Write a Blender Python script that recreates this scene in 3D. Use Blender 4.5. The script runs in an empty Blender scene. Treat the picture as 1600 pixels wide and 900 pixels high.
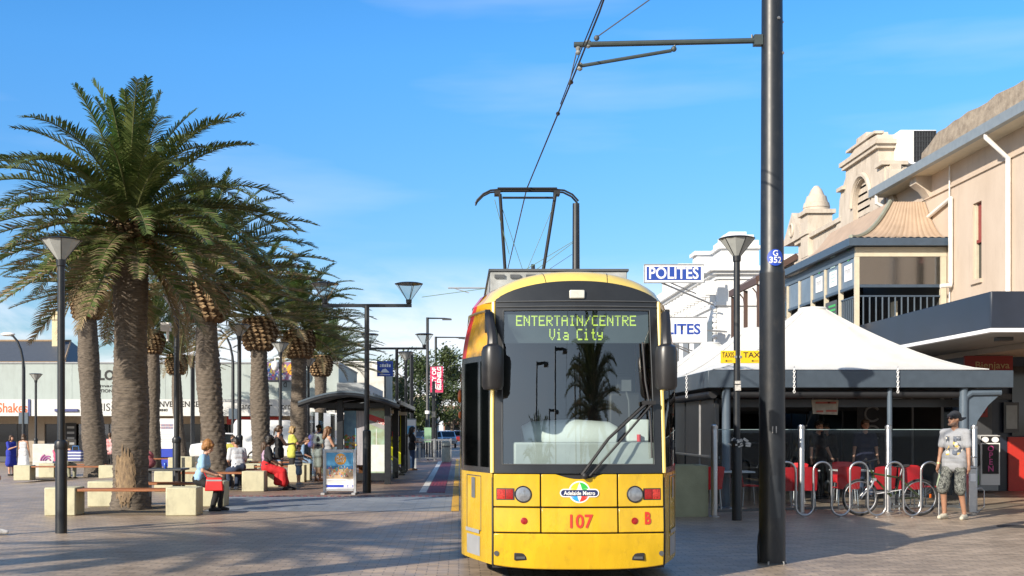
import bpy, bmesh, math, random
from mathutils import Vector, Matrix, Quaternion
from mathutils import noise as mnoise
from mathutils.bvhtree import BVHTree
R = math.radians
PI = math.pi
scene = bpy.context.scene
COL = scene.collection
random.seed(7)

# ------------------------------------------------------------------ camera
CAM_Z, F, VX, HY = 1.6, 1850.0, 717.0, 670.0        # eye height, focal length in photo pixels, vanishing point
cam_d = bpy.data.cameras.new('camera')
cam = bpy.data.objects.new('camera', cam_d)
COL.objects.link(cam)
cam.location = (0, 0, CAM_Z)
cam.rotation_euler = (R(90), 0, 0)
cam_d.sensor_width = 36.0
cam_d.lens = 36.0 * F / 1600.0
cam_d.shift_x = (800 - VX) / 1600.0
cam_d.shift_y = (HY - 450) / 1600.0
cam_d.clip_start = 0.1
cam_d.clip_end = 3000
scene.camera = cam

# ------------------------------------------------------------------ sky and sun
SUN_EL, SUN_AZ = 25.0, 44.0                         # light travels SUN_AZ degrees right of straight ahead
world = bpy.data.worlds.new('World')
scene.world = world
world.use_nodes = True
wn, wl = world.node_tree.nodes, world.node_tree.links
wn.clear()
w_out = wn.new('ShaderNodeOutputWorld')
w_bg = wn.new('ShaderNodeBackground')
w_bg.inputs['Strength'].default_value = 0.085
w_sky = wn.new('ShaderNodeTexSky')
w_sky.sky_type = 'NISHITA'
w_sky.sun_disc = False
w_sky.sun_elevation = R(SUN_EL)
w_sky.sun_rotation = R(180 + SUN_AZ)
w_sky.altitude = 0
w_sky.air_density = 1.0
w_sky.dust_density = 0.25
w_sky.ozone_density = 2.2
w_hsv = wn.new('ShaderNodeHueSaturation')
w_hsv.inputs['Hue'].default_value = 0.493
w_hsv.inputs['Saturation'].default_value = 1.42
w_hsv.inputs['Value'].default_value = 1.62
wl.new(w_sky.outputs[0], w_hsv.inputs['Color'])
# thin clouds low over the horizon, in direction space
w_tc = wn.new('ShaderNodeTexCoord')
w_sep = wn.new('ShaderNodeSeparateXYZ')
wl.new(w_tc.outputs['Generated'], w_sep.inputs[0])
w_map = wn.new('ShaderNodeMapping')
w_map.inputs['Scale'].default_value = (5.0, 5.0, 17.0)
w_map.inputs['Location'].default_value = (0.4, 0.0, 0.3)
wl.new(w_tc.outputs['Generated'], w_map.inputs[0])
w_noise = wn.new('ShaderNodeTexNoise')
w_noise.inputs['Scale'].default_value = 1.0
w_noise.inputs['Detail'].default_value = 7.0
w_noise.inputs['Roughness'].default_value = 0.58
w_noise.inputs['Distortion'].default_value = 0.6
wl.new(w_map.outputs[0], w_noise.inputs['Vector'])
w_r1 = wn.new('ShaderNodeMapRange')
w_r1.inputs['From Min'].default_value = 0.36
w_r1.inputs['From Max'].default_value = 0.54
wl.new(w_noise.outputs['Fac'], w_r1.inputs['Value'])
w_r2 = wn.new('ShaderNodeMapRange')
w_r2.inputs['From Min'].default_value = 0.145
w_r2.inputs['From Max'].default_value = 0.07
wl.new(w_sep.outputs['Z'], w_r2.inputs['Value'])
w_mul = wn.new('ShaderNodeMath'); w_mul.operation = 'MULTIPLY'
wl.new(w_r1.outputs[0], w_mul.inputs[0]); wl.new(w_r2.outputs[0], w_mul.inputs[1])
# faint high wisps
w_map2 = wn.new('ShaderNodeMapping')
w_map2.inputs['Scale'].default_value = (2.2, 3.0, 15.0)
wl.new(w_tc.outputs['Generated'], w_map2.inputs[0])
w_n2 = wn.new('ShaderNodeTexNoise')
w_n2.inputs['Scale'].default_value = 1.0; w_n2.inputs['Detail'].default_value = 5.0
wl.new(w_map2.outputs[0], w_n2.inputs['Vector'])
w_r3 = wn.new('ShaderNodeMapRange')
w_r3.inputs['From Min'].default_value = 0.5; w_r3.inputs['From Max'].default_value = 0.75
w_r3.inputs['To Max'].default_value = 0.22
wl.new(w_n2.outputs['Fac'], w_r3.inputs['Value'])
w_max = wn.new('ShaderNodeMath'); w_max.operation = 'MAXIMUM'
w_mulb = wn.new('ShaderNodeMath'); w_mulb.operation = 'MULTIPLY'; w_mulb.inputs[1].default_value = 0.85
wl.new(w_mul.outputs[0], w_mulb.inputs[0])
wl.new(w_mulb.outputs[0], w_max.inputs[0]); wl.new(w_r3.outputs[0], w_max.inputs[1])
w_mix = wn.new('ShaderNodeMix'); w_mix.data_type = 'RGBA'
w_mix.inputs[7].default_value = (9.4, 9.6, 10.2, 1)
w_r4 = wn.new('ShaderNodeMapRange')
w_r4.inputs['From Min'].default_value = 0.0; w_r4.inputs['From Max'].default_value = 0.30
w_r4.inputs['To Min'].default_value = 0.5; w_r4.inputs['To Max'].default_value = 1.0
wl.new(w_sep.outputs['Z'], w_r4.inputs['Value'])
w_sc = wn.new('ShaderNodeVectorMath'); w_sc.operation = 'SCALE'
w_tint = wn.new('ShaderNodeVectorMath'); w_tint.operation = 'MULTIPLY'
w_tint.inputs[1].default_value = (0.86, 0.97, 1.24)
w_ry = wn.new('ShaderNodeMapRange')                  # the sky pales towards the sun, behind the viewer
w_ry.inputs['From Min'].default_value = -0.5; w_ry.inputs['From Max'].default_value = 0.45
wl.new(w_sep.outputs['Y'], w_ry.inputs['Value'])
w_sa = wn.new('ShaderNodeMapRange')
w_sa.inputs['To Min'].default_value = 0.72; w_sa.inputs['To Max'].default_value = 1.34
wl.new(w_ry.outputs[0], w_sa.inputs['Value']); wl.new(w_sa.outputs[0], w_hsv.inputs['Saturation'])
w_tm = wn.new('ShaderNodeMix'); w_tm.data_type = 'RGBA'
w_tm.inputs[6].default_value = (1, 1, 1, 1); w_tm.inputs[7].default_value = (0.88, 0.97, 1.18, 1)
wl.new(w_ry.outputs[0], w_tm.inputs[0]); wl.new(w_tm.outputs[2], w_tint.inputs[1])
wl.new(w_hsv.outputs[0], w_tint.inputs[0])
wl.new(w_tint.outputs[0], w_sc.inputs[0]); wl.new(w_r4.outputs[0], w_sc.inputs['Scale'])
wl.new(w_max.outputs[0], w_mix.inputs[0]); wl.new(w_sc.outputs[0], w_mix.inputs[6])
wl.new(w_mix.outputs[2], w_bg.inputs['Color'])
wl.new(w_bg.outputs[0], w_out.inputs['Surface'])

sun_d = bpy.data.lights.new('sun', 'SUN')
sun_d.energy = 5.0
sun_d.angle = R(0.53)
sun_d.color = (1.0, 0.9, 0.76)
sun = bpy.data.objects.new('sun', sun_d)
COL.objects.link(sun)
SUNV = Vector((math.sin(R(SUN_AZ)) * math.cos(R(SUN_EL)), math.cos(R(SUN_AZ)) * math.cos(R(SUN_EL)), -math.sin(R(SUN_EL))))
sun.rotation_euler = SUNV.to_track_quat('-Z', 'Y').to_euler()
sun.location = (-20, -20, 30)

vs = scene.view_settings
vs.view_transform = 'Standard'
vs.look = 'None'
vs.exposure = 0.5
vs.gamma = 1.0
vs.use_curve_mapping = False
scene.cycles.max_bounces = 8
scene.cycles.transparent_max_bounces = 16
scene.cycles.caustics_reflective = False
scene.cycles.caustics_refractive = False

# ------------------------------------------------------------------ helpers: where things stand
def PX(px, d):
    return (px - VX) / F * d
def PZ(py, d):
    return CAM_Z - (py - HY) / F * d
def sstep(a, b, x):
    t = min(1, max(0, (x - a) / (b - a)))
    return t * t * (3 - 2 * t)
def gz(x, y):                                       # the square falls slightly towards the left
    return -0.28 * sstep(10.0, 16.0, -x) * sstep(24, 36, y)

# ------------------------------------------------------------------ materials
MATS = {}
def nd(nt, t, **kw):
    n = nt.nodes.new(t)
    for k, v in kw.items():
        n.inputs[k.replace('_', ' ')].default_value = v
    return n
def mat(name, col, rough=0.6, metal=0.0, var=0.12, scale=6.0, bump=0.0, bscale=40.0, stretch=(1, 1, 1), col2=None,
        spec=0.5, coat=0.0, trans=0.0, emit=None, estr=0.0, alpha=1.0):
    if name in MATS:
        return MATS[name]
    m = bpy.data.materials.new(name)
    m.use_nodes = True
    nt = m.node_tree
    b = nt.nodes['Principled BSDF']
    b.inputs['Roughness'].default_value = rough
    b.inputs['Metallic'].default_value = metal
    b.inputs['Specular IOR Level'].default_value = spec
    if coat:
        b.inputs['Coat Weight'].default_value = coat
        b.inputs['Coat Roughness'].default_value = 0.06
    tc = nt.nodes.new('ShaderNodeTexCoord')
    mp = nt.nodes.new('ShaderNodeMapping')
    mp.inputs['Scale'].default_value = stretch
    nt.links.new(tc.outputs['Object'], mp.inputs[0])
    if var > 0 or col2:
        n = nd(nt, 'ShaderNodeTexNoise', Scale=scale, Detail=6.0, Roughness=0.6)
        nt.links.new(mp.outputs[0], n.inputs['Vector'])
        mr = nd(nt, 'ShaderNodeMapRange', From_Min=0.3, From_Max=0.7)
        nt.links.new(n.outputs['Fac'], mr.inputs['Value'])
        mx = nt.nodes.new('ShaderNodeMix'); mx.data_type = 'RGBA'
        if col2:
            mx.inputs[6].default_value = (*col2, 1); mx.inputs[7].default_value = (*col, 1)
        else:
            mx.inputs[6].default_value = (*[c * (1 - var) for c in col], 1)
            mx.inputs[7].default_value = (*[min(1, c * (1 + var)) for c in col], 1)
        nt.links.new(mr.outputs[0], mx.inputs[0])
        nt.links.new(mx.outputs[2], b.inputs['Base Color'])
        rr = nd(nt, 'ShaderNodeMapRange', To_Min=max(0.02, rough * 0.85), To_Max=min(1, rough * 1.15))
        nt.links.new(n.outputs['Fac'], rr.inputs['Value'])
        nt.links.new(rr.outputs[0], b.inputs['Roughness'])
    else:
        b.inputs['Base Color'].default_value = (*col, 1)
    if bump > 0:
        n2 = nd(nt, 'ShaderNodeTexNoise', Scale=bscale, Detail=5.0)
        nt.links.new(mp.outputs[0], n2.inputs['Vector'])
        bp = nd(nt, 'ShaderNodeBump', Strength=bump, Distance=0.02)
        nt.links.new(n2.outputs['Fac'], bp.inputs['Height'])
        nt.links.new(bp.outputs[0], b.inputs['Normal'])
    if trans:
        b.inputs['Transmission Weight'].default_value = trans
    if emit:
        b.inputs['Emission Color'].default_value = (*emit, 1)
        b.inputs['Emission Strength'].default_value = estr
    MATS[name] = m
    return m
def grime(m, amt=0.5, dirt=(0.10, 0.08, 0.055), scale=5.0, lo=0.52, hi=0.72, stretch=(1, 1, 0.5)):
    """weathering that belongs to the surface: patchy dirt and fine specks"""
    nt = m.node_tree
    b = nt.nodes['Principled BSDF']
    s = b.inputs['Base Color']
    tc = nt.nodes.new('ShaderNodeTexCoord'); mp = nt.nodes.new('ShaderNodeMapping'); mp.inputs['Scale'].default_value = stretch
    nt.links.new(tc.outputs['Object'], mp.inputs[0])
    n = nd(nt, 'ShaderNodeTexNoise', Scale=scale, Detail=9.0, Roughness=0.72)
    nt.links.new(mp.outputs[0], n.inputs['Vector'])
    r = nd(nt, 'ShaderNodeMapRange', From_Min=lo, From_Max=hi, To_Max=amt)
    nt.links.new(n.outputs['Fac'], r.inputs['Value'])
    mx = nt.nodes.new('ShaderNodeMix'); mx.data_type = 'RGBA'
    if s.is_linked:
        nt.links.new(s.links[0].from_socket, mx.inputs[6])
    else:
        mx.inputs[6].default_value = s.default_value
    mx.inputs[7].default_value = (*dirt, 1)
    nt.links.new(r.outputs[0], mx.inputs[0]); nt.links.new(mx.outputs[2], s)
    return m
def glass(name, tint, refl=0.12, rough=0.0, gcol=(1, 1, 1)):
    if name in MATS:
        return MATS[name]
    m = bpy.data.materials.new(name)
    m.use_nodes = True
    nt = m.node_tree
    nt.nodes.clear()
    o = nt.nodes.new('ShaderNodeOutputMaterial')
    t = nt.nodes.new('ShaderNodeBsdfTransparent'); t.inputs[0].default_value = (*tint, 1)
    g = nt.nodes.new('ShaderNodeBsdfGlossy'); g.inputs['Roughness'].default_value = rough
    g.inputs[0].default_value = (*gcol, 1)
    lw = nd(nt, 'ShaderNodeFresnel', IOR=1.5)
    mr = nd(nt, 'ShaderNodeMapRange', To_Min=refl, To_Max=1.0)
    mx = nt.nodes.new('ShaderNodeMixShader')
    ge = nt.nodes.new('ShaderNodeNewGeometry')       # only the outer face mirrors
    iv = nd(nt, 'ShaderNodeMath'); iv.operation = 'SUBTRACT'; iv.inputs[0].default_value = 1.0
    nt.links.new(ge.outputs['Backfacing'], iv.inputs[1])
    ml_ = nt.nodes.new('ShaderNodeMath'); ml_.operation = 'MULTIPLY'
    nt.links.new(lw.outputs['Fac'], mr.inputs['Value'])
    nt.links.new(mr.outputs[0], ml_.inputs[0]); nt.links.new(iv.outputs[0], ml_.inputs[1])
    nt.links.new(ml_.outputs[0], mx.inputs[0])
    nt.links.new(t.outputs[0], mx.inputs[1]); nt.links.new(g.outputs[0], mx.inputs[2])
    nt.links.new(mx.outputs[0], o.inputs[0])
    MATS[name] = m
    return m
def leafmat(name, c1, c2, rough=0.5, scale=1.5, transl=0.25):
    if name in MATS:
        return MATS[name]
    m = bpy.data.materials.new(name)
    m.use_nodes = True
    nt = m.node_tree
    b = nt.nodes['Principled BSDF']
    b.inputs['Roughness'].default_value = rough
    o = nt.nodes['Material Output']
    tc = nt.nodes.new('ShaderNodeTexCoord')
    n = nd(nt, 'ShaderNodeTexNoise', Scale=scale, Detail=3.0)
    nt.links.new(tc.outputs['Object'], n.inputs['Vector'])
    mr = nd(nt, 'ShaderNodeMapRange', From_Min=0.35, From_Max=0.65)
    nt.links.new(n.outputs['Fac'], mr.inputs['Value'])
    mx = nt.nodes.new('ShaderNodeMix'); mx.data_type = 'RGBA'
    mx.inputs[6].default_value = (*c1, 1); mx.inputs[7].default_value = (*c2, 1)
    nt.links.new(mr.outputs[0], mx.inputs[0])
    nt.links.new(mx.outputs[2], b.inputs['Base Color'])
    t = nt.nodes.new('ShaderNodeBsdfTranslucent')
    nt.links.new(mx.outputs[2], t.inputs[0])
    ms = nt.nodes.new('ShaderNodeMixShader'); ms.inputs[0].default_value = transl
    nt.links.new(b.outputs[0], ms.inputs[1]); nt.links.new(t.outputs[0], ms.inputs[2])
    nt.links.new(ms.outputs[0], o.inputs[0])
    MATS[name] = m
    return m

# ------------------------------------------------------------------ mesh builder
class MB:
    def __init__(s):
        s.v, s.f, s.m = [], [], []
    def add(s, vs, fs, mi=0):
        o = len(s.v)
        s.v.extend([tuple(p) for p in vs])
        for f in fs:
            s.f.append([i + o for i in f]); s.m.append(mi)
        return s
    def box(s, x0, x1, y0, y1, z0, z1, mi=0):
        return s.add([(x0, y0, z0), (x1, y0, z0), (x1, y1, z0), (x0, y1, z0), (x0, y0, z1), (x1, y0, z1), (x1, y1, z1), (x0, y1, z1)],
                     [(0, 3, 2, 1), (4, 5, 6, 7), (0, 1, 5, 4), (1, 2, 6, 5), (2, 3, 7, 6), (3, 0, 4, 7)], mi)
    def obox(s, c, half, M=None, mi=0):
        vs = []
        for dz in (-1, 1):
            for dx, dy in ((-1, -1), (1, -1), (1, 1), (-1, 1)):
                p = Vector((dx * half[0], dy * half[1], dz * half[2]))
                if M is not None:
                    p = M @ p
                vs.append(Vector(c) + p)
        return s.add(vs, [(0, 3, 2, 1), (4, 5, 6, 7), (0, 1, 5, 4), (1, 2, 6, 5), (2, 3, 7, 6), (3, 0, 4, 7)], mi)
    def bar(s, p0, p1, w, h, mi=0, up=(0, 0, 1)):
        p0, p1 = Vector(p0), Vector(p1)
        d = (p1 - p0)
        L = d.length
        d.normalize()
        u = Vector(up)
        if abs(d.dot(u)) > 0.98:
            u = Vector((0, 1, 0))
        x = d.cross(u).normalized(); z = x.cross(d).normalized()
        M = Matrix((x, d, z)).transposed()
        return s.obox((p0 + p1) / 2, (w / 2, L / 2, h / 2), M, mi)
    def tube(s, pts, r, n=8, mi=0, cap=True, closed=False):
        pts = [Vector(p) for p in pts]
        k = len(pts)
        rs = r if isinstance(r, (list, tuple)) else [r] * k
        prev = None
        rings = []
        for i, p in enumerate(pts):
            if closed:
                d = pts[(i + 1) % k] - pts[i - 1]
            else:
                d = pts[min(i + 1, k - 1)] - pts[max(i - 1, 0)]
            d.normalize()
            if prev is None:
                u = Vector((0, 0, 1)) if abs(d.z) < 0.9 else Vector((1, 0, 0))
                x = d.cross(u).normalized()
            else:
                x = (prev - d * prev.dot(d))
                x = x.normalized() if x.length > 1e-6 else d.cross(Vector((0, 0, 1))).normalized()
            prev = x
            y = d.cross(x)
            rings.append([p + (x * math.cos(2 * PI * j / n) + y * math.sin(2 * PI * j / n)) * rs[i] for j in range(n)])
        vs = [q for rg in rings for q in rg]
        fs = []
        for i in range(k if closed else k - 1):
            a, b = i * n, ((i + 1) % k) * n
            for j in range(n):
                fs.append((a + j, a + (j + 1) % n, b + (j + 1) % n, b + j))
        if cap and not closed:
            fs.append(tuple(reversed(range(n)))); fs.append(tuple((k - 1) * n + j for j in range(n)))
        return s.add(vs, fs, mi)
    def cyl(s, p0, p1, r0, r1=None, n=12, mi=0, cap=True):
        return s.tube([p0, p1], [r0, r0 if r1 is None else r1], n, mi, cap)
    def lathe(s, prof, c=(0, 0, 0), n=16, mi=0, rot=0.0):
        vs, fs = [], []
        for r, z in prof:
            for j in range(n):
                a = 2 * PI * j / n + rot
                vs.append((c[0] + r * math.cos(a), c[1] + r * math.sin(a), c[2] + z))
        k = len(prof)
        for i in range(k - 1):
            for j in range(n):
                fs.append((i * n + j, i * n + (j + 1) % n, (i + 1) * n + (j + 1) % n, (i + 1) * n + j))
        fs.append(tuple(reversed(range(n)))); fs.append(tuple((k - 1) * n + j for j in range(n)))
        return s.add(vs, fs, mi)
    def ball(s, c, r, n=10, mi=0, M=None):
        rx, ry, rz = r if isinstance(r, (list, tuple)) else (r, r, r)
        vs, fs = [], []
        k = max(4, n // 2)
        for i in range(k + 1):
            t = PI * i / k
            for j in range(n):
                a = 2 * PI * j / n
                st = max(math.sin(t), 0.02)
                p = Vector((rx * st * math.cos(a), ry * st * math.sin(a), -rz * math.cos(t)))
                if M is not None:
                    p = M @ p
                vs.append(Vector(c) + p)
        for i in range(k):
            for j in range(n):
                fs.append((i * n + j, i * n + (j + 1) % n, (i + 1) * n + (j + 1) % n, (i + 1) * n + j))
        fs.append(tuple(reversed(range(n)))); fs.append(tuple(k * n + j for j in range(n)))
        return s.add(vs, fs, mi)
    def capsule(s, p0, p1, r0, r1, n=12, mi=0):
        p0, p1 = Vector(p0), Vector(p1)
        d = p1 - p0
        L = max(d.length, 1e-4)
        d = d / L if d.length > 1e-4 else Vector((0, 0, 1))
        pts, rs = [], []
        for a in (88, 65, 40, 15):
            pts.append(p0 - d * r0 * math.sin(R(a))); rs.append(r0 * math.cos(R(a)))
        for a in (15, 40, 65, 88):
            pts.append(p1 + d * r1 * math.sin(R(a))); rs.append(r1 * math.cos(R(a)))
        # the tube needs strictly advancing centres
        return s.tube(pts, rs, n, mi)
    def prism(s, poly, fn0, fn1, mi=0):
        """poly: list of 2-D points, fn0 / fn1 map a 2-D point to the front and back 3-D point"""
        n = len(poly)
        vs = [fn0(*p) for p in poly] + [fn1(*p) for p in poly]
        fs = [tuple(range(n)), tuple(reversed(range(n, 2 * n)))]
        for i in range(n):
            j = (i + 1) % n
            fs.append((j, i, n + i, n + j))
        return s.add(vs, fs, mi)
    def slab(s, poly, y0, y1, mi=0):                 # outline in x,z extruded in y
        return s.prism(poly, lambda x, z: (x, y0, z), lambda x, z: (x, y1, z), mi)
    def sheet(s, poly, z, mi=0):
        return s.add([(x, y, z) for x, y in poly], [tuple(range(len(poly)))], mi)
    def build(s, name, m, parent=None, loc=None, smooth=35, bevel=0.0, fix=True):
        me = bpy.data.meshes.new(name)
        me.from_pydata(s.v, [], s.f)
        ms = m if isinstance(m, (list, tuple)) else [m]
        for q in ms:
            me.materials.append(q)
        if len(ms) > 1:
            me.polygons.foreach_set('material_index', s.m)
        if fix and len(s.f) < 60000:
            bm = bmesh.new(); bm.from_mesh(me)
            bmesh.ops.recalc_face_normals(bm, faces=bm.faces)
            bm.to_mesh(me); bm.free()
        if smooth:
            me.shade_smooth()
            me.set_sharp_from_angle(angle=R(smooth))
        me.update()
        o = bpy.data.objects.new(name, me)
        COL.objects.link(o)
        if parent is not None:
            o.parent = parent
        if loc is not None:
            o.location = loc
        if bevel:
            bv = o.modifiers.new('bevel', 'BEVEL')
            bv.width = bevel; bv.segments = 2; bv.limit_method = 'ANGLE'; bv.angle_limit = R(40)
        return o

def tag(o, label=None, cat=None, group=None, kind=None):
    if label: o['label'] = label
    if cat: o['category'] = cat
    if group: o['group'] = group
    if kind: o['kind'] = kind
    return o
def thing(name, label, cat, loc=(0, 0, 0), rz=0.0, group=None):
    o = bpy.data.objects.new(name, None)
    o.empty_display_size = 0.2
    COL.objects.link(o)
    o.location = loc
    o.rotation_euler = (0, 0, rz)
    return tag(o, label, cat, group)
def dup(root, loc, rz=0.0, label=None, group=None, sc=None):
    def cp(o, p):
        c = o.copy(); COL.objects.link(c); c.parent = p
        for ch in list(o.children):
            cp(ch, c)
        return c
    kids = list(root.children)
    r = root.copy(); COL.objects.link(r)
    r.location = loc; r.rotation_euler = (0, 0, rz)
    if label: r['label'] = label
    if group: r['group'] = group
    if sc: r.scale = (sc, sc, sc) if not isinstance(sc, (tuple, list)) else sc
    for ch in kids:
        cp(ch, r)
    return r
def text(s, size, m, name, parent, loc, rot=(PI / 2, 0, 0), align='CENTER', bold=0.0, extrude=0.0, sx=1.0, fit=None, fn=None, sub=0):
    cu = bpy.data.curves.new('writing', 'FONT')
    cu.body = s; cu.size = size; cu.align_x = align; cu.align_y = 'CENTER'
    cu.offset = bold; cu.extrude = extrude; cu.resolution_u = 3
    tmp = bpy.data.objects.new('writing', cu)
    COL.objects.link(tmp)
    dg = bpy.context.evaluated_depsgraph_get()
    me = bpy.data.meshes.new_from_object(tmp.evaluated_get(dg))
    bpy.data.objects.remove(tmp)
    bpy.data.curves.remove(cu)
    me.materials.clear(); me.materials.append(m)
    if fit and len(me.vertices):
        xs = [v.co.x for v in me.vertices]
        w = max(xs) - min(xs)
        sx = fit / w
    for v in me.vertices:
        v.co.x *= sx
    if sub:
        bm = bmesh.new(); bm.from_mesh(me)
        bmesh.ops.triangulate(bm, faces=bm.faces)
        bmesh.ops.subdivide_edges(bm, edges=bm.edges, cuts=sub)
        bm.to_mesh(me); bm.free()
    if fn:
        for v in me.vertices:
            v.co = fn(v.co.x, v.co.y)
    o = bpy.data.objects.new(name, me)
    COL.objects.link(o)
    o.parent = parent
    o.location = loc
    o.rotation_euler = rot
    return o

# shared materials
M_BLACK = mat('charcoal_paint', (0.011, 0.014, 0.019), 0.42, var=0.12, scale=9)
M_BLACKM = mat('matt_black', (0.012, 0.012, 0.014), 0.6)
M_RUBBER = mat('rubber', (0.015, 0.015, 0.016), 0.75)
M_STEEL = mat('brushed_steel', (0.42, 0.42, 0.43), 0.36, 1.0, var=0.08, scale=20)
M_GALV = mat('galvanised', (0.42, 0.43, 0.44), 0.42, 0.9, var=0.15, scale=14)
M_WHITE = mat('white_paint', (0.78, 0.78, 0.76), 0.5, var=0.05)
M_DGREY = mat('dark_grey', (0.07, 0.075, 0.08), 0.55)
M_GREY = mat('mid_grey', (0.3, 0.31, 0.32), 0.5)
M_BLUEGREY = mat('slate_paint', (0.085, 0.115, 0.15), 0.42, var=0.1)
M_WOOD = mat('jarrah_timber', (0.28, 0.10, 0.035), 0.5, var=0.35, scale=5, stretch=(1, 14, 14), bump=0.2)
M_CONC = mat('cream_concrete', (0.50, 0.475, 0.33), 0.8, var=0.1, scale=5, bump=0.25, bscale=60)
M_SIGNW = mat('sign_white', (0.8, 0.8, 0.8), 0.45, var=0.03)
M_RED = mat('red_plastic', (0.62, 0.02, 0.025), 0.35, var=0.08)
M_DARKGLASS = mat('dark_glass', (0.012, 0.015, 0.018), 0.06, var=0, spec=0.6)
grime(M_CONC, 0.45, (0.2, 0.18, 0.13), 4.0); grime(M_BLACK, 0.35, (0.06, 0.055, 0.05), 9.0)
M_TXT_BLACK = mat('black_lettering', (0.015, 0.015, 0.015), 0.5, var=0)
# ------------------------------------------------------------------ the ground
def paver_mat(name, c1, c2, mortar, bw, bh, rough=0.5, rot=0.0, big=0.25, wet=0.0, stain=0.3):
    m = bpy.data.materials.new(name)
    m.use_nodes = True
    nt = m.node_tree
    b = nt.nodes['Principled BSDF']
    tc = nt.nodes.new('ShaderNodeTexCoord')
    mp = nt.nodes.new('ShaderNodeMapping')
    mp.inputs['Rotation'].default_value = (0, 0, rot)
    nt.links.new(tc.outputs['Object'], mp.inputs[0])
    br = nd(nt, 'ShaderNodeTexBrick', Scale=1.0, Mortar_Size=0.006, Bias=0.0, Brick_Width=bw, Row_Height=bh, Mortar_Smooth=0.4)
    br.inputs['Color1'].default_value = (*c1, 1)
    br.inputs['Color2'].default_value = (*c2, 1)
    br.inputs['Mortar'].default_value = (*mortar, 1)
    nt.links.new(mp.outputs[0], br.inputs['Vector'])
    n1 = nd(nt, 'ShaderNodeTexNoise', Scale=0.35, Detail=6.0, Roughness=0.65)
    nt.links.new(tc.outputs['Object'], n1.inputs['Vector'])
    n2 = nd(nt, 'ShaderNodeTexNoise', Scale=2.7, Detail=8.0, Roughness=0.7)
    nt.links.new(tc.outputs['Object'], n2.inputs['Vector'])
    r1 = nd(nt, 'ShaderNodeMapRange', From_Min=0.3, From_Max=0.7, To_Min=1 - big, To_Max=1 + big)
    nt.links.new(n1.outputs['Fac'], r1.inputs['Value'])
    r2 = nd(nt, 'ShaderNodeMapRange', From_Min=0.3, From_Max=0.7, To_Min=1 - stain, To_Max=1 + stain * 0.7)
    nt.links.new(n2.outputs['Fac'], r2.inputs['Value'])
    mu = nt.nodes.new('ShaderNodeMath'); mu.operation = 'MULTIPLY'
    nt.links.new(r1.outputs[0], mu.inputs[0]); nt.links.new(r2.outputs[0], mu.inputs[1])
    # trodden chewing-gum spots
    vo = nd(nt, 'ShaderNodeTexVoronoi', Scale=2.2)
    nt.links.new(tc.outputs['Object'], vo.inputs['Vector'])
    r3 = nd(nt, 'ShaderNodeMapRange', From_Min=0.035, From_Max=0.06, To_Min=0.72, To_Max=1.0)
    nt.links.new(vo.outputs['Distance'], r3.inputs['Value'])
    mu2 = nt.nodes.new('ShaderNodeMath'); mu2.operation = 'MULTIPLY'
    nt.links.new(mu.outputs[0], mu2.inputs[0]); nt.links.new(r3.outputs[0], mu2.inputs[1])
    vm = nt.nodes.new('ShaderNodeVectorMath'); vm.operation = 'SCALE'
    nt.links.new(br.outputs['Color'], vm.inputs[0]); nt.links.new(mu2.outputs[0], vm.inputs['Scale'])
    nt.links.new(vm.outputs[0], b.inputs['Base Color'])
    rr = nd(nt, 'ShaderNodeMapRange', From_Min=0.3, From_Max=0.7, To_Min=rough - 0.12, To_Max=rough + 0.14)
    nt.links.new(n2.outputs['Fac'], rr.inputs['Value'])
    nt.links.new(rr.outputs[0], b.inputs['Roughness'])
    bp = nd(nt, 'ShaderNodeBump', Strength=0.55, Distance=0.004)
    inv = nd(nt, 'ShaderNodeMath'); inv.operation = 'SUBTRACT'; inv.inputs[0].default_value = 1.0
    nt.links.new(br.outputs['Fac'], inv.inputs[1])
    ad = nd(nt, 'ShaderNodeMath'); ad.operation = 'MULTIPLY_ADD'; ad.inputs[1].default_value = 0.4
    nt.links.new(n2.outputs['Fac'], ad.inputs[0]); nt.links.new(inv.outputs[0], ad.inputs[2])
    nt.links.new(ad.outputs[0], bp.inputs['Height'])
    nt.links.new(bp.outputs[0], b.inputs['Normal'])
    MATS[name] = m
    return m
M_PAVE = paver_mat('square_pavers', (0.325, 0.25, 0.18), (0.45, 0.35, 0.255), (0.13, 0.105, 0.082), 0.24, 0.12, 0.46)
M_PLAT = paver_mat('platform_pavers', (0.21, 0.14, 0.105), (0.31, 0.21, 0.155), (0.11, 0.085, 0.07), 0.24, 0.08, 0.55)
M_CROSS = paver_mat('bluestone_strip', (0.2, 0.22, 0.245), (0.25, 0.27, 0.295), (0.09, 0.095, 0.1), 0.6, 0.3, 0.5)
M_ROAD = mat('asphalt', (0.055, 0.056, 0.06), 0.85, var=0.25, scale=3, bump=0.3, bscale=120)
M_GRAVEL = mat('tree_pit_gravel', (0.2, 0.155, 0.1), 0.95, var=0.5, scale=40, bump=0.8, bscale=60)

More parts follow.
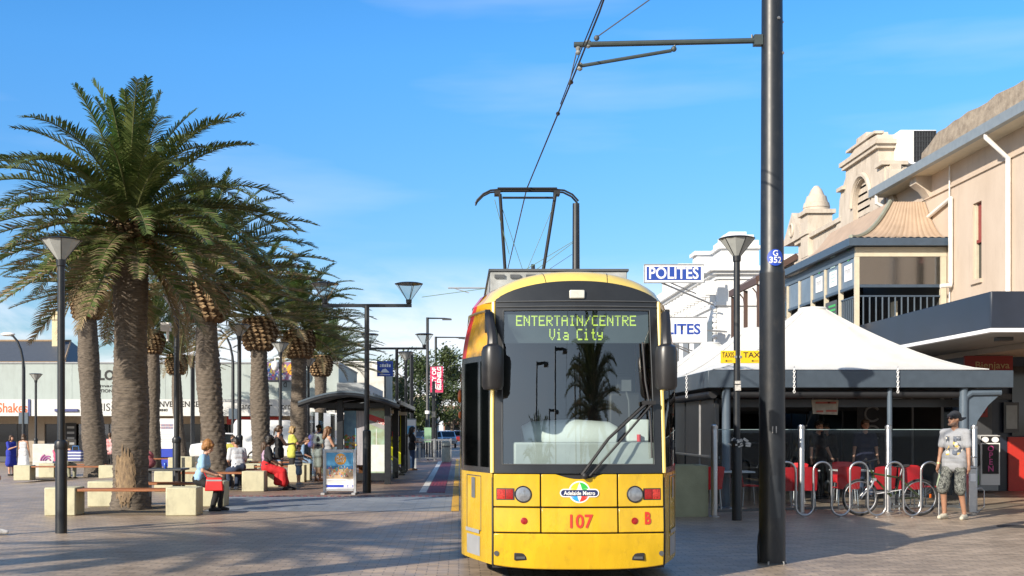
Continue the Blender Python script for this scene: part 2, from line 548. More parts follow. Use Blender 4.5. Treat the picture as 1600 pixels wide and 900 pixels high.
g = MB()
xs = [-700, -300, -120, -60, -40, -30, -24, -20] + [-18 + i * 0.5 for i in range(21)] + [-7, -4, 0, 6, 14, 30, 60, 120, 300, 700]
ys = [-200, -60, -20, 0, 12, 20] + [22 + i for i in range(17)] + [42, 50, 60, 80, 120, 200, 400, 1200]
for y in ys:
    for x in xs:
        g.v.append((x, y, gz(x, y)))
nx = len(xs)
for j in range(len(ys) - 1):
    for i in range(nx - 1):
        g.f.append([j * nx + i, j * nx + i + 1, (j + 1) * nx + i + 1, (j + 1) * nx + i]); g.m.append(0)
tag(g.build('ground', M_PAVE, fix=False), kind='structure')
def strip(name, poly, z, m):
    return tag(MB().sheet(poly, z).build(name, m, smooth=0), kind='structure')
strip('crossing_strip', [(-5.2, 22.9), (-0.16, 22.9), (-0.16, 27.9), (-6.6, 27.9)], 0.004, M_CROSS)
strip('platform_pavement', [(-6.0, 27.95), (-0.16, 27.95), (-0.16, 62), (-6.0, 62)], 0.004, M_PLAT)
strip('road', [(-9.5, 63), (-0.9, 63), (-0.9, 500), (-14, 500)], 0.008, M_ROAD)
strip('side_road', [(-60, 50.5), (-9.4, 50.5), (-9.4, 59), (-60, 59)], -0.262 if False else 0.006, M_ROAD) if False else None
M_YEL = mat('yellow_line_paint', (0.62, 0.36, 0.03), 0.6, var=0.25, scale=8)
M_WLINE = mat('white_line_paint', (0.62, 0.62, 0.6), 0.6, var=0.15, scale=8)
M_TACT = mat('tactile_red', (0.2, 0.02, 0.03), 0.6, var=0.2)
M_DULLW = mat('kerb_stone', (0.3, 0.29, 0.28), 0.7, var=0.15)
strip('platform_edge_line', [(-0.15, 22.9), (0.0, 22.9), (0.0, 62), (-0.15, 62)], 0.010, M_YEL)
strip('white_line', [(-1.0, 29.6), (-0.82, 29.6), (-0.82, 58), (-1.0, 58)], 0.010, M_WLINE)
tp = MB()
tp.box(-0.8, -0.35, 29.6, 58, 0.0042, 0.012)
for i in range(5):                                   # raised guide bars
    x = -0.76 + i * 0.09
    tp.box(x, x + 0.035, 29.65, 57.9, 0.0125, 0.02)
tag(tp.build('tactile_paving', M_TACT, smooth=0), kind='structure')
dt = MB()
x = -5.6
while x < -0.25:
    dt.box(x, x + 0.09, 27.96, 28.05, 0.005, 0.014); x += 0.16
tag(dt.build('tactile_edge_dots', M_TACT, smooth=0), kind='structure')
# rails set in the paving
rl = MB()
for c in (1.23 - 0.7175, 1.23 + 0.7175):
    rl.box(c - 0.035, c + 0.035, 11.5, 400, 0.002, 0.006)
tag(rl.build('track_rails', M_GALV, smooth=0), kind='structure')
dr = MB()
for (px, py) in ((1590, 823),):
    d = CAM_Z * F / (py - HY)
    dr.lathe([(0.32, 0.0), (0.32, 0.006), (0.28, 0.007)], (PX(px, d), d, 0.001), 24)
tag(dr.build('utility_cover', mat('cast_iron', (0.06, 0.055, 0.05), 0.6, 0.4, bump=0.4)), kind='structure')
# ------------------------------------------------------------------ the tram
CX, Y0 = 1.23, 12.1                                 # centre line and front of the tram
M_TY = mat('tram_yellow', (0.58, 0.365, 0.010), 0.27, var=0.13, scale=3.2, coat=0.4, stretch=(1.6, 1.6, .6), bump=0.05, bscale=3.5)
grime(M_TY, 0.5, (0.16, 0.09, 0.02), 7.0, .55, .8, (1, 1, .7))
M_TYP = mat('tram_yellow_sky_sheen', (0.76, 0.56, 0.13), 0.3, var=0.1, scale=3.5, coat=0.3)  # paler yellow, with the sky's reflection on the brow put into the colour
M_TYO = mat('tram_side_yellow', (0.72, 0.36, 0.01), 0.26, var=0.05, scale=2, coat=0.4)
M_TRED = mat('tram_red', (0.62, 0.03, 0.03), 0.3, var=0.05, coat=0.3)
M_TWH = mat('tram_white', (0.72, 0.72, 0.7), 0.35, var=0.05)
M_TBLK = mat('tram_black_surround', (0.02, 0.021, 0.023), 0.22, var=0.15, scale=4)
M_TWIN = glass('tram_windscreen_glass', (0.82, 0.88, 0.86), 0.105, 0.0, (1, .97, .93))
M_SIDEG = glass('tram_side_glass', (0.22, 0.24, 0.24), 0.2)
M_LED = mat('led_dots', (0.3, 0.4, 0.05), 0.5, var=0, emit=(0.72, 0.95, 0.12), estr=0.48)
M_LEDP = mat('led_panel', (0.05, 0.065, 0.07), 0.35, var=0.1)

tram = thing('tram', 'long yellow city tram with black framed windscreen and raised pantograph', 'tram', (CX, Y0, 0))
def hw_front(z):
    return 0.885 - 0.02 * sstep(1.6, 2.9, z)
def yf(z):                                          # lean of the front
    b = -0.05 * math.exp(-((z - 0.5) / 0.35) ** 2)
    if z <= 1.14:
        return b
    return b + (z - 1.14) * 0.13
BOW = 0.10
def FS(u, z, off=0.0):                              # a point on the front, off = metres proud of it
    return (u * hw_front(z), yf(z) + BOW * u * u - off, z)
def FX(x, z, off=0.0):
    return FS(x / hw_front(z), z, off)
def fpatch(mb, u0, u1, z0, z1, off=0.0, nu=10, nz=6, thick=0.02, mi=0, ztop=None, zbot=None):
    """a curved slab on the front between u0..u1 and z0..z1; ztop(u)/zbot(u) may shape its edges"""
    top, vs, fs = {}, [], []
    for k, o in enumerate((off, off - thick)):
        for j in range(nz + 1):
            for i in range(nu + 1):
                u = u0 + (u1 - u0) * i / nu
                a = zbot(u) if zbot else z0
                b = ztop(u) if ztop else z1
                vs.append(FS(u, a + (b - a) * j / nz, o))
    n1 = (nu + 1) * (nz + 1)
    W = nu + 1
    for j in range(nz):
        for i in range(nu):
            a = j * W + i
            fs.append((a, a + 1, a + W + 1, a + W))
            fs.append((n1 + a, n1 + a + W, n1 + a + W + 1, n1 + a + 1))
    for i in range(nu):
        fs.append((i, n1 + i, n1 + i + 1, i + 1))
        a = nz * W + i
        fs.append((a, a + 1, n1 + a + 1, n1 + a))
    for j in range(nz):
        a = j * W
        fs.append((a, a + W, n1 + a + W, n1 + a))
        a = j * W + nu
        fs.append((a, n1 + a, n1 + a + W, a + W))
    mb.add(vs, fs, mi)
    return mb
# side walls and roof
TAP = 1.2
def Wd(y):
    t = min(1, max(0, (y - 0.1) / (TAP - 0.1)))
    k = 1 - (1 - t) ** 1.25
    return 0.885 + (1.2 - 0.885) * k
def side_x(z, y, off=0.0):
    ins = 0.12 * max(0, (z - 2.2) / 0.75) ** 2 * (0.35 + 0.65 * sstep(0.1, 1.2, y))
    return Wd(y) - ins + off
def side_y(z, y):                                   # near the front the wall follows the leaning front
    return y + (max(0, yf(z)) + 0.0) * (1 - sstep(0.1, 1.3, y))
def wall(mb, sgn, y0, y1, z0, z1, off=0.0, ny=8, nz=6, mi=0, yb=None):
    vs, fs = [], []
    for j in range(nz + 1):
        z = z0 + (z1 - z0) * j / nz
        a0, a1 = (yb(z) if yb else (y0, y1))
        for i in range(ny + 1):
            y = a0 + (a1 - a0) * i / ny
            vs.append((sgn * side_x(z, y, off), side_y(z, y), z))
    for j in range(nz):
        for i in range(ny):
            a = j * (ny + 1) + i
            fs.append((a, a + 1, a + ny + 2, a + ny + 1))
    return mb.add(vs, fs, mi)
END = 29.0
def roof_h(y):
    return 0.24 + 0.085 * sstep(0.1, 0.55, y)
lb = MB(); ub = MB(); wb = MB(); rf = MB(); rfw = MB(); und = MB()
for s in (-1, 1):
    wall(lb, s, 0.1, TAP + 0.3, 0.2, 1.14, ny=14)
    wall(lb, s, TAP + 0.3, END, 0.2, 1.14, ny=4)
    wall(wb, s, 0.1, TAP + 0.3, 1.14, 2.38, ny=14, off=-0.004)
    wall(wb, s, TAP + 0.3, END, 1.14, 2.38, ny=4, off=-0.004)
    wall(ub, s, 0.1, 0.92, 2.38, 2.95, ny=14, nz=8, yb=lambda z: (0.1, 0.98 - (z - 2.38) * 0.22))
    red = MB()
    wall(red, s, 0, 0, 2.38, 2.95, ny=3, nz=8, yb=lambda z: (0.98 - (z - 2.38) * 0.22, 1.2 - (z - 2.38) * 0.22))
    red.build('red_stripe', M_TRED, tram, fix=False)
    wall(rfw, s, 0, 0, 2.38, 2.95, ny=6, nz=8, yb=lambda z: (1.2 - (z - 2.38) * 0.22, 4.0))
    wall(ub, s, 4.0, END, 2.38, 2.95, ny=4, nz=8)
def roof_piece(mb, y0, y1, ny=8, na=20, a0=-1, a1=1, yb=None):
    vs, fs = [], []
    for i in range(ny + 1):
        for j in range(na + 1):
            a = a0 + (a1 - a0) * j / na
            t = i / ny
            ya, yz = yb(a) if yb else (y0, y1)
            y = ya + (yz - ya) * t
            hx = side_x(2.95, y)
            vs.append((a * hx, side_y(2.95, y), 2.95 + roof_h(y) * (max(0, 1 - abs(a) ** 2.4)) ** 0.62))
    for i in range(ny):
        for j in range(na):
            k = i * (na + 1) + j
            fs.append((k, k + 1, k + na + 2, k + na + 1))
    return mb.add(vs, fs, 0)
ARCH = lambda u: 2.93 + 0.215 * max(0, 1 - abs(u) ** 2.2) ** 0.7
# domed front brow: from the arch of the black surround back to the roof
vs, fs = [], []
NB, NA = 8, 24
for i in range(NB + 1):
    t = i / NB
    for j in range(NA + 1):
        a = -1 + 2 * j / NA
        p0 = Vector(FS(a, ARCH(a), 0.004))
        y = 0.55
        hx = side_x(2.95, y)
        p1 = Vector((a * hx, side_y(2.95, y), 2.95 + roof_h(y) * (max(0, 1 - abs(a) ** 2.4)) ** 0.62))
        p = p0.lerp(p1, t)
        p.z += 0.05 * math.sin(PI * t) * max(0, 1 - abs(a) ** 3)
        p.y -= 0.03 * math.sin(PI * t)
        vs.append(p)
for i in range(NB):
    for j in range(NA):
        k = i * (NA + 1) + j
        fs.append((k, k + 1, k + NA + 2, k + NA + 1))
brow = MB().add(vs, fs)
brow.build('front_brow', M_TYP, tram, fix=False)
bl = MB()                                           # seams of the brow
for u in (-0.37, 0.37):
    pts = []
    for i in range(7):
        t = i / 6
        p0 = Vector(FS(u, ARCH(u), 0.004)); y = 0.55
        p1 = Vector((u * side_x(2.95, y), side_y(2.95, y), 2.95 + roof_h(y) * (1 - abs(u) ** 2.4) ** 0.62))
        p = p0.lerp(p1, t); p.z += 0.05 * math.sin(PI * t) * (1 - abs(u) ** 3) ; p.y -= 0.03 * math.sin(PI * t)
        pts.append(p)
    bl.tube(pts, 0.004, 5)
bl.build('brow_seam', M_BLACKM, tram)
for s in (-1, 1):
    roof_piece(rf, 0.55, 1.0, 6, 8, s * 1, 0)
roof_piece(rf, 4.0, END, 4)
rr_ = MB(); roof_piece(rr_, 0.95, 1.2, 3, 24)
roof_piece(rfw, 1.2, 4.0, 4)
lb.build('lower_body', M_TY, tram, fix=False)
wb.build('window_band', M_TBLK, tram, fix=False)
ub.build('upper_body', M_TYO, tram, fix=False)
rf.build('roof', M_TYO, tram, fix=False)
rr_.build('red_stripe', M_TRED, tram, fix=False)
rfw.build('white_panel', M_TWH, tram, fix=False)
gt = MB()                                           # roof gutter line along the shoulder
for s in (-1, 1):
    gt.tube([(s * (side_x(2.86, y) + 0.004), side_y(2.86, y), 2.86 - 0.0 * y) for y in (0.3, 0.6, 0.9, 1.2, 1.6, 6, 20, END)], 0.014, 6)
gt.build('roof_gutter', mat('gutter_metal', (0.3, 0.22, 0.08), 0.4), tram)
eb = MB()
eb.box(-1.19, 1.19, END - 0.03, END, 0.25, 2.95)
eb.build('rear_end', M_TY, tram)
ff = MB(); ff.box(-1.1, 1.1, 0.9, END - 0.1, 0.2, 0.3); ff.box(-0.85, 0.85, 0.2, 0.9, 0.2, 0.3)
ff.build('underframe', M_BLACKM, tram)
# cab corner pillars between front and side
for s in (-1, 1):
    pl = MB()
    pl.tube([FS(s * 1.0, z, -0.012) for z in [1.145 + i * 0.2 for i in range(9)] + [2.93]], 0.022, 8)
    pl.build('corner_pillar', M_TYP, tram)
for s in (-1, 1):
    pb = MB()
    pb.tube([FS(s * 0.995, z, -0.02) for z in [0.2 + i * 0.1 for i in range(10)]], 0.014, 6)
    pb.build('corner_seam', M_BLACKM, tram)
# front backing shell below the windscreen
bk = MB()
fpatch(bk, -1, 1, 0.17, 1.14, off=-0.03, nu=16, nz=8, thick=0.03)
bk.build('front_backing', M_BLACKM, tram)
# yellow front panels with dark gaps
GU = 0.008
vseam = 0.445
scoop = lambda u: 1.135 - 0.05 * max(0, 1 - (u / 0.26) ** 2)
for (a, b) in ((-0.985, -vseam - GU), (vseam + GU, 0.985)):
    fpatch(MB(), a, b, 0.805, 1.135, 0.006, 8, 4).build('headlight_panel', M_TY, tram, bevel=0.006)
    fpatch(MB(), a, b, 0.545, 0.79, 0.012, 8, 4).build('front_panel', M_TY, tram, bevel=0.006)
fpatch(MB(), -vseam + GU, vseam - GU, 0.805, 1.135, 0.006, 16, 5, ztop=scoop).build('badge_panel', M_TY, tram, bevel=0.006)
fpatch(MB(), -vseam + GU, vseam - GU, 0.545, 0.79, 0.012, 12, 4).build('number_panel', M_TY, tram, bevel=0.006)
bot = lambda u: 0.165 + 0.04 * u ** 4
fpatch(MB(), -0.985, 0.985, 0.17, 0.53, 0.022, 20, 7, thick=0.05, zbot=bot).build('bumper', M_TY, tram, bevel=0.01)
# black surround of the windscreen, in four pieces
WU0, WZ0, WZ1 = 0.885, 1.235, 2.84
fr = MB()
fpatch(fr, -0.975, 0.975, 1.145, WZ0, 0.004, 18, 2, 0.05)
fpatch(fr, -0.975, 0.975, WZ1, 2.93, 0.004, 18, 3, 0.05, ztop=ARCH)
fpatch(fr, -0.975, -WU0, WZ0, WZ1, 0.004, 2, 10, 0.05)
fpatch(fr, WU0, 0.975, WZ0, WZ1, 0.004, 2, 10, 0.05)
fr.build('windscreen_frame', M_TBLK, tram)
sl = MB()                                           # pale seal line round the glass
for (u0, z0, u1, z1) in ((-WU0, WZ0, WU0, WZ0), (-WU0, WZ1, WU0, WZ1)):
    sl.tube([FS(u0 + (u1 - u0) * i / 12, z0, 0.006) for i in range(13)], 0.006, 5)
for u in (-WU0, WU0):
    sl.tube([FS(u, WZ0 + (WZ1 - WZ0) * i / 8, 0.006) for i in range(9)], 0.006, 5)
sl.build('glass_seal', M_DGREY, tram)
fl2 = MB()
for zz in (2.93, 2.875):
    fl2.tube([FS(-0.97 + 1.94 * i / 12, zz, 0.012) for i in range(13)], 0.007, 5)
fl2.build('surround_rib', M_DGREY, tram)
ws = MB()
nu_, nz_ = 20, 16
ws.add([FS(-WU0 + 2 * WU0 * i / nu_, WZ0 + (WZ1 - WZ0) * j / nz_, -0.012) for j in range(nz_ + 1) for i in range(nu_ + 1)],
       [(j * (nu_ + 1) + i, j * (nu_ + 1) + i + 1, (j + 1) * (nu_ + 1) + i + 1, (j + 1) * (nu_ + 1) + i) for j in range(nz_) for i in range(nu_)])
ws.build('windscreen', M_TWIN, tram, fix=False)
# the cab inside
M_INT = mat('cab_interior', (0.025, 0.028, 0.03), 0.8)
M_DASH = mat('dashboard_grey', (0.33, 0.36, 0.355), 0.55, var=0.08)
M_DRUM = mat('pale_cowl', (0.6, 0.64, 0.63), 0.4, var=0.04)
ci = MB()
ci.box(-0.83, 0.83, 1.75, 1.8, 0.3, 2.95)
ci.box(-0.83, 0.83, 0.3, 1.78, 0.9, 0.94)
ci.build('cab_bulkhead', M_INT, tram)
ds = MB()
ds.box(-0.66, 0.8, 0.18, 0.5, 0.95, 1.46)
ds.build('dashboard', M_DASH, tram, bevel=0.02)
dm = MB()
dm.tube([(-0.54, 0.8, 1.46), (-0.52, 0.8, 1.46), (-0.44, 0.8, 1.48), (0.0, 0.8, 1.5), (0.38, 0.8, 1.48), (0.46, 0.8, 1.46), (0.48, 0.8, 1.46)],
        [0.12, 0.17, 0.2, 0.205, 0.2, 0.17, 0.12], 24)
dm.build('dash_cowl', M_DRUM, tram)
st = MB()
st.box(0.42, 0.78, 0.95, 1.05, 1.3, 2.0); st.box(0.5, 0.7, 0.96, 1.04, 2.0, 2.2)
st.build('driver_seat', M_BLACKM, tram, bevel=0.03)
cs = MB()
cs.box(0.56, 0.8, 0.5, 0.62, 1.46, 1.7)
cs.build('control_console', M_DRUM, tram, bevel=0.02)
MB().cyl((0.68, 0.46, 1.465), (0.68, 0.46, 1.54), 0.022).build('stop_button', M_RED, tram)
MB().tube([(0.6, 0.55, 1.46), (0.58, 0.5, 1.9), (0.55, 0.5, 2.0)], 0.012, 6).box(0.5, 0.6, 0.47, 0.5, 2.0, 2.12).build('driver_screen', M_DGREY, tram)
# destination display with dot letters
dp = MB(); dp.box(-0.76, 0.76, 0.33, 0.4, 2.5, 2.8)
disp = dp.build('destination_display', M_LEDP, tram)
GLY = {'E': '11111 10000 10000 11110 10000 10000 11111', 'N': '10001 11001 10101 10101 10011 10001 10001', 'T': '11111 00100 00100 00100 00100 00100 00100',
       'R': '11110 10001 10001 11110 10100 10010 10001', 'A': '01110 10001 10001 11111 10001 10001 10001', 'I': '01110 00100 00100 00100 00100 00100 01110',
       '/': '00001 00010 00010 00100 01000 01000 10000', 'C': '01111 10000 10000 10000 10000 10000 01111', 'V': '10001 10001 10001 10001 10001 01010 00100',
       'i': '00100 00000 01100 00100 00100 00100 01110', 'a': '00000 00000 01110 00001 01111 10001 01111', 't': '00100 00100 01110 00100 00100 00100 00011',
       'y': '00000 00000 10001 10001 01111 00001 01110', ' ': '00000 ' * 7}
def dots(s, zc, h, width, p):
    cw = 6
    pit = width / (len(s) * cw - 1)
    pz = h / 7
    b = MB()
    for k, ch in enumerate(s):
        for r_, row in enumerate(GLY[ch].split()):
            for c_, q in enumerate(row):
                if q == '1':
                    x = -width / 2 + (k * cw + c_ + 0.5) * pit
                    z = zc + h / 2 - (r_ + 0.5) * pz
                    b.add([(x - pit * .47, 0.328, z - pz * .44), (x + pit * .47, 0.328, z - pz * .44), (x + pit * .47, 0.328, z + pz * .44), (x - pit * .47, 0.328, z + pz * .44)], [(0, 1, 2, 3)])
    b.build('led_lettering', M_LED, p, smooth=0, fix=False)
dots('ENTERTAIN/CENTRE', 2.735, 0.11, 1.26, disp)
dots('Via City', 2.59, 0.12, 0.56, disp)
cb = MB(); cb.box(-0.8, 0.8, 0.36, 1.7, 2.82, 2.86)
cb.build('cab_ceiling', M_INT, tram)
# front lamp above the windscreen
tl = MB(); tl.obox(FS(0.0, 3.0, 0.015), (0.08, 0.02, 0.045))
t_ = tl.build('top_lamp', mat('lamp_lens', (0.55, 0.55, 0.5), 0.2), tram, bevel=0.012)
# lights
M_LENS = mat('headlight_lens', (0.3, 0.31, 0.33), 0.12, 0.6, var=0.2, scale=30)
M_REDL = mat('red_lens', (0.28, 0.01, 0.008), 0.2, var=0.35, scale=60)
M_REDD = mat('red_reflector', (0.4, 0.03, 0.02), 0.15, var=0.7, scale=90)
for s in (-1, 1):
    x0 = 0.573 * s
    h = MB()
    h.add(*(lambda pts: (pts + [FX(x0, 0.93, 0.03)], [(i, (i + 1) % 24, 24) for i in range(24)]))([FX(x0 + 0.078 * math.cos(2 * PI * i / 24), 0.93 + 0.078 * math.sin(2 * PI * i / 24), 0.014) for i in range(24)]))
    hl = h.build('headlight', M_LENS, tram, fix=False)
    rg = MB()
    rg.tube([FX(x0 + 0.08 * math.cos(2 * PI * i / 24), 0.93 + 0.08 * math.sin(2 * PI * i / 24), 0.012) for i in range(24)], 0.008, 6, closed=True)
    rg.build('headlight_rim', M_BLACKM, hl)
    hs = MB()
    a, b = sorted((s * 0.66, s * 0.845))
    pts = [FX(a, 0.87, 0.008), FX(b, 0.87, 0.008), FX(b, 0.99, 0.008), FX(a, 0.99, 0.008)]
    hs.add(pts, [(0, 1, 2, 3)])
    tb = hs.build('tail_light_housing', M_BLACKM, tram, fix=False)
    for (c0, c1, mm) in ((0.675, 0.75, M_REDL), (0.757, 0.838, M_REDD)):
        a, b = sorted((s * c0, s * c1))
        q = MB()
        q.add([FX(a, 0.88, 0.012), FX(b, 0.88, 0.012), FX(b, 0.98, 0.012), FX(a, 0.98, 0.012), FX((a + b) / 2, 0.93, 0.022)], [(0, 1, 4), (1, 2, 4), (2, 3, 4), (3, 0, 4)])
        q.build('tail_light', mm, tb, fix=False)
    rd = MB()
    xr = s * 0.565
    rd.add([FX(xr + 0.035 * math.cos(2 * PI * i / 20), 0.66 + 0.035 * math.sin(2 * PI * i / 20), 0.018) for i in range(20)] + [FX(xr, 0.66, 0.026)], [(i, (i + 1) % 20, 20) for i in range(20)])
    rd.build('marker_reflector', M_REDL, tram, fix=False)
    ve = MB(); ve.obox(FX(s * 0.6 , 0.295, 0.022), (0.066, 0.008, 0.038))
    v_ = ve.build('bumper_vent', M_BLACKM, tram, bevel=0.008)
    ve2 = MB(); ve2.obox(FX(s * 0.6, 0.285, 0.032), (0.045, 0.006, 0.012)); ve2.build('vent_slot', M_DGREY, v_)
    pg = MB(); pc = FX(s * 0.845, 0.325, 0.02); pg.cyl((pc[0], pc[1] + 0.01, pc[2]), (pc[0], pc[1] - 0.014, pc[2]), 0.026)
    pg.build('tow_plug', M_DGREY, tram)
# numbers and badge
M_NUM = mat('number_red', (0.55, 0.035, 0.02), 0.4, var=0)
text('107', 0.2, M_NUM, 'fleet_number', tram, (0, 0, 0), (0, 0, 0), bold=0.004, fit=0.235, fn=lambda x, y: FX(x, 0.652 + y * 0.95, 0.02), sub=1)
text('B', 0.17, M_NUM, 'cab_letter', tram, (0, 0, 0), (0, 0, 0), bold=0.006, sx=0.7, fn=lambda x, y: FX(x + 0.7, 0.68 + y, 0.02), sub=1)
bd = MB()
zb = 0.955
M_BW = mat('badge_white', (0.78, 0.78, 0.76), 0.4, var=0)
n = 40
bd.add([FX(0.112 * math.cos(2 * PI * i / n), zb + 0.112 * math.sin(2 * PI * i / n), 0.009) for i in range(n)], [tuple(range(n))])
badge = bd.build('round_badge', M_BW, tram, fix=False)
cols = [((0.03, 0.42, 0.06), 0, 'green'), ((0.72, 0.6, 0.03), 1, 'yellow'), ((0.03, 0.3, 0.75), 2, 'blue'), ((0.65, 0.04, 0.03), 3, 'red')]
for c, q, nm in cols:
    poly = []
    for i in range(11):
        a = q * PI / 2 + PI / 2 * i / 10
        poly.append((0.098 * math.cos(a), 0.098 * math.sin(a)))
    # inner edge bows inwards so that a four-pointed white star stays between the sectors
    a0 = q * PI / 2
    for i in range(1, 10):
        t = 1 - i / 10
        th = a0 + PI / 2 * t
        r_ = 0.098 * (1 - 0.62 * math.sin(PI * t) ** 0.8)
        poly.append((r_ * math.cos(th), r_ * math.sin(th)))
    MB().add([FX(x, zb + z, 0.012) for x, z in poly], [tuple(range(len(poly)))]).build('badge_sector', mat('badge_' + nm, c, 0.4, var=0), badge, fix=False)
def pill(w, h, off, mm, nm):
    pts = []
    for i in range(13):
        a = -PI / 2 + PI * i / 12
        pts.append((w / 2 - h / 2 + h / 2 * math.cos(a), h / 2 * math.sin(a)))
    for i in range(13):
        a = PI / 2 + PI * i / 12
        pts.append((-w / 2 + h / 2 + h / 2 * math.cos(a), h / 2 * math.sin(a)))
    MB().add([FX(x, zb - 0.01 + z, off) for x, z in pts], [tuple(range(len(pts)))]).build(nm, mm, badge, fix=False)
pill(0.4, 0.085, 0.015, M_BW, 'badge_band_edge')
pill(0.378, 0.062, 0.018, mat('badge_navy', (0.012, 0.02, 0.09), 0.4, var=0), 'badge_band')
text('Adelaide Metro', 0.06, M_BW, 'badge_lettering', badge, (0, 0, 0), (0, 0, 0), bold=0.001, fit=0.32, fn=lambda x, y: FX(x, zb - 0.013 + y, 0.022))
# wiper
wp = MB()
wp.tube([FX(0.02, 1.13, 0.05), FX(0.3, 1.5, 0.05), FX(0.73, 1.88, 0.04)], 0.016, 6)
wp.tube([FX(0.1, 1.12, 0.05), FX(0.4, 1.45, 0.06), FX(0.76, 1.85, 0.05)], 0.012, 6)
wp.ball(FX(0.05, 1.12, 0.05), 0.035)
wp.tube([FX(0.68, 2.5, 0.03), FX(0.7, 2.1, 0.035), FX(0.735, 1.87, 0.035), FX(0.75, 1.6, 0.03), FX(0.755, 1.3, 0.02)], 0.011, 6)
wp.obox(FX(0.73, 1.87, 0.05), (0.07, 0.015, 0.02))
wp.build('wiper', M_BLACKM, tram)
# mirrors
M_MIR = mat('mirror_black', (0.02, 0.02, 0.022), 0.35)
for s in (-1, 1):
    mx_ = s * 0.885
    mz = MB()
    mz.lathe([(0.02, -0.245), (0.09, -0.235), (0.112, -0.2), (0.115, 0.15), (0.1, 0.2), (0.06, 0.225), (0.04, 0.23)], (mx_, -0.02, 2.235), 18)
    m1 = mz.build('wing_mirror', M_MIR, tram)
    ar = MB()
    ar.tube([(mx_, -0.02, 2.45), (mx_ - s * 0.0, 0.0, 2.54), (mx_ + s * 0.02, 0.1, 2.68), (mx_ + s * 0.03, 0.2, 2.79)], [0.06, 0.055, 0.05, 0.05], 8)
    ar.obox((mx_ + s * 0.045, 0.24, 2.72), (0.03, 0.05, 0.12))
    ar.build('mirror_arm', M_MIR, m1, bevel=0.006)
# cab side windows, hatch, step
for s in (-1, 1):
    for (a, b, z0, z1, nm) in ((0.2, 0.44, 1.2, 2.32, 'quarter_window'), (0.53, 1.02, 1.2, 2.32, 'cab_side_window')):
        w = MB(); wall(w, s, a, b, z0, z1, 0.003, 4, 3)
        w.build(nm, M_SIDEG, tram, fix=False)
    hc = MB(); 
    hp = [(0.42, 0.52), (0.42, 1.1), (0.9, 1.1), (0.9, 0.52)]
    for i in range(4):
        (y0, z0), (y1, z1) = hp[i], hp[(i + 1) % 4]
        hc.tube([(s * side_x(z0 + (z1 - z0) * t, y0 + (y1 - y0) * t, 0.001), side_y(z0, y0 + (y1 - y0) * t), z0 + (z1 - z0) * t) for t in (0, .25, .5, .75, 1)], 0.005, 4)
    hc.build('hatch_seam', M_DGREY, tram)
    lk = MB(); wall(lk, s, 0.6, 0.72, 0.86, 1.08, 0.006, 2, 2)
    lk.build('door_lock', M_GALV, tram, fix=False)
    bb = MB(); wall(bb, s, 0.45, 0.92, 0.49, 0.53, 0.012, 4, 1)
    bb.build('hatch_sill', M_GREY, tram, fix=False)
    sp = MB(); wall(sp, s, 0.45, 0.9, 0.25, 0.46, 0.004, 3, 2)
    sp.build('step_recess', M_GREY, tram, fix=False)
    # saloon windows and doors
    for k in range(10):
        y0 = 1.7 + k * 2.65
        if k % 3 == 1:
            dd = MB(); wall(dd, s, y0 + 0.3, y0 + 1.9, 0.32, 2.36, 0.006, 2, 4)
            d0 = dd.build('passenger_door', M_TY, tram, fix=False)
            for q in (0, 0.8):
                w = MB(); wall(w, s, y0 + 0.38 + q, y0 + 1.02 + q, 0.6, 2.25, 0.012, 2, 3)
                w.build('door_pane', M_DARKGLASS, d0, fix=False)
        else:
            w = MB(); wall(w, s, y0, y0 + 2.45, 1.24, 2.3, 0.004, 2, 3)
            w.build('saloon_window', M_DARKGLASS, tram, fix=False)
    ml = MB(); ml.ball((s * 1.215, 3.2, 2.02), (0.03, 0.05, 0.09)); ml.ball((s * 1.215, 3.2, 1.78), (0.025, 0.04, 0.05))
    ml.build('indicator', mat('amber_lens', (0.7, 0.14, 0.01), 0.3, var=0), tram)
# roof equipment
rb = MB()
rb.box(-0.85, 0.8, 2.2, 9, 3.2, 3.5)
rb.build('roof_box', mat('roof_box_grey', (0.3, 0.31, 0.30), 0.6, var=0.3, scale=5), tram, bevel=0.01)
rb2 = MB()
rb2.box(-0.87, 0.82, 2.18, 9.02, 3.502, 3.53)
for i in range(3):
    rb2.box(-0.8 + i * 0.19, -0.68 + i * 0.19, 2.17, 2.195, 3.42, 3.46)
rb2.build('roof_box_lid', M_DGREY, tram)
# pantograph
PY = 20.0 - Y0
pn = bpy.data.objects.new('pantograph', None); COL.objects.link(pn); pn.parent = tram; pn.location = (-0.08, PY, 3.55)
pa = MB()
for (xb, xt) in ((-0.3, -0.46), (0.16, 0.47)):
    pa.tube([(xb, 0.3, -0.1), (xt, -0.15, 1.99)], 0.028, 8)
pa.tube([(-0.42, -0.12, 1.93), (0.43, -0.12, 1.93)], 0.02, 6)
pa.build('upper_arm', M_BLACKM, pn)
ph = MB()
for dy in (-0.09, 0.09):
    ph.tube([(-0.87, dy, 1.84), (-0.84, dy, 1.9), (-0.74, dy, 2.0), (-0.62, dy, 2.06), (-0.4, dy, 2.08), (0.4, dy, 2.08), (0.62, dy, 2.06), (0.76, dy, 1.99), (0.86, dy, 1.88)], 0.017, 6)
    ph.box(-0.5, 0.5, dy - 0.03, dy + 0.03, 2.085, 2.105)
for x in (-0.5, 0.5):
    ph.box(x - 0.05, x + 0.05, -0.1, 0.1, 1.99, 2.06)
ph.build('collector_head', M_BLACKM, pn)
pw = MB()
pw.tube([(-0.3, 0.3, 0.0), (0.42, -0.1, 1.75)], 0.005, 4)
pw.tube([(0.2, 0.3, 0.0), (-0.42, -0.1, 1.75)], 0.005, 4)
pw.tube([(-0.3, 0.0, 1.0), (-0.55, -0.1, 1.9)], 0.006, 4)
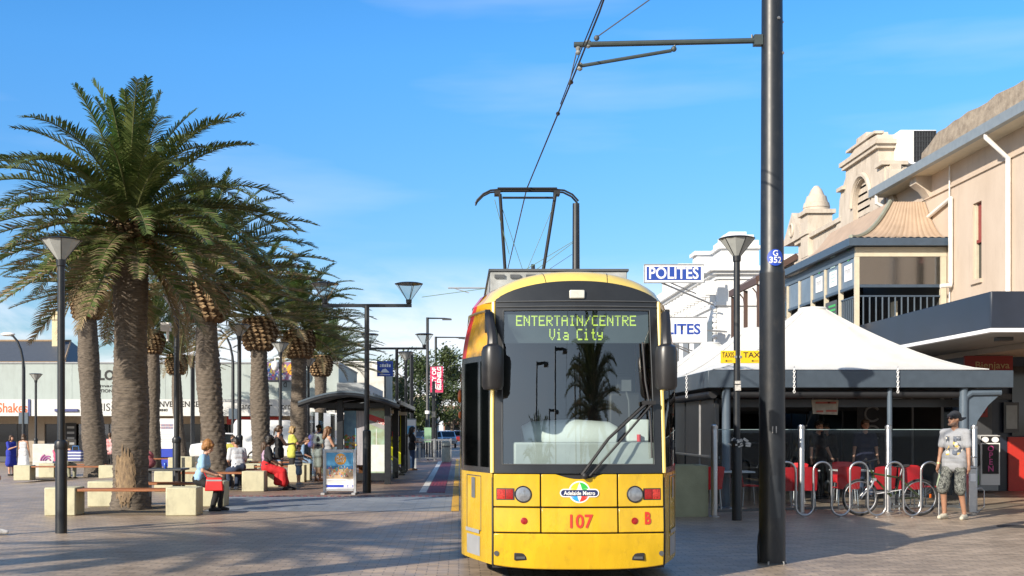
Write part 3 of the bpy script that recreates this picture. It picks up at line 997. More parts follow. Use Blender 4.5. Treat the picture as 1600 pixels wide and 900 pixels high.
pw.build('tension_cable', mat('green_cable', (0.15, 0.24, 0.17), 0.5), pn)
pbz = MB(); pbz.box(-0.5, 0.5, -0.5, 0.9, -0.1, 0.0)
pbz.build('pantograph_base', M_DGREY, pn)
# ------------------------------------------------------------------ palms
M_TRUNK = None
def trunk_mat():
    m = mat('palm_bark', (0.19, 0.155, 0.12), 0.9, scale=7, stretch=(1, 1, 5), col2=(0.05, 0.04, 0.032), bump=0.8, bscale=22)
    return m
M_TRUNK = trunk_mat()
M_CUT = mat('cut_frond_base', (0.30, 0.2, 0.105), 0.85, var=0.45, scale=9, bump=0.4)
M_STUB = mat('frond_base_fibre', (0.13, 0.08, 0.042), 0.95, var=0.4, scale=12)
M_SCAR = mat('bark_scar', (0.33, 0.23, 0.13), 0.9, scale=9, col2=(0.13, 0.09, 0.06), stretch=(3, 3, 1), bump=0.6)
M_FROND = leafmat('palm_frond', (0.042, 0.076, 0.016), (0.15, 0.18, 0.055), 0.42, 2.2, 0.2)
M_FRONDY = leafmat('young_frond', (0.04, 0.085, 0.018), (0.09, 0.14, 0.035), 0.4, 2.2, 0.25)
M_DRY = leafmat('dry_frond', (0.16, 0.115, 0.06), (0.32, 0.245, 0.14), 0.7, 2.5, 0.2)
M_RACH = mat('frond_rib', (0.10, 0.11, 0.04), 0.5, var=0.2)

def frond(mb, rng, az, elev, L, droop, nl=48, w=0.028, mi_leaf=0, mi_rib=1, dry_tips=0.0, mi_dry=2, roll=0.0, base=(0, 0, 0), r0=0.12):
    # the rib: an arc that leaves at elev and bends down
    ca, sa = math.cos(az), math.sin(az)
    pts = []
    n = 14
    x, z = r0 * math.cos(elev), r0 * math.sin(elev)
    e = elev
    side = rng.uniform(-0.25, 0.25)
    yy = 0.0
    for i in range(n + 1):
        pts.append(Vector((base[0] + ca * x - sa * yy, base[1] + sa * x + ca * yy, base[2] + z)))
        t = (i + 0.5) / n
        e2 = e - droop * (t ** 1.5)
        x += math.cos(e2) * L / n; z += math.sin(e2) * L / n
        yy += side * t * L / n * 0.6
    rs = [0.024 * (1 - 0.85 * i / n) + 0.003 for i in range(n + 1)]
    mb.tube(pts, rs, 4, mi_rib, cap=False)
    S0 = Vector((-sa, ca, 0))
    for k in range(nl):
        t = 0.10 + 0.90 * k / (nl - 1)
        q = t * n
        i = min(n - 1, int(q)); fr = q - i
        p = pts[i].lerp(pts[i + 1], fr)
        T = (pts[i + 1] - pts[i]).normalized()
        S = (S0 - T * S0.dot(T)).normalized()
        U = T.cross(S)
        if U.z < 0 and abs(elev) < 1.4: U = -U
        if roll: 
            S, U = S * math.cos(roll) + U * math.sin(roll), U * math.cos(roll) - S * math.sin(roll)
        ll = 0.46 * (math.sin(PI * min(1, 0.14 + 0.80 * t)) ** 0.7) * (L / 3.0) * rng.uniform(0.85, 1.12)
        fwd = 0.45 + 0.55 * t
        for sg in (-1, 1):
            v = rng.uniform(0.15, 0.6)
            d = (S * sg * 1.0 + T * fwd * rng.uniform(0.85, 1.2) + U * v).normalized()
            W = T * w * rng.uniform(0.8, 1.2)
            a = p - W * 0.5; b = p + W * 0.5
            m = p + d * ll * 0.55
            tip = p + d * ll + Vector((0, 0, -0.12 - 0.1 * rng.random())) * ll
            mi = mi_dry if rng.random() < dry_tips * (0.3 + t) else mi_leaf
            mb.add([a, b, m + W * 0.5, m - W * 0.5, tip], [(0, 1, 2, 3), (3, 2, 4)], mi)

def crown_mesh(seed, nf=82, nl=46, w=0.03, L=3.05, low=128):
    rng = random.Random(seed)
    c = MB(); y = MB(); d = MB()
    ga = PI * (3 - 5 ** 0.5)
    for i in range(nf):
        t = i / (nf - 1)
        elev = R(86 - low * t ** 0.92 + rng.uniform(-7, 7))
        az = i * ga + rng.uniform(-0.2, 0.2)
        LL = L * (0.80 + 0.24 * math.sin(PI * min(1, 0.1 + t * 0.75))) * rng.uniform(0.92, 1.08)
        droop = R(26 + 42 * math.sin(PI * min(1, t * 1.15 + 0.1)) + rng.uniform(-8, 10)) * (0.55 if t > 0.85 else 1)
        if t < 0.13:
            frond(y, rng, az, elev, LL * 0.9, droop * 0.6, nl, w, base=(0, 0, 0.25))
        else:
            frond(c, rng, az, elev, LL, droop, nl, w, dry_tips=0.55 * max(0, t - 0.5) / 0.5, base=(0, 0, 0.25 - 0.3 * t), r0=0.2)
    for i in range(9 if low > 110 else 5):           # dead fronds hanging under the crown
        frond(d, rng, i * ga * 1.7, R((-38 if low > 110 else -8) + rng.uniform(-18, 12)), L * rng.uniform(0.55, 0.9), R(42 if low > 110 else 60), int(nl * 0.8), w * 0.8, mi_leaf=0, base=(0, 0, -0.12), r0=0.3)
    return c, y, d
def boss_mesh(seed, r=0.55, h=0.9, n=150):
    rng = random.Random(seed)
    b = MB()
    prof = lambda t: r * (0.62 + 0.42 * math.sin(PI * (0.08 + 0.80 * t)) ** 0.8)
    b.lathe([(prof(i / 10) * 0.9, h * i / 10) for i in range(11)], (0, 0, 0), 18, 1)
    ga = PI * (3 - 5 ** 0.5)
    rows = max(5, int(n / 16))
    for i in range(n):
        t = (i + 0.5) / n
        row = int(t * rows)
        a = 2 * PI * ((i * rows / n % 1.0) + (0.5 * (row % 2)) / (n / rows)) + rng.uniform(-0.03, 0.03)
        tt = (row + 0.5) / rows + rng.uniform(-0.012, 0.012)
        rr = prof(min(1, tt))
        z = h * tt
        sw = 2 * PI * rr / (n / rows) * 0.53
        sh = h / rows * rng.uniform(.62, .85)
        C = Vector((math.cos(a) * rr, math.sin(a) * rr, z))
        O = Vector((math.cos(a), math.sin(a), 0.45)).normalized()
        S = Vector((-math.sin(a), math.cos(a), 0))
        U = O.cross(S); U = U if U.z > 0 else -U
        out = rng.uniform(0.02, 0.11)
        ring = [(-sw, 0), (0, -sh), (sw, 0), (0, sh * 0.9)]
        vs = [C - O * 0.12 + S * x * 1.05 + U * z_ * 1.05 for x, z_ in ring] + [C + O * out + S * x * 0.86 + U * (z_ * 0.7) for x, z_ in ring]
        b.add(vs, [(0, 1, 5, 4), (1, 2, 6, 5), (2, 3, 7, 6), (3, 0, 4, 7)], 1)
        b.add(vs[4:], [(0, 1, 2, 3)], 0)
    return b
def trunk_mesh(seed, H, rb, rt, lean=(0, 0), amp=0.035, rows_m=9.0, cols=11, flare=0.25):
    rng = random.Random(seed)
    b = MB()
    n = 44
    rows = int(H * 26)
    ph = rng.random()
    for i in range(rows + 1):
        t = i / rows
        z = H * t
        r0 = rt + (rb - rt) * (1 - t) ** 0.9 + flare * rb * math.exp(-z / 0.28) + 0.02 * math.sin(z * 2.1 + seed)
        for j in range(n):
            a = 2 * PI * j / n
            # leaf-scar pattern: offset rows of wide lozenges
            rz = z * rows_m + 0.55 * mnoise.noise((math.cos(a) * 1.3, math.sin(a) * 1.3, z * 1.6 + seed))
            row = math.floor(rz)
            fz = rz - row
            fc = (a / (2 * PI) * cols + 0.5 * (row % 2) + ph) % 1.0
            dd = abs(fc - 0.5) * 2
            rid = max(0.0, 1 - (abs(fz - 0.42) * 1.7) ** 1.6 - 0.75 * dd ** 2.5)
            ax = amp * (0.65 + 0.8 * mnoise.noise((math.cos(a) * 2 + 7, math.sin(a) * 2, z * 2.2 + seed)))
            r = r0 + ax * (rid - 0.35) + 0.02 * mnoise.noise((math.cos(a) * 4, math.sin(a) * 4, z * 7)) + rng.uniform(-0.006, 0.006)
            sway = math.sin(t * PI / 2)
            b.v.append((r * math.cos(a) + lean[0] * sway, r * math.sin(a) + lean[1] * sway, z))
    for i in range(rows):
        for j in range(n):
            b.f.append([i * n + j, i * n + (j + 1) % n, (i + 1) * n + (j + 1) % n, (i + 1) * n + j]); b.m.append(0)
    b.f.append([rows * n + j for j in range(n)]); b.m.append(0)
    return b
CROWNS = {}
def palm(label, px, d, zboss, rb, rt, bh, br, kind, rz, lean=0.0, csc=1.0, amp=0.03, x=None, seed=1, drop=0.0, scar=False, rows_m=9):
    X = PX(px, d) if x is None else x
    z0 = gz(X, d)
    H = zboss - z0 + 0.25
    p = thing('palm_tree', label, 'palm tree', (X, d, z0), 0, 'date palms on the square')
    t = trunk_mesh(seed, H, rb, rt, (lean, 0), amp, rows_m=rows_m).build('trunk', M_TRUNK, p, smooth=60, fix=False)
    if scar:                                          # worn patch of bark near the foot, with torn fibre round it
        rng = random.Random(3)
        def rad(z):
            q = z / H
            return rt + (rb - rt) * (1 - q) ** 0.9 + 0.25 * rb * math.exp(-z / 0.28) + 0.02 * math.sin(z * 2.1 + seed)
        sc_ = MB()
        A0, Z0, na, nz = -PI / 2 - 0.05, 0.62, 22, 34
        ok = {}
        for j in range(nz + 1):
            for i in range(na + 1):
                u = -1 + 2 * i / na; v = -1 + 2 * j / nz
                a = A0 + u * 0.62; z = Z0 + v * 0.55
                r = rad(z) + 0.012 + 0.012 * rng.random()
                sc_.v.append((r * math.cos(a), r * math.sin(a), z))
                ok[(i, j)] = u * u * (1.0 + 0.5 * max(0, v)) + v * v < 0.86 + 0.3 * (rng.random() - 0.5)
        for j in range(nz):
            for i in range(na):
                if ok[(i, j)] and ok[(i + 1, j + 1)]:
                    k = j * (na + 1) + i
                    sc_.f.append([k, k + 1, k + na + 2, k + na + 1]); sc_.m.append(0)
        for k in range(60):
            t_ = rng.uniform(0.1, PI - 0.1) if k % 4 else rng.uniform(-PI, 0)
            a = A0 + 0.6 * math.cos(t_) * rng.uniform(.8, 1.05); z = Z0 + 0.52 * math.sin(t_) * rng.uniform(.8, 1.15)
            if z < .1: continue
            rr = rad(z) + 0.014
            o = Vector((math.cos(a), math.sin(a), 0)); s_ = Vector((-math.sin(a), math.cos(a), 0))
            c = o * rr + Vector((0, 0, z)); l = rng.uniform(0.04, 0.11); w = rng.uniform(0.006, 0.016)
            sc_.add([c - s_ * w - Vector((0, 0, l)), c + s_ * w - Vector((0, 0, l)), c + s_ * w * .5 + Vector((0, 0, l)) + o * .012, c - s_ * w * .5 + Vector((0, 0, l)) + o * .012], [(0, 1, 2, 3)])
        sc_.build('split_bark', M_SCAR, t, fix=False)
    if kind not in CROWNS:
        far = kind >= 10
        c, y, dd = crown_mesh(20 + kind, 56 if far else (100 if kind == 0 else 64), 36 if far else 66, 0.046 if far else 0.036, low=119 if kind == 0 else 92)
        CROWNS[kind] = [m_.build(nm, mm, p, fix=False, smooth=0) for m_, nm, mm in ((c, 'crown', [M_FROND, M_RACH, M_DRY]), (y, 'young_fronds', [M_FRONDY, M_RACH, M_DRY]), (dd, 'dead_fronds', [M_DRY, M_RACH, M_DRY]))]
        os_ = CROWNS[kind]
    else:
        os_ = []
        for o in CROWNS[kind]:
            c = o.copy(); COL.objects.link(c); c.parent = p; os_.append(c)
    for o in os_:
        o.location = (lean, 0, zboss - z0 + bh * 0.92 - drop)
        o.rotation_euler = (0, 0, rz)
        o.scale = (csc, csc, csc)
    bo = boss_mesh(seed + 50, br, bh, 150).build('frond_stubs', [M_CUT, M_STUB], p, (lean, 0, zboss - z0), smooth=0, fix=False)
    return p
palm('biggest and nearest palm tree with thick grey trunk in a timber and cream block seat', 204, 23.5, 4.95, 0.35, 0.32, 0.75, 0.42, 0, 0.3, csc=1.0, amp=0.028, seed=4, drop=0.15, scar=True, rows_m=13)
palm('leaning palm tree left of the nearest palm, behind the lamp post', 152, 43.5, 5.65, 0.42, 0.33, 1.25, 0.56, 1, 1.1, lean=-0.35, csc=1.0, amp=0.028, seed=5)
palm('slim palm tree just right of the thickest trunk, with bare smooth bark', 239, 50, 4.8, 0.31, 0.27, 0.95, 0.42, 11, 2.0, csc=0.92, amp=0.018, seed=6)
palm('slender palm tree beside the plain black post', 285, 60, 4.4, 0.27, 0.23, 0.95, 0.5, 10, 0.5, lean=-0.3, csc=0.95, amp=0.018, seed=7)
palm('palm tree with stepped bark behind the woman in the blue shirt', 343, 31.8, 4.5, 0.33, 0.29, 1.0, 0.55, 2, 2.2, lean=-0.35, csc=1.06, amp=0.042, seed=8, drop=-.12, rows_m=8)
palm('palm tree behind the woman in the red skirt and black top', 410, 42, 4.42, 0.34, 0.29, 1.15, 0.56, 2, 3.7, lean=-0.12, csc=.98, amp=0.042, seed=9, drop=-.12, rows_m=8)
palm('palm tree with orange-brown frond stubs behind the woman in yellow', 467, 48, 4.5, 0.34, 0.3, 1.1, 0.58, 1, 4.4, csc=.98, amp=0.04, seed=10, drop=-.1)
palm('palm tree directly behind the left end of the tram shelter', 501, 60, 4.3, 0.32, 0.28, 1.0, 0.54, 10, 3.0, csc=.98, amp=0.036, seed=11, drop=-.08)
palm('farthest palm tree of the row, rising behind the tram shelter roof', 524, 75, 4.7, 0.33, 0.28, 1.1, 0.5, 11, 5.1, csc=1.08, amp=0.025, seed=12)

# ------------------------------------------------------------------ broad-leaved street trees
M_LEAF1 = leafmat('street_tree_leaf', (0.035, 0.06, 0.018), (0.085, 0.115, 0.035), 0.5, 0.8, 0.25)
M_LEAF2 = leafmat('dark_tree_leaf', (0.02, 0.04, 0.013), (0.05, 0.075, 0.025), 0.5, 0.8, 0.2)
M_BARK = mat('grey_bark', (0.13, 0.11, 0.09), 0.9, var=0.35, scale=8, stretch=(3, 3, 1), bump=0.5)
def street_tree(label, X, d, H, rad, seed, lm, n=5200, ls=0.11, low=0.3, trunk_r=0.16):
    rng = random.Random(seed)
    p = thing('street_tree', label, 'tree', (X, d, gz(X, d)), 0, 'leafy trees far down the street')
    tr = MB()
    tr.tube([(0, 0, 0), (0.05, 0, H * 0.25), (-0.05, 0.05, H * 0.5), (0.05, 0, H * 0.8)], [trunk_r * 1.2, trunk_r, trunk_r * .7, 0.03], 8)
    cl = []
    for k in range(26):
        a = rng.uniform(0, 2 * PI); t = rng.random()
        z = H * (low + (0.97 - low) * t)
        rr = rad * (0.35 + 0.65 * math.sin(PI * (0.15 + 0.72 * t))) * rng.uniform(0.45, 0.95)
        c = Vector((rr * math.cos(a), rr * math.sin(a), z))
        cl.append((c, rng.uniform(0.32, 0.6) * rad * 0.6))
        tr.tube([(0, 0, max(H * 0.2, z - rr * 0.9)), c], [0.05, 0.012], 5)
    tr.build('trunk', M_BARK, p)
    cr = MB()
    for k in range(n):
        c, r = cl[int(rng.random() * len(cl))]
        v = Vector((rng.gauss(0, 1), rng.gauss(0, 1), rng.gauss(0, 0.85)))
        v = v.normalized() * r * rng.uniform(0.3, 1.1)
        q = c + v
        nrm = Vector((rng.gauss(0, 1), rng.gauss(0, 1), rng.gauss(0.5, 1))).normalized()
        u = nrm.orthogonal().normalized(); w = nrm.cross(u)
        s_ = ls * rng.uniform(0.7, 1.4)
        cr.add([q - u * s_, q + w * s_ * .5, q + u * s_, q - w * s_ * .5], [(0, 1, 2, 3)])
    cr.build('crown', lm, p, fix=False, smooth=0)
    return p
street_tree('olive green street tree right behind the pink banner', -1.9, 88, 7.2, 3.1, 3, M_LEAF1, n=7500)
street_tree('bushy street tree between the shelter roof and the banner pole', -4.6, 96, 7.2, 3.0, 4, M_LEAF1, n=6500)
street_tree('lower dark street tree close beside the tram roof edge', -0.7, 118, 7.4, 2.7, 5, M_LEAF2, n=4200, ls=0.14)
street_tree('pale leafed tree against the white shop behind the shelter', -6.3, 104, 6.9, 2.0, 6, M_LEAF1, n=3000, ls=0.13)
street_tree('farthest dark tree closing the end of the street', 3.0, 170, 8.5, 4.2, 8, M_LEAF2, n=3600, ls=0.22)
# ------------------------------------------------------------------ lamps and poles
M_SHADE = mat('frosted_lamp_panel', (0.42, 0.44, 0.43), 0.25, var=0.12, scale=5)
M_SHADEG = glass('lamp_glass', (0.8, 0.83, 0.82), 0.1, 0.35)
def lamp_head(p, x, z, r=0.3, h=0.31, mm=None):
    """inverted cone: glass panels, ribs and a dark lid"""
    n = 10
    sh = MB()
    sh.lathe([(0.065, z - h), (r, z - 0.015)], (x, 0, 0), n)
    s_ = sh.build('lamp_shade', mm or M_SHADE, p, smooth=0)
    ri = MB()
    for j in range(n):
        if j % 2: continue
        a = 2 * PI * j / n
        ri.bar((x + 0.067 * math.cos(a), 0.067 * math.sin(a), z - h), (x + (r + .003) * math.cos(a), (r + .003) * math.sin(a), z - 0.012), 0.012, 0.012)
    ri.build('rib', M_BLACK, s_)
    li = MB(); li.lathe([(r + 0.012, z - 0.016), (r + 0.018, z - 0.005), (r * 0.8, z + 0.018), (0.02, z + 0.03)], (x, 0, 0), 20)
    li.build('lid', M_BLACK, s_)
    ne = MB(); ne.lathe([(0.05, z - h - 0.11), (0.07, z - h - 0.09), (0.075, z - h)], (x, 0, 0), 12)
    ne.build('collar', M_BLACK, p)
def cone_lamp(label, X, d, H=4.5, group='cone lamps along the square', sleeve=1.38):
    p = thing('street_lamp', label, 'street lamp', (X, d, gz(X, d)), 0, group)
    po = MB()
    po.lathe([(0.088, 0), (0.088, sleeve), (0.08, sleeve + 0.03), (0.058, sleeve + 0.05), (0.055, H - 0.4)], (0, 0, 0), 16)
    po.build('pole', M_BLACK, p)
    co = MB(); co.lathe([(0.095, sleeve - 0.09), (0.1, sleeve - 0.07), (0.1, sleeve - 0.005), (0.09, sleeve + 0.028)], (0, 0, 0), 16)
    co.build('sleeve_ring', M_BLACK, p)
    lamp_head(p, 0, H)
    return p
L1 = cone_lamp('nearest cone street lamp, standing left of the thick palm trunk', -6.1, 18.16)
def lamp_at(label, px, ytop, H=4.5, x=None):
    d = (H - CAM_Z) * F / (HY - ytop)
    X = PX(px, d)
    return dup(L1, (X, d, gz(X, d)), 0.3, label)
lamp_at('cone street lamp carrying a white weather box, beside the picnic table', 276, 463)
lamp_at('cone street lamp just right of the stepped palm trunk', 374, 508)
lamp_at('cone street lamp with a white dome camera, behind the woman in a black singlet', 438, 536)
lamp_at('cone street lamp against the palm trunk left of the shelter', 482, 561)
lamp_at('cone street lamp by the women in the blue dress and long skirt', 56, 575)
lamp_at('small distant cone street lamp left of the leaning palm', 123, 591)
lamp_at('distant cone street lamp above the back of the shelter', 634, 550)
# weather box and camera hang on their lamps
wb_ = MB(); d_ = 25.9
wx = thing('weather_box', 'white louvred weather box fixed to the lamp pole', 'sensor', (PX(262, d_), d_, PZ(513, d_)))
wb_.box(-0.13, 0.05, -0.1, 0.1, -0.06, 0.12)
for i in range(5):
    wb_.box(-0.14, 0.06, -0.11, 0.11, -0.055 + i * 0.035, -0.04 + i * 0.035)
wb_.build('housing', M_SIGNW, wx)
MB().cyl((0, 0, -0.06), (0, 0, -0.28), 0.03).build('sensor_tube', M_SIGNW, wx)
MB().bar((0.05, 0, 0.03), (0.2, 0.0, 0.03), 0.03, 0.04).build('bracket', M_SIGNW, wx)
d_ = 40.0
dc = thing('dome_camera', 'white dome camera hanging from a lamp bracket', 'camera', (PX(430, d_), d_, PZ(572, d_)))
MB().lathe([(0.05, 0.16), (0.12, 0.12), (0.14, 0.0), (0.12, -0.06), (0.09, -0.13), (0.03, -0.17)], n=16).build('housing', M_SIGNW, dc)
MB().tube([(0, 0, 0.15), (0, 0, 0.28), (0.1, 0, 0.3), (0.16, 0, 0.28)], 0.025, 6).build('bracket', M_SIGNW, dc)
# double-headed lamp by the shelter
def double_lamp(label, X, d):
    p = thing('double_lamp', label, 'street lamp', (X, d, 0), 0, 'double cone lamps by the tram stop')
    po = MB()
    po.lathe([(0.105, 0), (0.105, 1.5), (0.1, 1.55), (0.065, 1.57), (0.06, 4.68)], n=16)
    po.build('pole', M_BLACK, p)
    a = MB(); a.box(-1.12, 1.12, -0.035, 0.035, 4.64, 4.72)
    a.build('arm', M_BLACK, p)
    for s in (-1, 1):
        lamp_head(p, s * 1.05, 5.23, 0.34, 0.4, M_SHADEG)
    return p
DL = double_lamp('tall double-headed lamp standing in front of the tram shelter', -2.3, 29.6)
dup(DL, (-2.38, 45.4, 0), 0, 'second double-headed lamp, farther back behind the shelter')

def plain_post(label, px, d, ytop, w, rz=0.4):
    X = PX(px, d); H = PZ(ytop, d) - gz(X, d)
    p = thing('black_post', label, 'post', (X, d, gz(X, d)), rz)
    MB().box(-w / 2, w / 2, -w / 2, w / 2, 0, H).build('shaft', M_BLACK, p, bevel=0.01)
    MB().box(-w * .8, w * .8, -w * .8, w * .8, 0, 0.03).build('base_plate', M_DGREY, p)
    MB().box(-w * .55, w * .55, -w * .55, w * .55, H, H + 0.03).build('cap', M_DGREY, p)
plain_post('plain black square post between two slim palms', 301, 55, 558, 0.17)
plain_post('plain black square post rising behind the shelter roof', 643, 58, 555, 0.16)
# tall posts with an arm to the right along the track
def arm_post(label, px, d, ytop, arm, banner=False):
    X = PX(px, d); H = PZ(ytop, d)
    p = thing('light_mast', label, 'light mast', (X, d, 0), 0, 'tall masts along the track')
    MB().lathe([(0.15, 0), (0.14, 2.2), (0.11, 2.25), (0.09, H)], n=12).build('mast', M_BLACK, p)
    MB().tube([(0, 0, H - 0.05), (arm * 0.7, 0, H - 0.06), (arm, 0, H - 0.1)], [0.05, 0.04, 0.035], 8).build('arm', M_BLACK, p)
    MB().box(arm * 0.62, arm * 1.02, -0.12, 0.12, H - 0.17, H - 0.09).build('light_head', M_DGREY, p, bevel=0.02)
    MB().lathe([(0.16, 2.55), (0.16, 2.75)], n=12).build('band', M_SIGNW, p)
    return p, X, d
arm_post('mast carrying the pink banner, tallest of the masts', 668, 75, 496, 1.5)
arm_post('mast with a light arm reaching towards the tram, behind the banner', 681, 90, 526, 2.8)
arm_post('farthest of the masts, thin, above the shelter end', 657, 117, 558, 2.8)
M_PINK = mat('banner_pink', (0.7, 0.05, 0.14), 0.7, var=0.08)
bn = thing('pink_banner', 'pink vertical banner with white lettering hung from a mast', 'banner', (PX(672.5, 74.8), 74.8, 0))
b_ = MB()
vs = []
for j in range(9):
    for i in range(5):
        vs.append((0.8 * i / 4, 0.05 * math.sin(j * 0.9 + i), PZ(613, 74.8) + (PZ(573, 74.8) - PZ(613, 74.8)) * j / 8))
b_.add(vs, [(j * 5 + i, j * 5 + i + 1, j * 5 + i + 6, j * 5 + i + 5) for j in range(8) for i in range(4)])
bcl = b_.build('cloth', M_PINK, bn, fix=False)
text('CITY OF', 0.36, M_SIGNW, 'lettering', bcl, (0.25, -0.09, PZ(591, 74.8)), (PI / 2, -PI / 2, 0), bold=0.012)
text('GLENELG', 0.34, M_SIGNW, 'lettering', bcl, (0.57, -0.09, PZ(591, 74.8)), (PI / 2, -PI / 2, 0), bold=0.012)
sw = MB()
for k in range(2):
    sw.tube([(0.08 + 0.09 * i, -0.09, PZ(608 - k * 2.5, 74.8) + 0.06 * math.sin(i * 0.9 + k)) for i in range(8)], 0.018, 4)
sw.build('wave_mark', M_SIGNW, bcl)
for z_ in (PZ(573, 74.8) + .03, PZ(613, 74.8) - .03):
    MB().tube([(-0.1, 0.02, z_), (0.82, 0.02, z_)], 0.025, 6).build('rod', M_DGREY, bn)
d_ = 62
sp_ = thing('signal_post', 'dark signal post standing in front of the pink banner', 'post', (PX(677.5, d_), d_, 0))
MB().lathe([(0.09, 0), (0.085, PZ(596, d_))], n=10).build('shaft', M_BLACK, sp_)
MB().lathe([(0.16, 0), (0.16, 0.04), (0.1, 0.06)], n=12).build('foot', M_DGREY, sp_)
MB().box(-0.1, 0.1, -0.13, -0.08, 2.2, 2.5).build('signal_box', M_DGREY, sp_)
d_ = 60
gs = thing('green_sign', 'pale green notice plate on a post by the railing', 'sign', (PX(668.5, d_), d_, 0))
MB().box(-0.18, 0.18, -0.02, 0.02, PZ(691, d_), PZ(668, d_)).build('plate', mat('pale_green', (0.22, 0.38, 0.24), 0.5), gs)
MB().lathe([(0.05, 0), (0.05, PZ(668, d_) + 0.05)], (0, 0.08, 0), 10).build('post', M_BLACK, gs)
# curved white-headed street lights, far left
def curved_light(label, px, d, ytop, reach):
    X = PX(px, d); H = PZ(ytop, d) - gz(X, d)
    p = thing('curved_street_light', label, 'street light', (X, d, gz(X, d)), 0)
    pts = [(0, 0, 0), (0, 0, H * 0.72)] + [(reach * (1 - math.cos(R(a))), 0, H * 0.72 + H * 0.26 * math.sin(R(a))) for a in (15, 35, 55, 75, 88)]
    MB().tube(pts, [0.09, 0.075, 0.06, 0.055, 0.05, 0.045, 0.045], 10).build('pole', M_BLACK, p)
    MB().ball((reach * 1.12, 0, H * 0.985), (0.33, 0.16, 0.09), 12).build('light_head', M_SIGNW, p)
    MB().lathe([(0.13, 0), (0.13, 1.2), (0.1, 1.25)], n=12).build('base', M_BLACK, p)
    MB().box(-0.2, 0.2, -0.06, 0.06, 2.1, 2.6).build('control_box', M_BLUEGREY, p)
curved_light('curved street light with a white head above the chimneyed roof', 37, 52, 519, -0.62)
curved_light('curved street light with a white head between two palm trunks', 364, 58, 512, -0.75)

# catenary poles with the overhead line
def catenary(label, X, d, H, armx, zarm, number=None):
    p = thing('catenary_pole', label, 'pole', (X, d, 0), 0, 'overhead line poles')
    MB().lathe([(0.155, 0), (0.148, 3.44), (0.15, 3.46), (0.137, 3.5), (0.11, H)], n=32).build('pole', M_BLACK, p)
    MB().lathe([(0.17, 0), (0.17, 0.012)], n=24).build('base_plate', M_DGREY, p)
    a = MB()
    a.tube([(-0.13, 0, zarm + 0.02), (armx - X - 0.05, 0, zarm - 0.03)], 0.033, 10)
    a.obox((-0.17, 0, zarm + 0.02), (0.05, 0.05, 0.06))
    a.tube([(-0.24, -0.0, zarm + 0.02), (-0.24, 0, zarm + 0.09)], 0.012, 6)
    a.build('bracket_arm', mat('arm_green_grey', (0.05, 0.065, 0.065), 0.45), p)
    r = MB()
    r.tube([(-1.2, 0, zarm - 0.1), (armx - X + 0.02, -0.02, zarm - 0.29)], 0.022, 8)
    r.ball((-1.17, 0, zarm - 0.08), 0.035); r.tube([(-1.15, 0, zarm), (-1.17, 0, zarm - 0.1)], 0.012, 6)
    r.build('registration_arm', mat('arm_green_grey', (0.05, 0.065, 0.065), 0.45), p)
    s = MB()
    s.tube([(-0.13, 0, zarm + 1.45), (armx - X + 0.22, 0, zarm + 0.06)], 0.008, 5)
    s.tube([(armx - X + 0.0, 0, zarm - 0.03), (armx - X - 0.02, 0, zarm - 0.12), (armx - X - 0.09, 0.2, zarm - 0.45)], 0.008, 5)
    s.ball((armx - X + 0.22, 0, zarm + 0.05), 0.035)
    s.build('stay_wire', M_DGREY, p)
    i = MB()
    for x, z in ((armx - X, zarm - 0.1), (armx - X + 0.02, zarm - 0.29), (armx - X + 0.12, zarm - 0.02)):
        i.lathe([(0.015, -0.05), (0.035, -0.03), (0.02, 0), (0.035, 0.03), (0.015, 0.05)], (x, 0, z), 10)
    i.build('insulator', mat('insulator_grey', (0.25, 0.26, 0.25), 0.4), p)
    b = MB()
    for (z, a_) in ((zarm + 0.25, -1.2), (zarm + 0.25, 0.2), (1.2, 2.6), (zarm - 0.15, -0.6)):
        b.ball((0.13 * math.cos(a_), 0.13 * math.sin(a_), z), 0.02, 6)
    b.build('bolt', M_GALV, p)
    return p
cp = catenary('tall black overhead line pole numbered on a round blue plate', 3.73, 14.1, 9.5, 1.42, PZ(66, 14.1))
hd_ = MB()                                           # hatch, cable and foot bolts of the near pole
for z0_, z1_ in ((.55, 1.05),):
    vs_ = []
    for i in range(7):
        a = -PI / 2 - .45 + .9 * i / 6
        vs_ += [(.157 * math.cos(a), .157 * math.sin(a), z0_), (.157 * math.cos(a), .157 * math.sin(a), z1_)]
    hd_.add(vs_, [(2 * i, 2 * i + 2, 2 * i + 3, 2 * i + 1) for i in range(6)])
hd_.build('hatch', mat('hatch_paint', (0.016, 0.02, 0.026), .5), cp, fix=False)
MB().tube([(-.17, -.02, 0.0), (-.175, -.02, .2), (-.165, -.02, .33), (-.15, -.02, .4)], .01, 6).build('cable', M_RUBBER, cp)
for a in (0.4, 1.6, 2.9, 4.2, 5.4):
    MB().cyl((.163 * math.cos(a), .163 * math.sin(a), .0), (.163 * math.cos(a), .163 * math.sin(a), .035), .012, n=6).build('foot_bolt', M_GALV, cp)
MB().add([wr_ for wr_ in [(.153 * math.sin(u), -.153 * math.cos(u), z) for u, z in ((-.25, 1.55), (.1, 1.55), (.1, 1.63), (-.25, 1.63))]], [(0, 1, 2, 3)]).build('torn_sticker', mat('torn_paper', (0.5, 0.48, 0.45), 0.8, var=0.5, scale=30), cp, fix=False)
zpl = PZ(405, 14.1)
disc = []
M_NBLUE = mat('number_blue', (0.015, 0.06, 0.42), 0.4, var=0)
def wrap(r):
    return lambda x, z: (r * math.sin(x / r), -r * math.cos(x / r), z)
pd = MB()
rw = wrap(0.152)
ns = 12
pv, pf = [], []
for j in range(5):                                    # disc bent round the pole
    for i in range(28):
        q = 0.098 * j / 4; a = 2 * PI * i / 28
        pv.append(rw(q * math.cos(a), zpl + q * math.sin(a)))
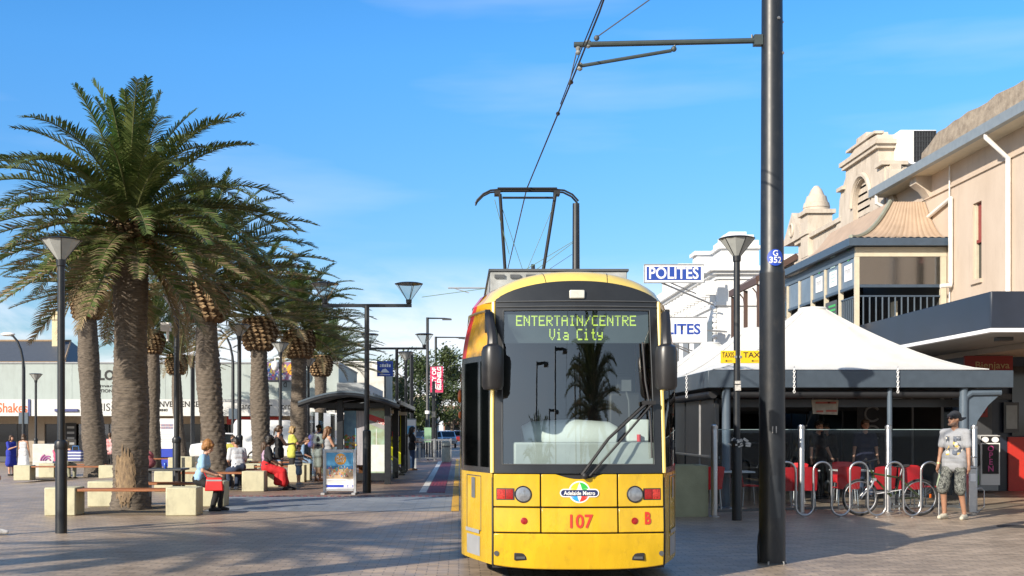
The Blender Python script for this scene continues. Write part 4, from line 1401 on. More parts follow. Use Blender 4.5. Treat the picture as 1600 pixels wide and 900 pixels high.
for j in range(4):
    for i in range(28):
        pf.append((j * 28 + i, j * 28 + (i + 1) % 28, (j + 1) * 28 + (i + 1) % 28, (j + 1) * 28 + i))
pd.add(pv, pf)
plate = pd.build('number_plate', M_NBLUE, cp, fix=False)
w2 = wrap(0.155)
text('G', 0.095, M_SIGNW, 'plate_lettering', plate, (0, 0, 0), (0, 0, 0), bold=0.001, fn=lambda x, y: w2(x, zpl + 0.047 + y))
text('352', 0.1, M_SIGNW, 'plate_lettering', plate, (0, 0, 0), (0, 0, 0), bold=0.002, fn=lambda x, y: w2(x, zpl - 0.032 + y))
catenary('distant overhead line pole rising behind the tram roof', 3.76, 38.0, PZ(318, 38), 1.3, 5.75)
ow = MB()
W1 = [(1.62, -30, 6.05), (1.47, 12.4, 5.96), (1.42, 14.1, PZ(102, 14.1)), (1.15, 20.1, 5.668), (1.28, 38, 5.5), (1.2, 70, 5.5), (1.25, 120, 5.5), (1.25, 260, 5.5)]
def sag(a, b, n, s):
    a, b = Vector(a), Vector(b)
    return [a.lerp(b, i / n) - Vector((0, 0, s * 4 * (i / n) * (1 - i / n))) for i in range(n)]
ow.tube(W1, 0.011, 6)
ow.build('contact_wire', mat('copper_wire', (0.06, 0.05, 0.045), 0.5, 0.5), None)
tag(bpy.data.objects['contact_wire'], 'dark overhead contact wire running down the track to the pantograph', 'wire')
mw = MB()
pts = [(1.66, -30, 6.5)] + [(1.49, 12.4, 6.08)] + [(1.45, 14.1, PZ(80, 14.1))]
mw.tube(pts, 0.008, 5)
mw.tube([(1.45, 14.1, PZ(80, 14.1)), (1.34, 15.6, 5.88)], 0.007, 5)
for t in (0.2, 0.62):
    q = Vector((1.42, 14.1, PZ(102, 14.1))).lerp(Vector((1.15, 20.1, 5.668)), t * 0.5)
    mw.ball(q, 0.03, 6)
tag(mw.build('messenger_wire', mat('copper_wire', (0.06, 0.05, 0.045), 0.5, 0.5)), 'short upper wire joining the contact wire at the near bracket arm', 'wire')
cw_ = MB()                                           # cross-span wires over the street
cw_.tube([(3.7, 38, PZ(376, 38)), (1.2, 38.0, 6.15), (-1.2, 38.2, 5.85)], 0.012, 5)
cw_.tube([(3.7, 38, PZ(378, 38)), (2.2, 38, 6.5), (1.28, 38, 5.6)], 0.012, 5)
tag(cw_.build('span_wire', mat('green_cable', (0.15, 0.24, 0.17), 0.5)), 'thin greenish span wire stretched from the distant pole over the tram roof', 'wire')
for (px_, py_, d_, lab) in ((735, 450, 60, 'nearer'), (735, 527, 100, 'farther')):
    ca = thing('line_bracket', ('upper' if d_ == 60 else 'lower') + ' catenary bracket arm poking out left of the tram roof', 'bracket', (1.4, d_, PZ(py_, d_)))
    MB().tube([(0, 0, 0), (PX(700, d_) - 1.4, 0, 0.0)], 0.04, 6).build('tube', M_GREY, ca)
    MB().tube([(PX(708, d_) - 1.4, 0, 0.0), (PX(733, d_) - 1.4, 0, -0.25)], 0.025, 6).build('stay', M_GREY, ca)
    MB().tube([(0.2, 0, 0.0), (2.35, 0, 0)], 0.04, 6).lathe([(0.12, -PZ(py_, d_)), (0.1, 1.2)], (2.36, 0, 0), 10).build('mast', M_BLACK, ca)

# lamp with taxi signs by the glass screens
LT = cone_lamp('cone street lamp carrying yellow taxi signs beside the tall pole', 4.86, 20.7, 4.93)
M_TAXI = mat('taxi_yellow', (0.78, 0.5, 0.01), 0.45, var=0.05)
def taxi_sign(label, x0, x1, flip):
    d = 20.66
    z0, z1 = PZ(567.5, d), PZ(548, d)
    s = thing('taxi_sign', label, 'sign', ((x0 + x1) / 2, d, (z0 + z1) / 2))
    w = (x1 - x0) / 2; h = (z1 - z0) / 2
    p = MB().box(-w, w, -0.012, 0.012, -h, h).build('panel', M_TAXI, s, bevel=0.004)
    text('TAXIS', 0.13, M_TXT_BLACK, 'lettering', p, (0, -0.0145, 0.03), bold=0.002, fit=min(2 * w * 0.8, 0.42))
    MB().add([(-0.06, -0.0145, -0.07), (-0.02, -0.0145, -0.09), (-0.02, -0.0145, -0.05)], [(0, 1, 2)]).box(-0.02, 0.07, -0.0150, -0.0142, -0.075, -0.065).build('arrow', M_TXT_BLACK, p)
    MB().box(w - 0.02 if not flip else -w - 0.06, w + 0.06 if not flip else -w + 0.02, -0.02, 0.02, -0.02, 0.02).build('clamp', M_GALV, s)
taxi_sign('small yellow taxi sign on the left side of the lamp', PX(1126, 20.66), PX(1149, 20.66), False)
taxi_sign('larger yellow taxi sign reaching from the lamp behind the tall pole', PX(1157, 20.66), PX(1200, 20.66), True)
st_ = thing('sticker_bundle', 'torn white stickers and string tied round the taxi lamp pole', 'stickers', (4.86, 20.7, 1.36))
q = MB()
rng = random.Random(5)
for i in range(16):
    a = rng.uniform(-PI, 0.2); r = 0.1
    q.obox((r * math.cos(a) + rng.uniform(-.02, .12), r * math.sin(a) - 0.01, rng.uniform(-0.06, 0.07)), (rng.uniform(.015, .05), 0.004, rng.uniform(.01, .025)), Matrix.Rotation(rng.uniform(-.7, .7), 3, 'Y'))
q.build('paper', mat('torn_paper', (0.5, 0.48, 0.45), 0.8, var=0.5, scale=30), st_)
MB().tube([(0.11 * math.cos(a), 0.11 * math.sin(a), 0.03 * math.sin(2 * a)) for a in [i * PI / 8 for i in range(16)]], 0.006, 4, closed=True).build('string', M_BLACKM, st_)
q = MB()
for z in (0.98, 0.93, 1.05):
    q.obox((0, -0.075, z), (0.05, 0.01, 0.025))
q.build('tape', mat('torn_paper', (0.5, 0.48, 0.45)), st_)
# ------------------------------------------------------------------ tree seats, table, kiosk, board, shelter
def tree_seat(label, X, d, hx, hy, sides='FBR', blk=0.57, h=0.52, miss=()):
    z0 = gz(X, d)
    p = thing('tree_seat', label, 'bench', (X, d, z0), 0, 'block and timber seats round the palms')
    for sx in (-1, 1):
        for sy in (-1, 1):
            if (sx, sy) in miss: continue
            b = MB()
            x0 = sx * hx - (blk if sx > 0 else 0); y0 = sy * hy - (blk if sy > 0 else 0)
            b.box(x0, x0 + blk, y0, y0 + blk, 0, h)
            b.build('concrete_block', M_CONC, p, bevel=0.02)
    def planks(nm, along_x, c):
        for k in range(3):
            s = MB()
            o = -0.17 + k * 0.17
            if along_x:
                s.box(-hx + blk + 0.01, hx - blk - 0.01, c + o - 0.075, c + o + 0.075, h - 0.075, h - 0.03)
            else:
                s.box(c + o - 0.075, c + o + 0.075, -hy + blk + 0.01, hy - blk - 0.01, h - 0.075, h - 0.03)
            s.build('timber_slat', M_WOOD if along_x else mat('jarrah_timber_side', (0.28, 0.10, 0.035), 0.5, var=0.35, scale=5, stretch=(14, 1, 14), bump=0.2), p, bevel=0.006)
    if 'F' in sides: planks('f', True, -hy + blk / 2)
    if 'B' in sides: planks('b', True, hy - blk / 2)
    if 'R' in sides: planks('r', False, hx - blk / 2)
    if 'L' in sides: planks('l', False, -hx + blk / 2)
    # gravel tree pit between the blocks
    g_ = MB()
    n = 20
    g_.add([((hx - 0.12) * (1.0 if abs(math.cos(2 * PI * i / n)) > .7 else abs(math.cos(2 * PI * i / n)) ** .5) * (1 if math.cos(2 * PI * i / n) > 0 else -1) * .98,
             (hy - .12) * (1.0 if abs(math.sin(2 * PI * i / n)) > .7 else abs(math.sin(2 * PI * i / n)) ** .5) * (1 if math.sin(2 * PI * i / n) > 0 else -1) * .98, 0.007) for i in range(n)], [tuple(range(n))])
    g_.build('gravel_bed', M_GRAVEL, p, smooth=0)
    return p
tree_seat('cream block and timber seat round the biggest palm, nearest of all the seats', -6.22, 23.3, 1.4, 1.55, 'FB')
tree_seat('cream block and timber seat round the stepped palm, with the red skirted woman on it', -6.35, 31.6, 1.4, 1.5, 'FBR')
tree_seat('cream block seat near the people standing with phones', -6.2, 41.5, 1.45, 1.6, 'FBR')
tree_seat('cream block seat beside the boy in the striped shirt', -5.6, 36.2, 1.0, 0.9, 'F', blk=0.5)
tree_seat('block and timber seat round the leaning palm, women sitting on it', -13.6, 42.3, 1.75, 1.5, 'FB')
tree_seat('distant block seat in front of the white and blue notice kiosk', -12.4, 49.5, 1.1, 1.2, 'FB')

tb = thing('picnic_table', 'dark steel picnic table behind the biggest palm', 'table', (-6.28, 25.15, 0))
MB().box(-0.47, 0.47, -0.4, 0.4, 0.72, 0.76).build('table_top', M_DGREY, tb, bevel=0.008)
for sx in (-1, 1):
    for sy in (-1, 1):
        MB().box(sx * 0.36 - 0.03, sx * 0.36 + 0.03, sy * 0.3 - 0.03, sy * 0.3 + 0.03, 0, 0.72).build('leg', M_BLACK, tb)
bg = thing('pink_bag', 'slumped pink and maroon bag lying on the picnic table', 'bag', (-6.62, 25.1, 0.76))
b_ = MB(); b_.ball((0, 0, 0.12), (0.2, 0.13, 0.13), 14); b_.ball((0.02, 0.02, 0.26), (0.13, 0.1, 0.12), 12); b_.ball((-0.08, 0, 0.36), (0.07, 0.07, 0.09), 10)
b_.build('bag_body', mat('pink_fabric', (0.32, 0.09, 0.11), 0.8, var=0.5, scale=9), bg)
MB().tube([(-0.15, -0.05, 0.15), (-0.1, -0.12, 0.3), (0.0, -0.1, 0.36), (0.08, -0.1, 0.28)], 0.014, 6).build('strap', M_BLACKM, bg)
cn = thing('drink_can', 'blue drink can on the picnic table', 'can', (-6.2, 25.0, 0.76))
MB().lathe([(0.03, 0), (0.034, 0.01), (0.034, 0.11), (0.027, 0.12)], n=14).build('can_body', mat('can_blue', (0.03, 0.09, 0.45), 0.3, 0.4), cn)
MB().lathe([(0.027, 0.12), (0.029, 0.124), (0.024, 0.121)], n=14).build('lid', M_STEEL, cn)

ks = thing('notice_kiosk', 'white and blue notice kiosk between two slim palms', 'kiosk', (PX(262, 57), 57, gz(-14, 57)))
MB().box(-0.38, 0.38, -0.12, 0.12, 0.0, 0.85).build('blue_base', mat('kiosk_blue', (0.02, 0.05, 0.42), 0.5), ks)
kb = MB().box(-0.38, 0.38, -0.12, 0.12, 0.86, 2.3).build('white_board', M_SIGNW, ks)
pc = MB()
rng = random.Random(9)
for i in range(5):
    for j in range(2):
        pc.box(-0.3 + i * 0.12, -0.19 + i * 0.12, -0.13, -0.121, 1.8 + j * 0.13, 1.91 + j * 0.13)
pc.build('picture', mat('poster_photo', (0.5, 0.25, 0.2), 0.5, scale=14, col2=(0.12, 0.25, 0.45)), kb)
ln = MB()
for i in range(6):
    ln.box(-0.3, 0.3 - 0.06 * (i % 3), -0.126, -0.121, 1.2 + i * 0.08, 1.22 + i * 0.08)
ln.build('text_lines', M_GREY, kb)

# A-frame board
M_ALU = mat('aluminium', (0.5, 0.51, 0.53), 0.4, 0.85, var=0.08)
bo = thing('poster_board', 'freestanding aluminium poster board with a beach poster', 'poster board', (PX(531, 28.9), 28.9, 0), R(-4))
f_ = MB()
f_.box(-0.41, -0.34, -0.03, 0.03, 0.05, 1.1); f_.box(0.34, 0.41, -0.03, 0.03, 0.05, 1.1)
f_.box(-0.339, 0.339, -0.03, 0.03, 1.03, 1.1); f_.box(-0.339, 0.339, -0.03, 0.03, 0.08, 0.15)
f_.build('frame', M_ALU, bo, bevel=0.008)
f_ = MB()
for s in (-1, 1):
    f_.box(s * .375 - .045, s * .375 + .045, -0.28, 0.28, 0, 0.05)
f_.build('foot', M_ALU, bo)
po = MB().box(-0.339, 0.339, -0.018, 0.018, 0.15, 1.03).build('poster', M_SIGNW, bo)
def patch(name, x0, x1, z0, z1, m, par, y=-0.0195):
    return MB().add([(x0, y, z0), (x1, y, z0), (x1, y, z1), (x0, y, z1)], [(0, 1, 2, 3)]).build(name, m, par, smooth=0, fix=False)
patch('sky_area', -0.33, 0.33, 0.70, 1.02, mat('poster_sky', (0.12, 0.42, 0.72), 0.5), po)
patch('sea_area', -0.33, 0.33, 0.62, 0.70, mat('poster_sea', (0.04, 0.2, 0.45), 0.5), po)
patch('sand_area', -0.33, 0.33, 0.38, 0.62, mat('poster_sand', (0.45, 0.3, 0.18), 0.6, col2=(0.6, 0.45, 0.3), scale=12), po)
patch('blue_band', -0.33, 0.33, 0.17, 0.235, mat('kiosk_blue', (0.02, 0.05, 0.42)), po)
patch('logo_mark', 0.1, 0.19, 0.18, 0.225, M_SIGNW, po, -0.021)
patch('logo_mark', 0.21, 0.31, 0.18, 0.225, M_SIGNW, po, -0.021)
cr_ = MB()
rng = random.Random(2)
cols_ = [mat('poster_c%d' % i, c, 0.6, var=0) for i, c in enumerate([(0.1, 0.3, 0.6), (0.6, 0.1, 0.12), (0.1, 0.35, 0.15), (0.7, 0.6, 0.5), (0.25, 0.12, 0.08), (0.75, 0.72, 0.7), (0.6, 0.3, 0.05)])]
for i in range(90):
    x = rng.uniform(-0.31, 0.31); z = rng.uniform(0.42, 0.67); w = rng.uniform(0.008, 0.022); h = rng.uniform(0.02, 0.05)
    cr_.add([(x - w, -0.0205 - i * 1e-5, z), (x + w, -0.0205 - i * 1e-5, z), (x + w * .6, -0.0205 - i * 1e-5, z + h), (x - w * .6, -0.0205 - i * 1e-5, z + h)], [(0, 1, 2, 3)], rng.randrange(7))
cr_.build('beach_crowd', cols_, po, smooth=0, fix=False)
MB().add([(0.02 + 0.14 * math.cos(a), -0.0225, 0.86 + 0.14 * math.sin(a)) for a in [2 * PI * i / 28 for i in range(28)]], [tuple(range(28))]).build('sun_disc', mat('poster_orange', (0.8, 0.36, 0.03), 0.5), po, smooth=0, fix=False)
text('PLAY', 0.1, M_SIGNW, 'lettering', po, (0.02, -0.024, 0.905), bold=0.003)
text('DAY', 0.1, M_SIGNW, 'lettering', po, (0.02, -0.024, 0.815), bold=0.003)
ln = MB()
for i in range(3):
    ln.box(-0.3, 0.15 - 0.1 * (i % 2), -0.021, -0.0185, 0.27 + i * 0.03, 0.283 + i * 0.03)
ln.build('text_lines', M_GREY, po)

# tram shelter
SX0, SX1, SY0, SY1 = -4.4, -1.95, 33.6, 44.0
sh = thing('tram_shelter', 'long tram shelter with a curved dark roof and poster panels', 'shelter', (0, 0, 0))
def roofz(x):
    t = (x - SX0) / (SX1 - SX0)
    return 2.38 + 0.34 * math.sin(PI * (0.08 + 0.84 * t)) - 0.1 + (0.02 if t > .9 else 0)
ro = MB()
n = 18
xs_ = [SX0 - 0.12 + (SX1 - SX0 + 0.4) * i / n for i in range(n + 1)]
vs = []
for y in (SY0 - 0.35, SY1 + 0.3):
    for o in (0, 0.05):
        for x in xs_:
            t = min(1, max(0, (x - SX0) / (SX1 - SX0)))
            vs.append((x, y, roofz(x) + o))
N = n + 1
fs = []
for i in range(n):
    fs += [(i, i + 1, 2 * N + i + 1, 2 * N + i), (N + i, 3 * N + i, 3 * N + i + 1, N + i + 1), (i, N + i, N + i + 1, i + 1), (2 * N + i, 2 * N + i + 1, 3 * N + i + 1, 3 * N + i)]
fs += [(0, 2 * N, 3 * N, N), (n, N + n, 3 * N + n, 2 * N + n)]
ro.add(vs, fs)
ro.build('roof', M_BLUEGREY, sh)
for y in (SY0 - 0.34, SY0 + 3.3, SY0 + 6.8, SY1 + 0.2):
    b_ = MB()
    b_.tube([(x, y, roofz(x) - 0.07) for x in xs_], 0.06, 6)
    b_.build('roof_rib', M_BLACK, sh)
gu = MB(); gu.box(SX1 + 0.2, SX1 + 0.32, SY0 - 0.35, SY1 + 0.3, 2.28, 2.4)
gu.build('gutter', M_BLACK, sh)
for y in (SY0 + 0.5, SY0 + 4.8, SY1 - 0.4):
    for x in (-3.42, -2.05):
        MB().box(x - 0.09, x + 0.09, y - 0.09, y + 0.09, 0, 2.42).build('post', M_BLACK, sh, bevel=0.01)
be = MB()
for y in (SY0 + 0.5, SY0 + 4.8, SY1 - 0.4):
    be.box(SX0 + 0.1, SX1 + 0.05, y - 0.06, y + 0.06, 2.2, 2.34)
be.build('cross_beam', M_BLACK, sh)
for k, y in enumerate((SY0 + 1.5, SY0 + 3.6, SY0 + 6.0, SY0 + 8.5)):
    sg_ = MB(); sg_.box(-2.75 + k * 0.12, -2.15 + k * 0.1, y, y + 0.05, 2.08, 2.2)
    sg_.build('hanging_sign', M_SIGNW, sh)
# front poster wall
yy = SY0 + 0.75
M_FOOD = mat('market_photo', (0.45, 0.3, 0.12), 0.4, scale=11, col2=(0.10, 0.16, 0.05))
fp = MB().box(-3.33, -2.98, yy, yy + 0.06, 0.55, 2.12).build('market_poster', mat('poster_deep_blue', (0.09, 0.2, 0.33), 0.35, col2=(0.16, 0.33, 0.45), scale=6), sh)
pq = [mat('fruit_%d' % i, c, 0.5, var=0.1) for i, c in enumerate([(0.5, 0.1, 0.04), (0.55, 0.42, 0.08), (0.12, 0.3, 0.06), (0.5, 0.45, 0.35), (0.3, 0.14, 0.06)])]
q = MB(); rng = random.Random(4)
for i in range(70):
    x = rng.uniform(-3.31, -3.0); z = rng.uniform(0.75, 1.42); r = rng.uniform(0.02, 0.05)
    q.add([(x + r * math.cos(a), yy - 0.003 - i * 2e-5, z + r * math.sin(a)) for a in [2 * PI * k / 8 for k in range(8)]], [tuple(range(8))], rng.randrange(5))
q.build('fruit_picture', pq, fp, smooth=0, fix=False)
MB().box(-2.975, -2.62, yy + 0.02, yy + 0.05, 0.55, 2.12).build('curtain_glass', mat('streaky_grey_glass', (0.2, 0.2, 0.24), 0.25, scale=5, stretch=(4, 1, .2), col2=(0.5, 0.48, 0.5)), sh)
lp = MB().box(-2.615, -2.13, yy - 0.02, yy + 0.08, 0.32, 2.12).build('light_poster', mat('poster_green', (0.35, 0.52, 0.42), 0.35, col2=(0.25, 0.25, 0.12), scale=4), sh)
patch('white_lower', -2.6, -2.145, 0.36, 1.14, mat('poster_white', (0.66, 0.7, 0.68), 0.4), lp, yy - 0.0225)
MB().add([(-2.6, yy - 0.0225, 1.86), (-2.145, yy - 0.0225, 1.70), (-2.145, yy - 0.0225, 1.87), (-2.6, yy - 0.0225, 2.03)], [(0, 1, 2, 3)]).build('red_stripe', mat('poster_red', (0.6, 0.05, 0.05), 0.4), lp, smooth=0, fix=False)
MB().add([(-2.6, yy - 0.0225, 1.74), (-2.145, yy - 0.0225, 1.56), (-2.145, yy - 0.0225, 1.695), (-2.6, yy - 0.0225, 1.855)], [(0, 1, 2, 3)]).build('grey_stripe', M_GREY, lp, smooth=0, fix=False)
text('PORT', 0.1, M_SIGNW, 'lettering', lp, (-2.27, yy - 0.0245, 1.765), (PI / 2, R(19), 0), bold=0.002)
patch('mast_picture', -2.4, -2.385, 1.14, 1.6, M_SIGNW, lp, yy - 0.0245)
MB().box(-3.35, -2.1, yy - 0.03, yy + 0.1, 0.1, 0.31).build('base_rail', M_BLACK, sh)
sb = MB()
for k in range(3):
    sb.box(-3.2 + k * 0.15, -3.07 + k * 0.15, SY0 + 1.6, SY1 - 2.5, 0.44, 0.48)
sb.box(-3.1, -2.9, SY0 + 3, SY0 + 3.1, 0, 0.44); sb.box(-3.1, -2.9, SY1 - 3.2, SY1 - 3.1, 0, 0.44)
sb.build('shelter_bench', M_WOOD, sh)
ye = MB().box(-2.72, -2.13, SY1 - 0.6, SY1 - 0.5, 0.3, 2.1).build('yellow_poster', mat('poster_yellow', (0.66, 0.62, 0.02), 0.4), sh)
patch('people_picture', -2.7, -2.15, 1.32, 2.08, mat('dark_poster_photo', (0.1, 0.06, 0.05), 0.4, col2=(0.015, 0.03, 0.05), scale=6), ye, SY1 - 0.603)
patch('red_coat', -2.45, -2.2, 1.3, 1.5, mat('poster_red', (0.6, 0.05, 0.05)), ye, SY1 - 0.606)
text('now', 0.2, M_TXT_BLACK, 'lettering', ye, (-2.33, SY1 - 0.607, 1.16), bold=0.003)
bw_ = MB(); bw_.box(-4.3, -4.25, SY0 + 0.7, SY1 - 0.5, 0.2, 2.1)
bw_.build('back_glass', glass('shelter_glass', (0.6, 0.66, 0.66), 0.1), sh)

# totem, railing, bollard, planter
tt = thing('timetable_totem', 'white timetable sign beside the standing woman in jeans', 'sign', (PX(641, 47), 47, 0))
MB().box(-0.24, 0.24, -0.05, 0.05, 0.0, 2.0).build('panel', mat('totem_grey', (0.3, 0.33, 0.35), 0.5), tt)
MB().box(-0.215, 0.215, -0.06, -0.051, 0.9, 1.95).build('timetable', M_SIGNW, tt)
patch('blue_text', -0.16, 0.16, 1.4, 1.72, mat('poster_sky', (0.12, 0.42, 0.72)), tt, -0.064)
rl_ = thing('railing', 'grey metal railing across the end of the platform', 'railing', (0, 58.5, 0))
r_ = MB()
for z in (0.12, 1.02):
    r_.box(-1.95, -0.4, -0.03, 0.03, z, z + 0.06)
x = -1.9
while x < -0.4:
    r_.cyl((x, 0, 0.15), (x, 0, 1.04), 0.014, n=6); x += 0.13
r_.build('bars', M_GALV, rl_)
for x in (-1.95, -1.2, -0.4):
    MB().box(x - 0.04, x + 0.04, -0.05, 0.05, 0, 1.12).build('post', M_GALV, rl_)
bl_ = thing('bollard', 'grey stone bollard at the platform end by the tram', 'bollard', (PX(697, 56.5), 56.5, 0))
MB().lathe([(0.2, 0), (0.2, 0.9), (0.17, 1.0), (0.08, 1.04)], n=16).build('shaft', mat('bollard_stone', (0.28, 0.3, 0.27), 0.8, bump=0.3), bl_)
MB().lathe([(0.205, 0.72), (0.205, 0.8)], n=16).build('band', M_DGREY, bl_)
pr = thing('planter', 'square khaki concrete planter between the tram and the glass screens', 'planter', (4.09, 22.0, 0))
b_ = MB()
for (x0, x1, y0, y1) in ((-0.45, 0.45, -0.45, -0.36), (-0.45, 0.45, 0.36, 0.45), (-0.45, -0.36, -0.359, 0.359), (0.36, 0.45, -0.359, 0.359)):
    b_.box(x0, x1, y0, y1, 0, 0.93)
b_.build('tub', mat('khaki_concrete', (0.36, 0.36, 0.235), 0.85, var=0.14, scale=3, bump=0.3), pr)
MB().box(-0.36, 0.36, -0.36, 0.36, 0.5, 0.84).build('soil', mat('soil', (0.05, 0.035, 0.022), 1.0, bump=0.8), pr)
wb2 = thing('art_planter', 'white concrete block painted with a pink swirl, left of the lamp', 'planter', (PX(76, 47), 47, gz(-16, 47)))
MB().box(-0.5, 0.5, -0.4, 0.4, 0, 1.28).build('block', mat('pale_concrete', (0.55, 0.55, 0.52), 0.8, bump=0.3), wb2, bevel=0.02)
sw = MB()
for k in range(3):
    sw.tube([(0.1 + (0.1 + 0.09 * k) * math.cos(a), -0.41, 0.62 + (0.1 + 0.08 * k) * math.sin(a)) for a in [0.3 * i + k for i in range(16)]], 0.03, 5)
sw.build('painted_swirl', mat('mural_pink', (0.5, 0.1, 0.22), 0.6, col2=(0.25, 0.08, 0.3), scale=4), wb2)
MB().box(-0.3, 0.7, -0.9, -0.5, 0, 0.62).build('low_block', mat('pale_concrete', (0.55, 0.55, 0.52)), wb2, bevel=0.02)
# ------------------------------------------------------------------ long low shops on the left
M_WALLG = mat('pale_green_wall', (0.37, 0.42, 0.40), 0.75, var=0.06, scale=1.2)
M_FASC = mat('white_fascia', (0.6, 0.61, 0.6), 0.5, var=0.04)
grime(M_WALLG, .4, (.2, .21, .19), 1.2, .5, .75, (1.5, 1.5, .25))
M_SHOPD = mat('shop_interior', (0.03, 0.025, 0.022), 0.8, col2=(0.012, 0.012, 0.013), scale=0.8)
M_BEIGE = mat('beige_render', (0.36, 0.31, 0.25), 0.8, var=0.1)
M_BULB = mat('warm_bulb', (0.9, 0.6, 0.3), 0.5, var=0, emit=(1.0, 0.55, 0.2), estr=4)
SD = 66.0
GZL = -0.28
b = thing('shop_row', 'long low row of shops with pale green upper wall and white fascia', 'shop building', (0, SD, GZL))
zt = PZ(568, SD) - GZL; zf1 = PZ(624, SD - 2) - GZL; zf0 = PZ(650, SD - 2) - GZL
XL, XR = -46.0, PX(529, SD)
w_ = MB(); w_.box(XL, XR, 0, 12, zf1 - 0.2, zt)
w_.build('upper_wall', M_WALLG, b)
cp_ = MB(); cp_.box(XL - .05, XR + 0.05, -0.06, 12.1, zt, zt + 0.08)
cp_.build('coping', M_GREY, b)
sm = MB()
x = XL + 1
while x < XR:
    sm.box(x, x + 0.03, -0.012, 0.0, zf1 - 0.2, zt - 0.02); x += 2.6
sm.build('wall_joint', mat('joint_grey', (0.4, 0.45, 0.43), 0.8), b)
fa = MB(); fa.box(XL, XR, -2.1, -2.0, zf0, zf1)
fas = fa.build('fascia', M_FASC, b)
so = MB(); so.box(XL, XR, -1.995, 0.0, zf0 + 0.02, zf0 + 0.12)
so.build('canopy', M_WHITE, b)
it = MB(); it.box(XL, XR, 6, 6.1, 0, zf1 - 0.2); it.box(XL, XR, 0.0, 6, 0.01, 0.04)
it.build('shop_back_wall', M_SHOPD, b)
# piers, windows and doors
piers = [-35, -28.5, -24.0, -22.2, -17.0, -14.4, -11.6, -9.6, XR - 0.35]
for i, x in enumerate(piers):
    MB().box(x, x + (0.35 if i % 2 else 0.9), 0.0, 0.35, 0, zf1 - 0.21).build('pier', M_BEIGE, b)
lt = MB(); lt.box(XL, XR, 0.01, 0.3, 2.15, zf1 - 0.21)
lt.build('lintel', M_BEIGE, b)
for i in range(len(piers) - 1):
    x0 = piers[i] + (0.35 if i % 2 else 0.9) + 0.005; x1 = piers[i + 1] - 0.005
    wn_ = MB(); wn_.box(x0, x1, 0.12, 0.14, 0.35, 2.14)
    wv = wn_.build('shop_window', M_DARKGLASS if i % 3 else glass('shop_glass', (0.5, 0.52, 0.5), 0.08), b)
    f2 = MB()
    f2.box(x0, x1, 0.08, 0.18, 0, 0.34)
    k = x0
    while k < x1 - 0.3:
        f2.box(k, k + 0.05, 0.09, 0.17, 0.35, 2.14); k += 1.15
    f2.build('window_frame', M_DGREY, wv)
rd = MB(); rd.box(-12.9, -9.9, -0.2, -0.1, zf0 - 0.45, zf0 - 0.02)
rd.build('red_sign', mat('shop_red', (0.4, 0.03, 0.03), 0.5), b)
md = MB(); md.box(-21.9, -21.3, -0.12, -0.05, 0.9, 2.2)
mdo = md.build('menu_board', M_BLACKM, b)
ml = MB()
for i in range(4):
    ml.box(-21.8, -21.4, -0.126, -0.121, 1.0 + i * 0.3, 1.12 + i * 0.3)
ml.build('menu_text', M_GREY, mdo)
rng = random.Random(8)
for i in range(12):
    X = -33.5 + i * 1.0 + rng.uniform(-.3, .3); z = 1.75 + rng.uniform(-.1, .25)
    hb = MB(); hb.ball((X, 1.5, z), 0.055, 8)
    o_ = hb.build('hanging_bulb', M_BULB, b)
    MB().cyl((X, 1.5, z + 0.05), (X, 1.5, zf1 - 0.3), 0.008, n=4).build('flex', M_BLACKM, o_)
M_ORT = mat('orange_lettering', (0.7, 0.12, 0.03), 0.5, var=0)
def ftext(s, px0, px1, py, size, m, par, y=-2.106, bold=0.01):
    dd = SD + y
    x0, x1 = PX(px0, dd), PX(px1, dd)
    return text(s, size, m, 'lettering', par, ((x0 + x1) / 2, y, PZ(py, dd) - GZL), fit=x1 - x0, bold=bold)
ftext('Shakes', -4, 43, 638, 0.72, M_ORT, fas, bold=0.012)
ftext('LOUIS', 127, 172, 637, 0.6, M_TXT_BLACK, fas, bold=0.0)
ftext('CONVENIENCE', 231, 311, 632, 0.42, M_TXT_BLACK, fas)
ftext('DRINKS', 247, 262, 641, 0.17, M_TXT_BLACK, fas)
ftext('and', 378, 392, 635, 0.5, M_TXT_BLACK, fas, bold=0.004)
ftext('r', 420, 425, 635, 0.5, M_TXT_BLACK, fas, bold=0.004)
ftext('ore', 440, 454, 635, 0.5, M_TXT_BLACK, fas, bold=0.004)
uw = [o for o in b.children if o.name.startswith('upper_wall')][0]
ftext('LOU', 154, 192, 587, 0.75, M_TXT_BLACK, uw, y=-0.012, bold=0.03)
ftext('made', 156, 184, 603, 0.22, M_TXT_BLACK, uw, y=-0.012, bold=0.004)
ftext('TION A', 156, 184, 611, 0.25, M_TXT_BLACK, uw, y=-0.012, bold=0.006)
ftext('d', 443, 448, 600, 0.6, M_TXT_BLACK, uw, y=-0.012, bold=0.0)
bs = MB(); bs.box(PX(86, 63.9), PX(122, 63.9), -2.2, -2.12, PZ(643, 63.9) - GZL, PZ(639, 63.9) - GZL); bs.box(PX(44, 63.9), PX(47.5, 63.9), -2.16, -2.11, zf0, zf1)
bs.build('blue_sign_bar', mat('dull_navy', (0.06, 0.07, 0.2), 0.5), fas)

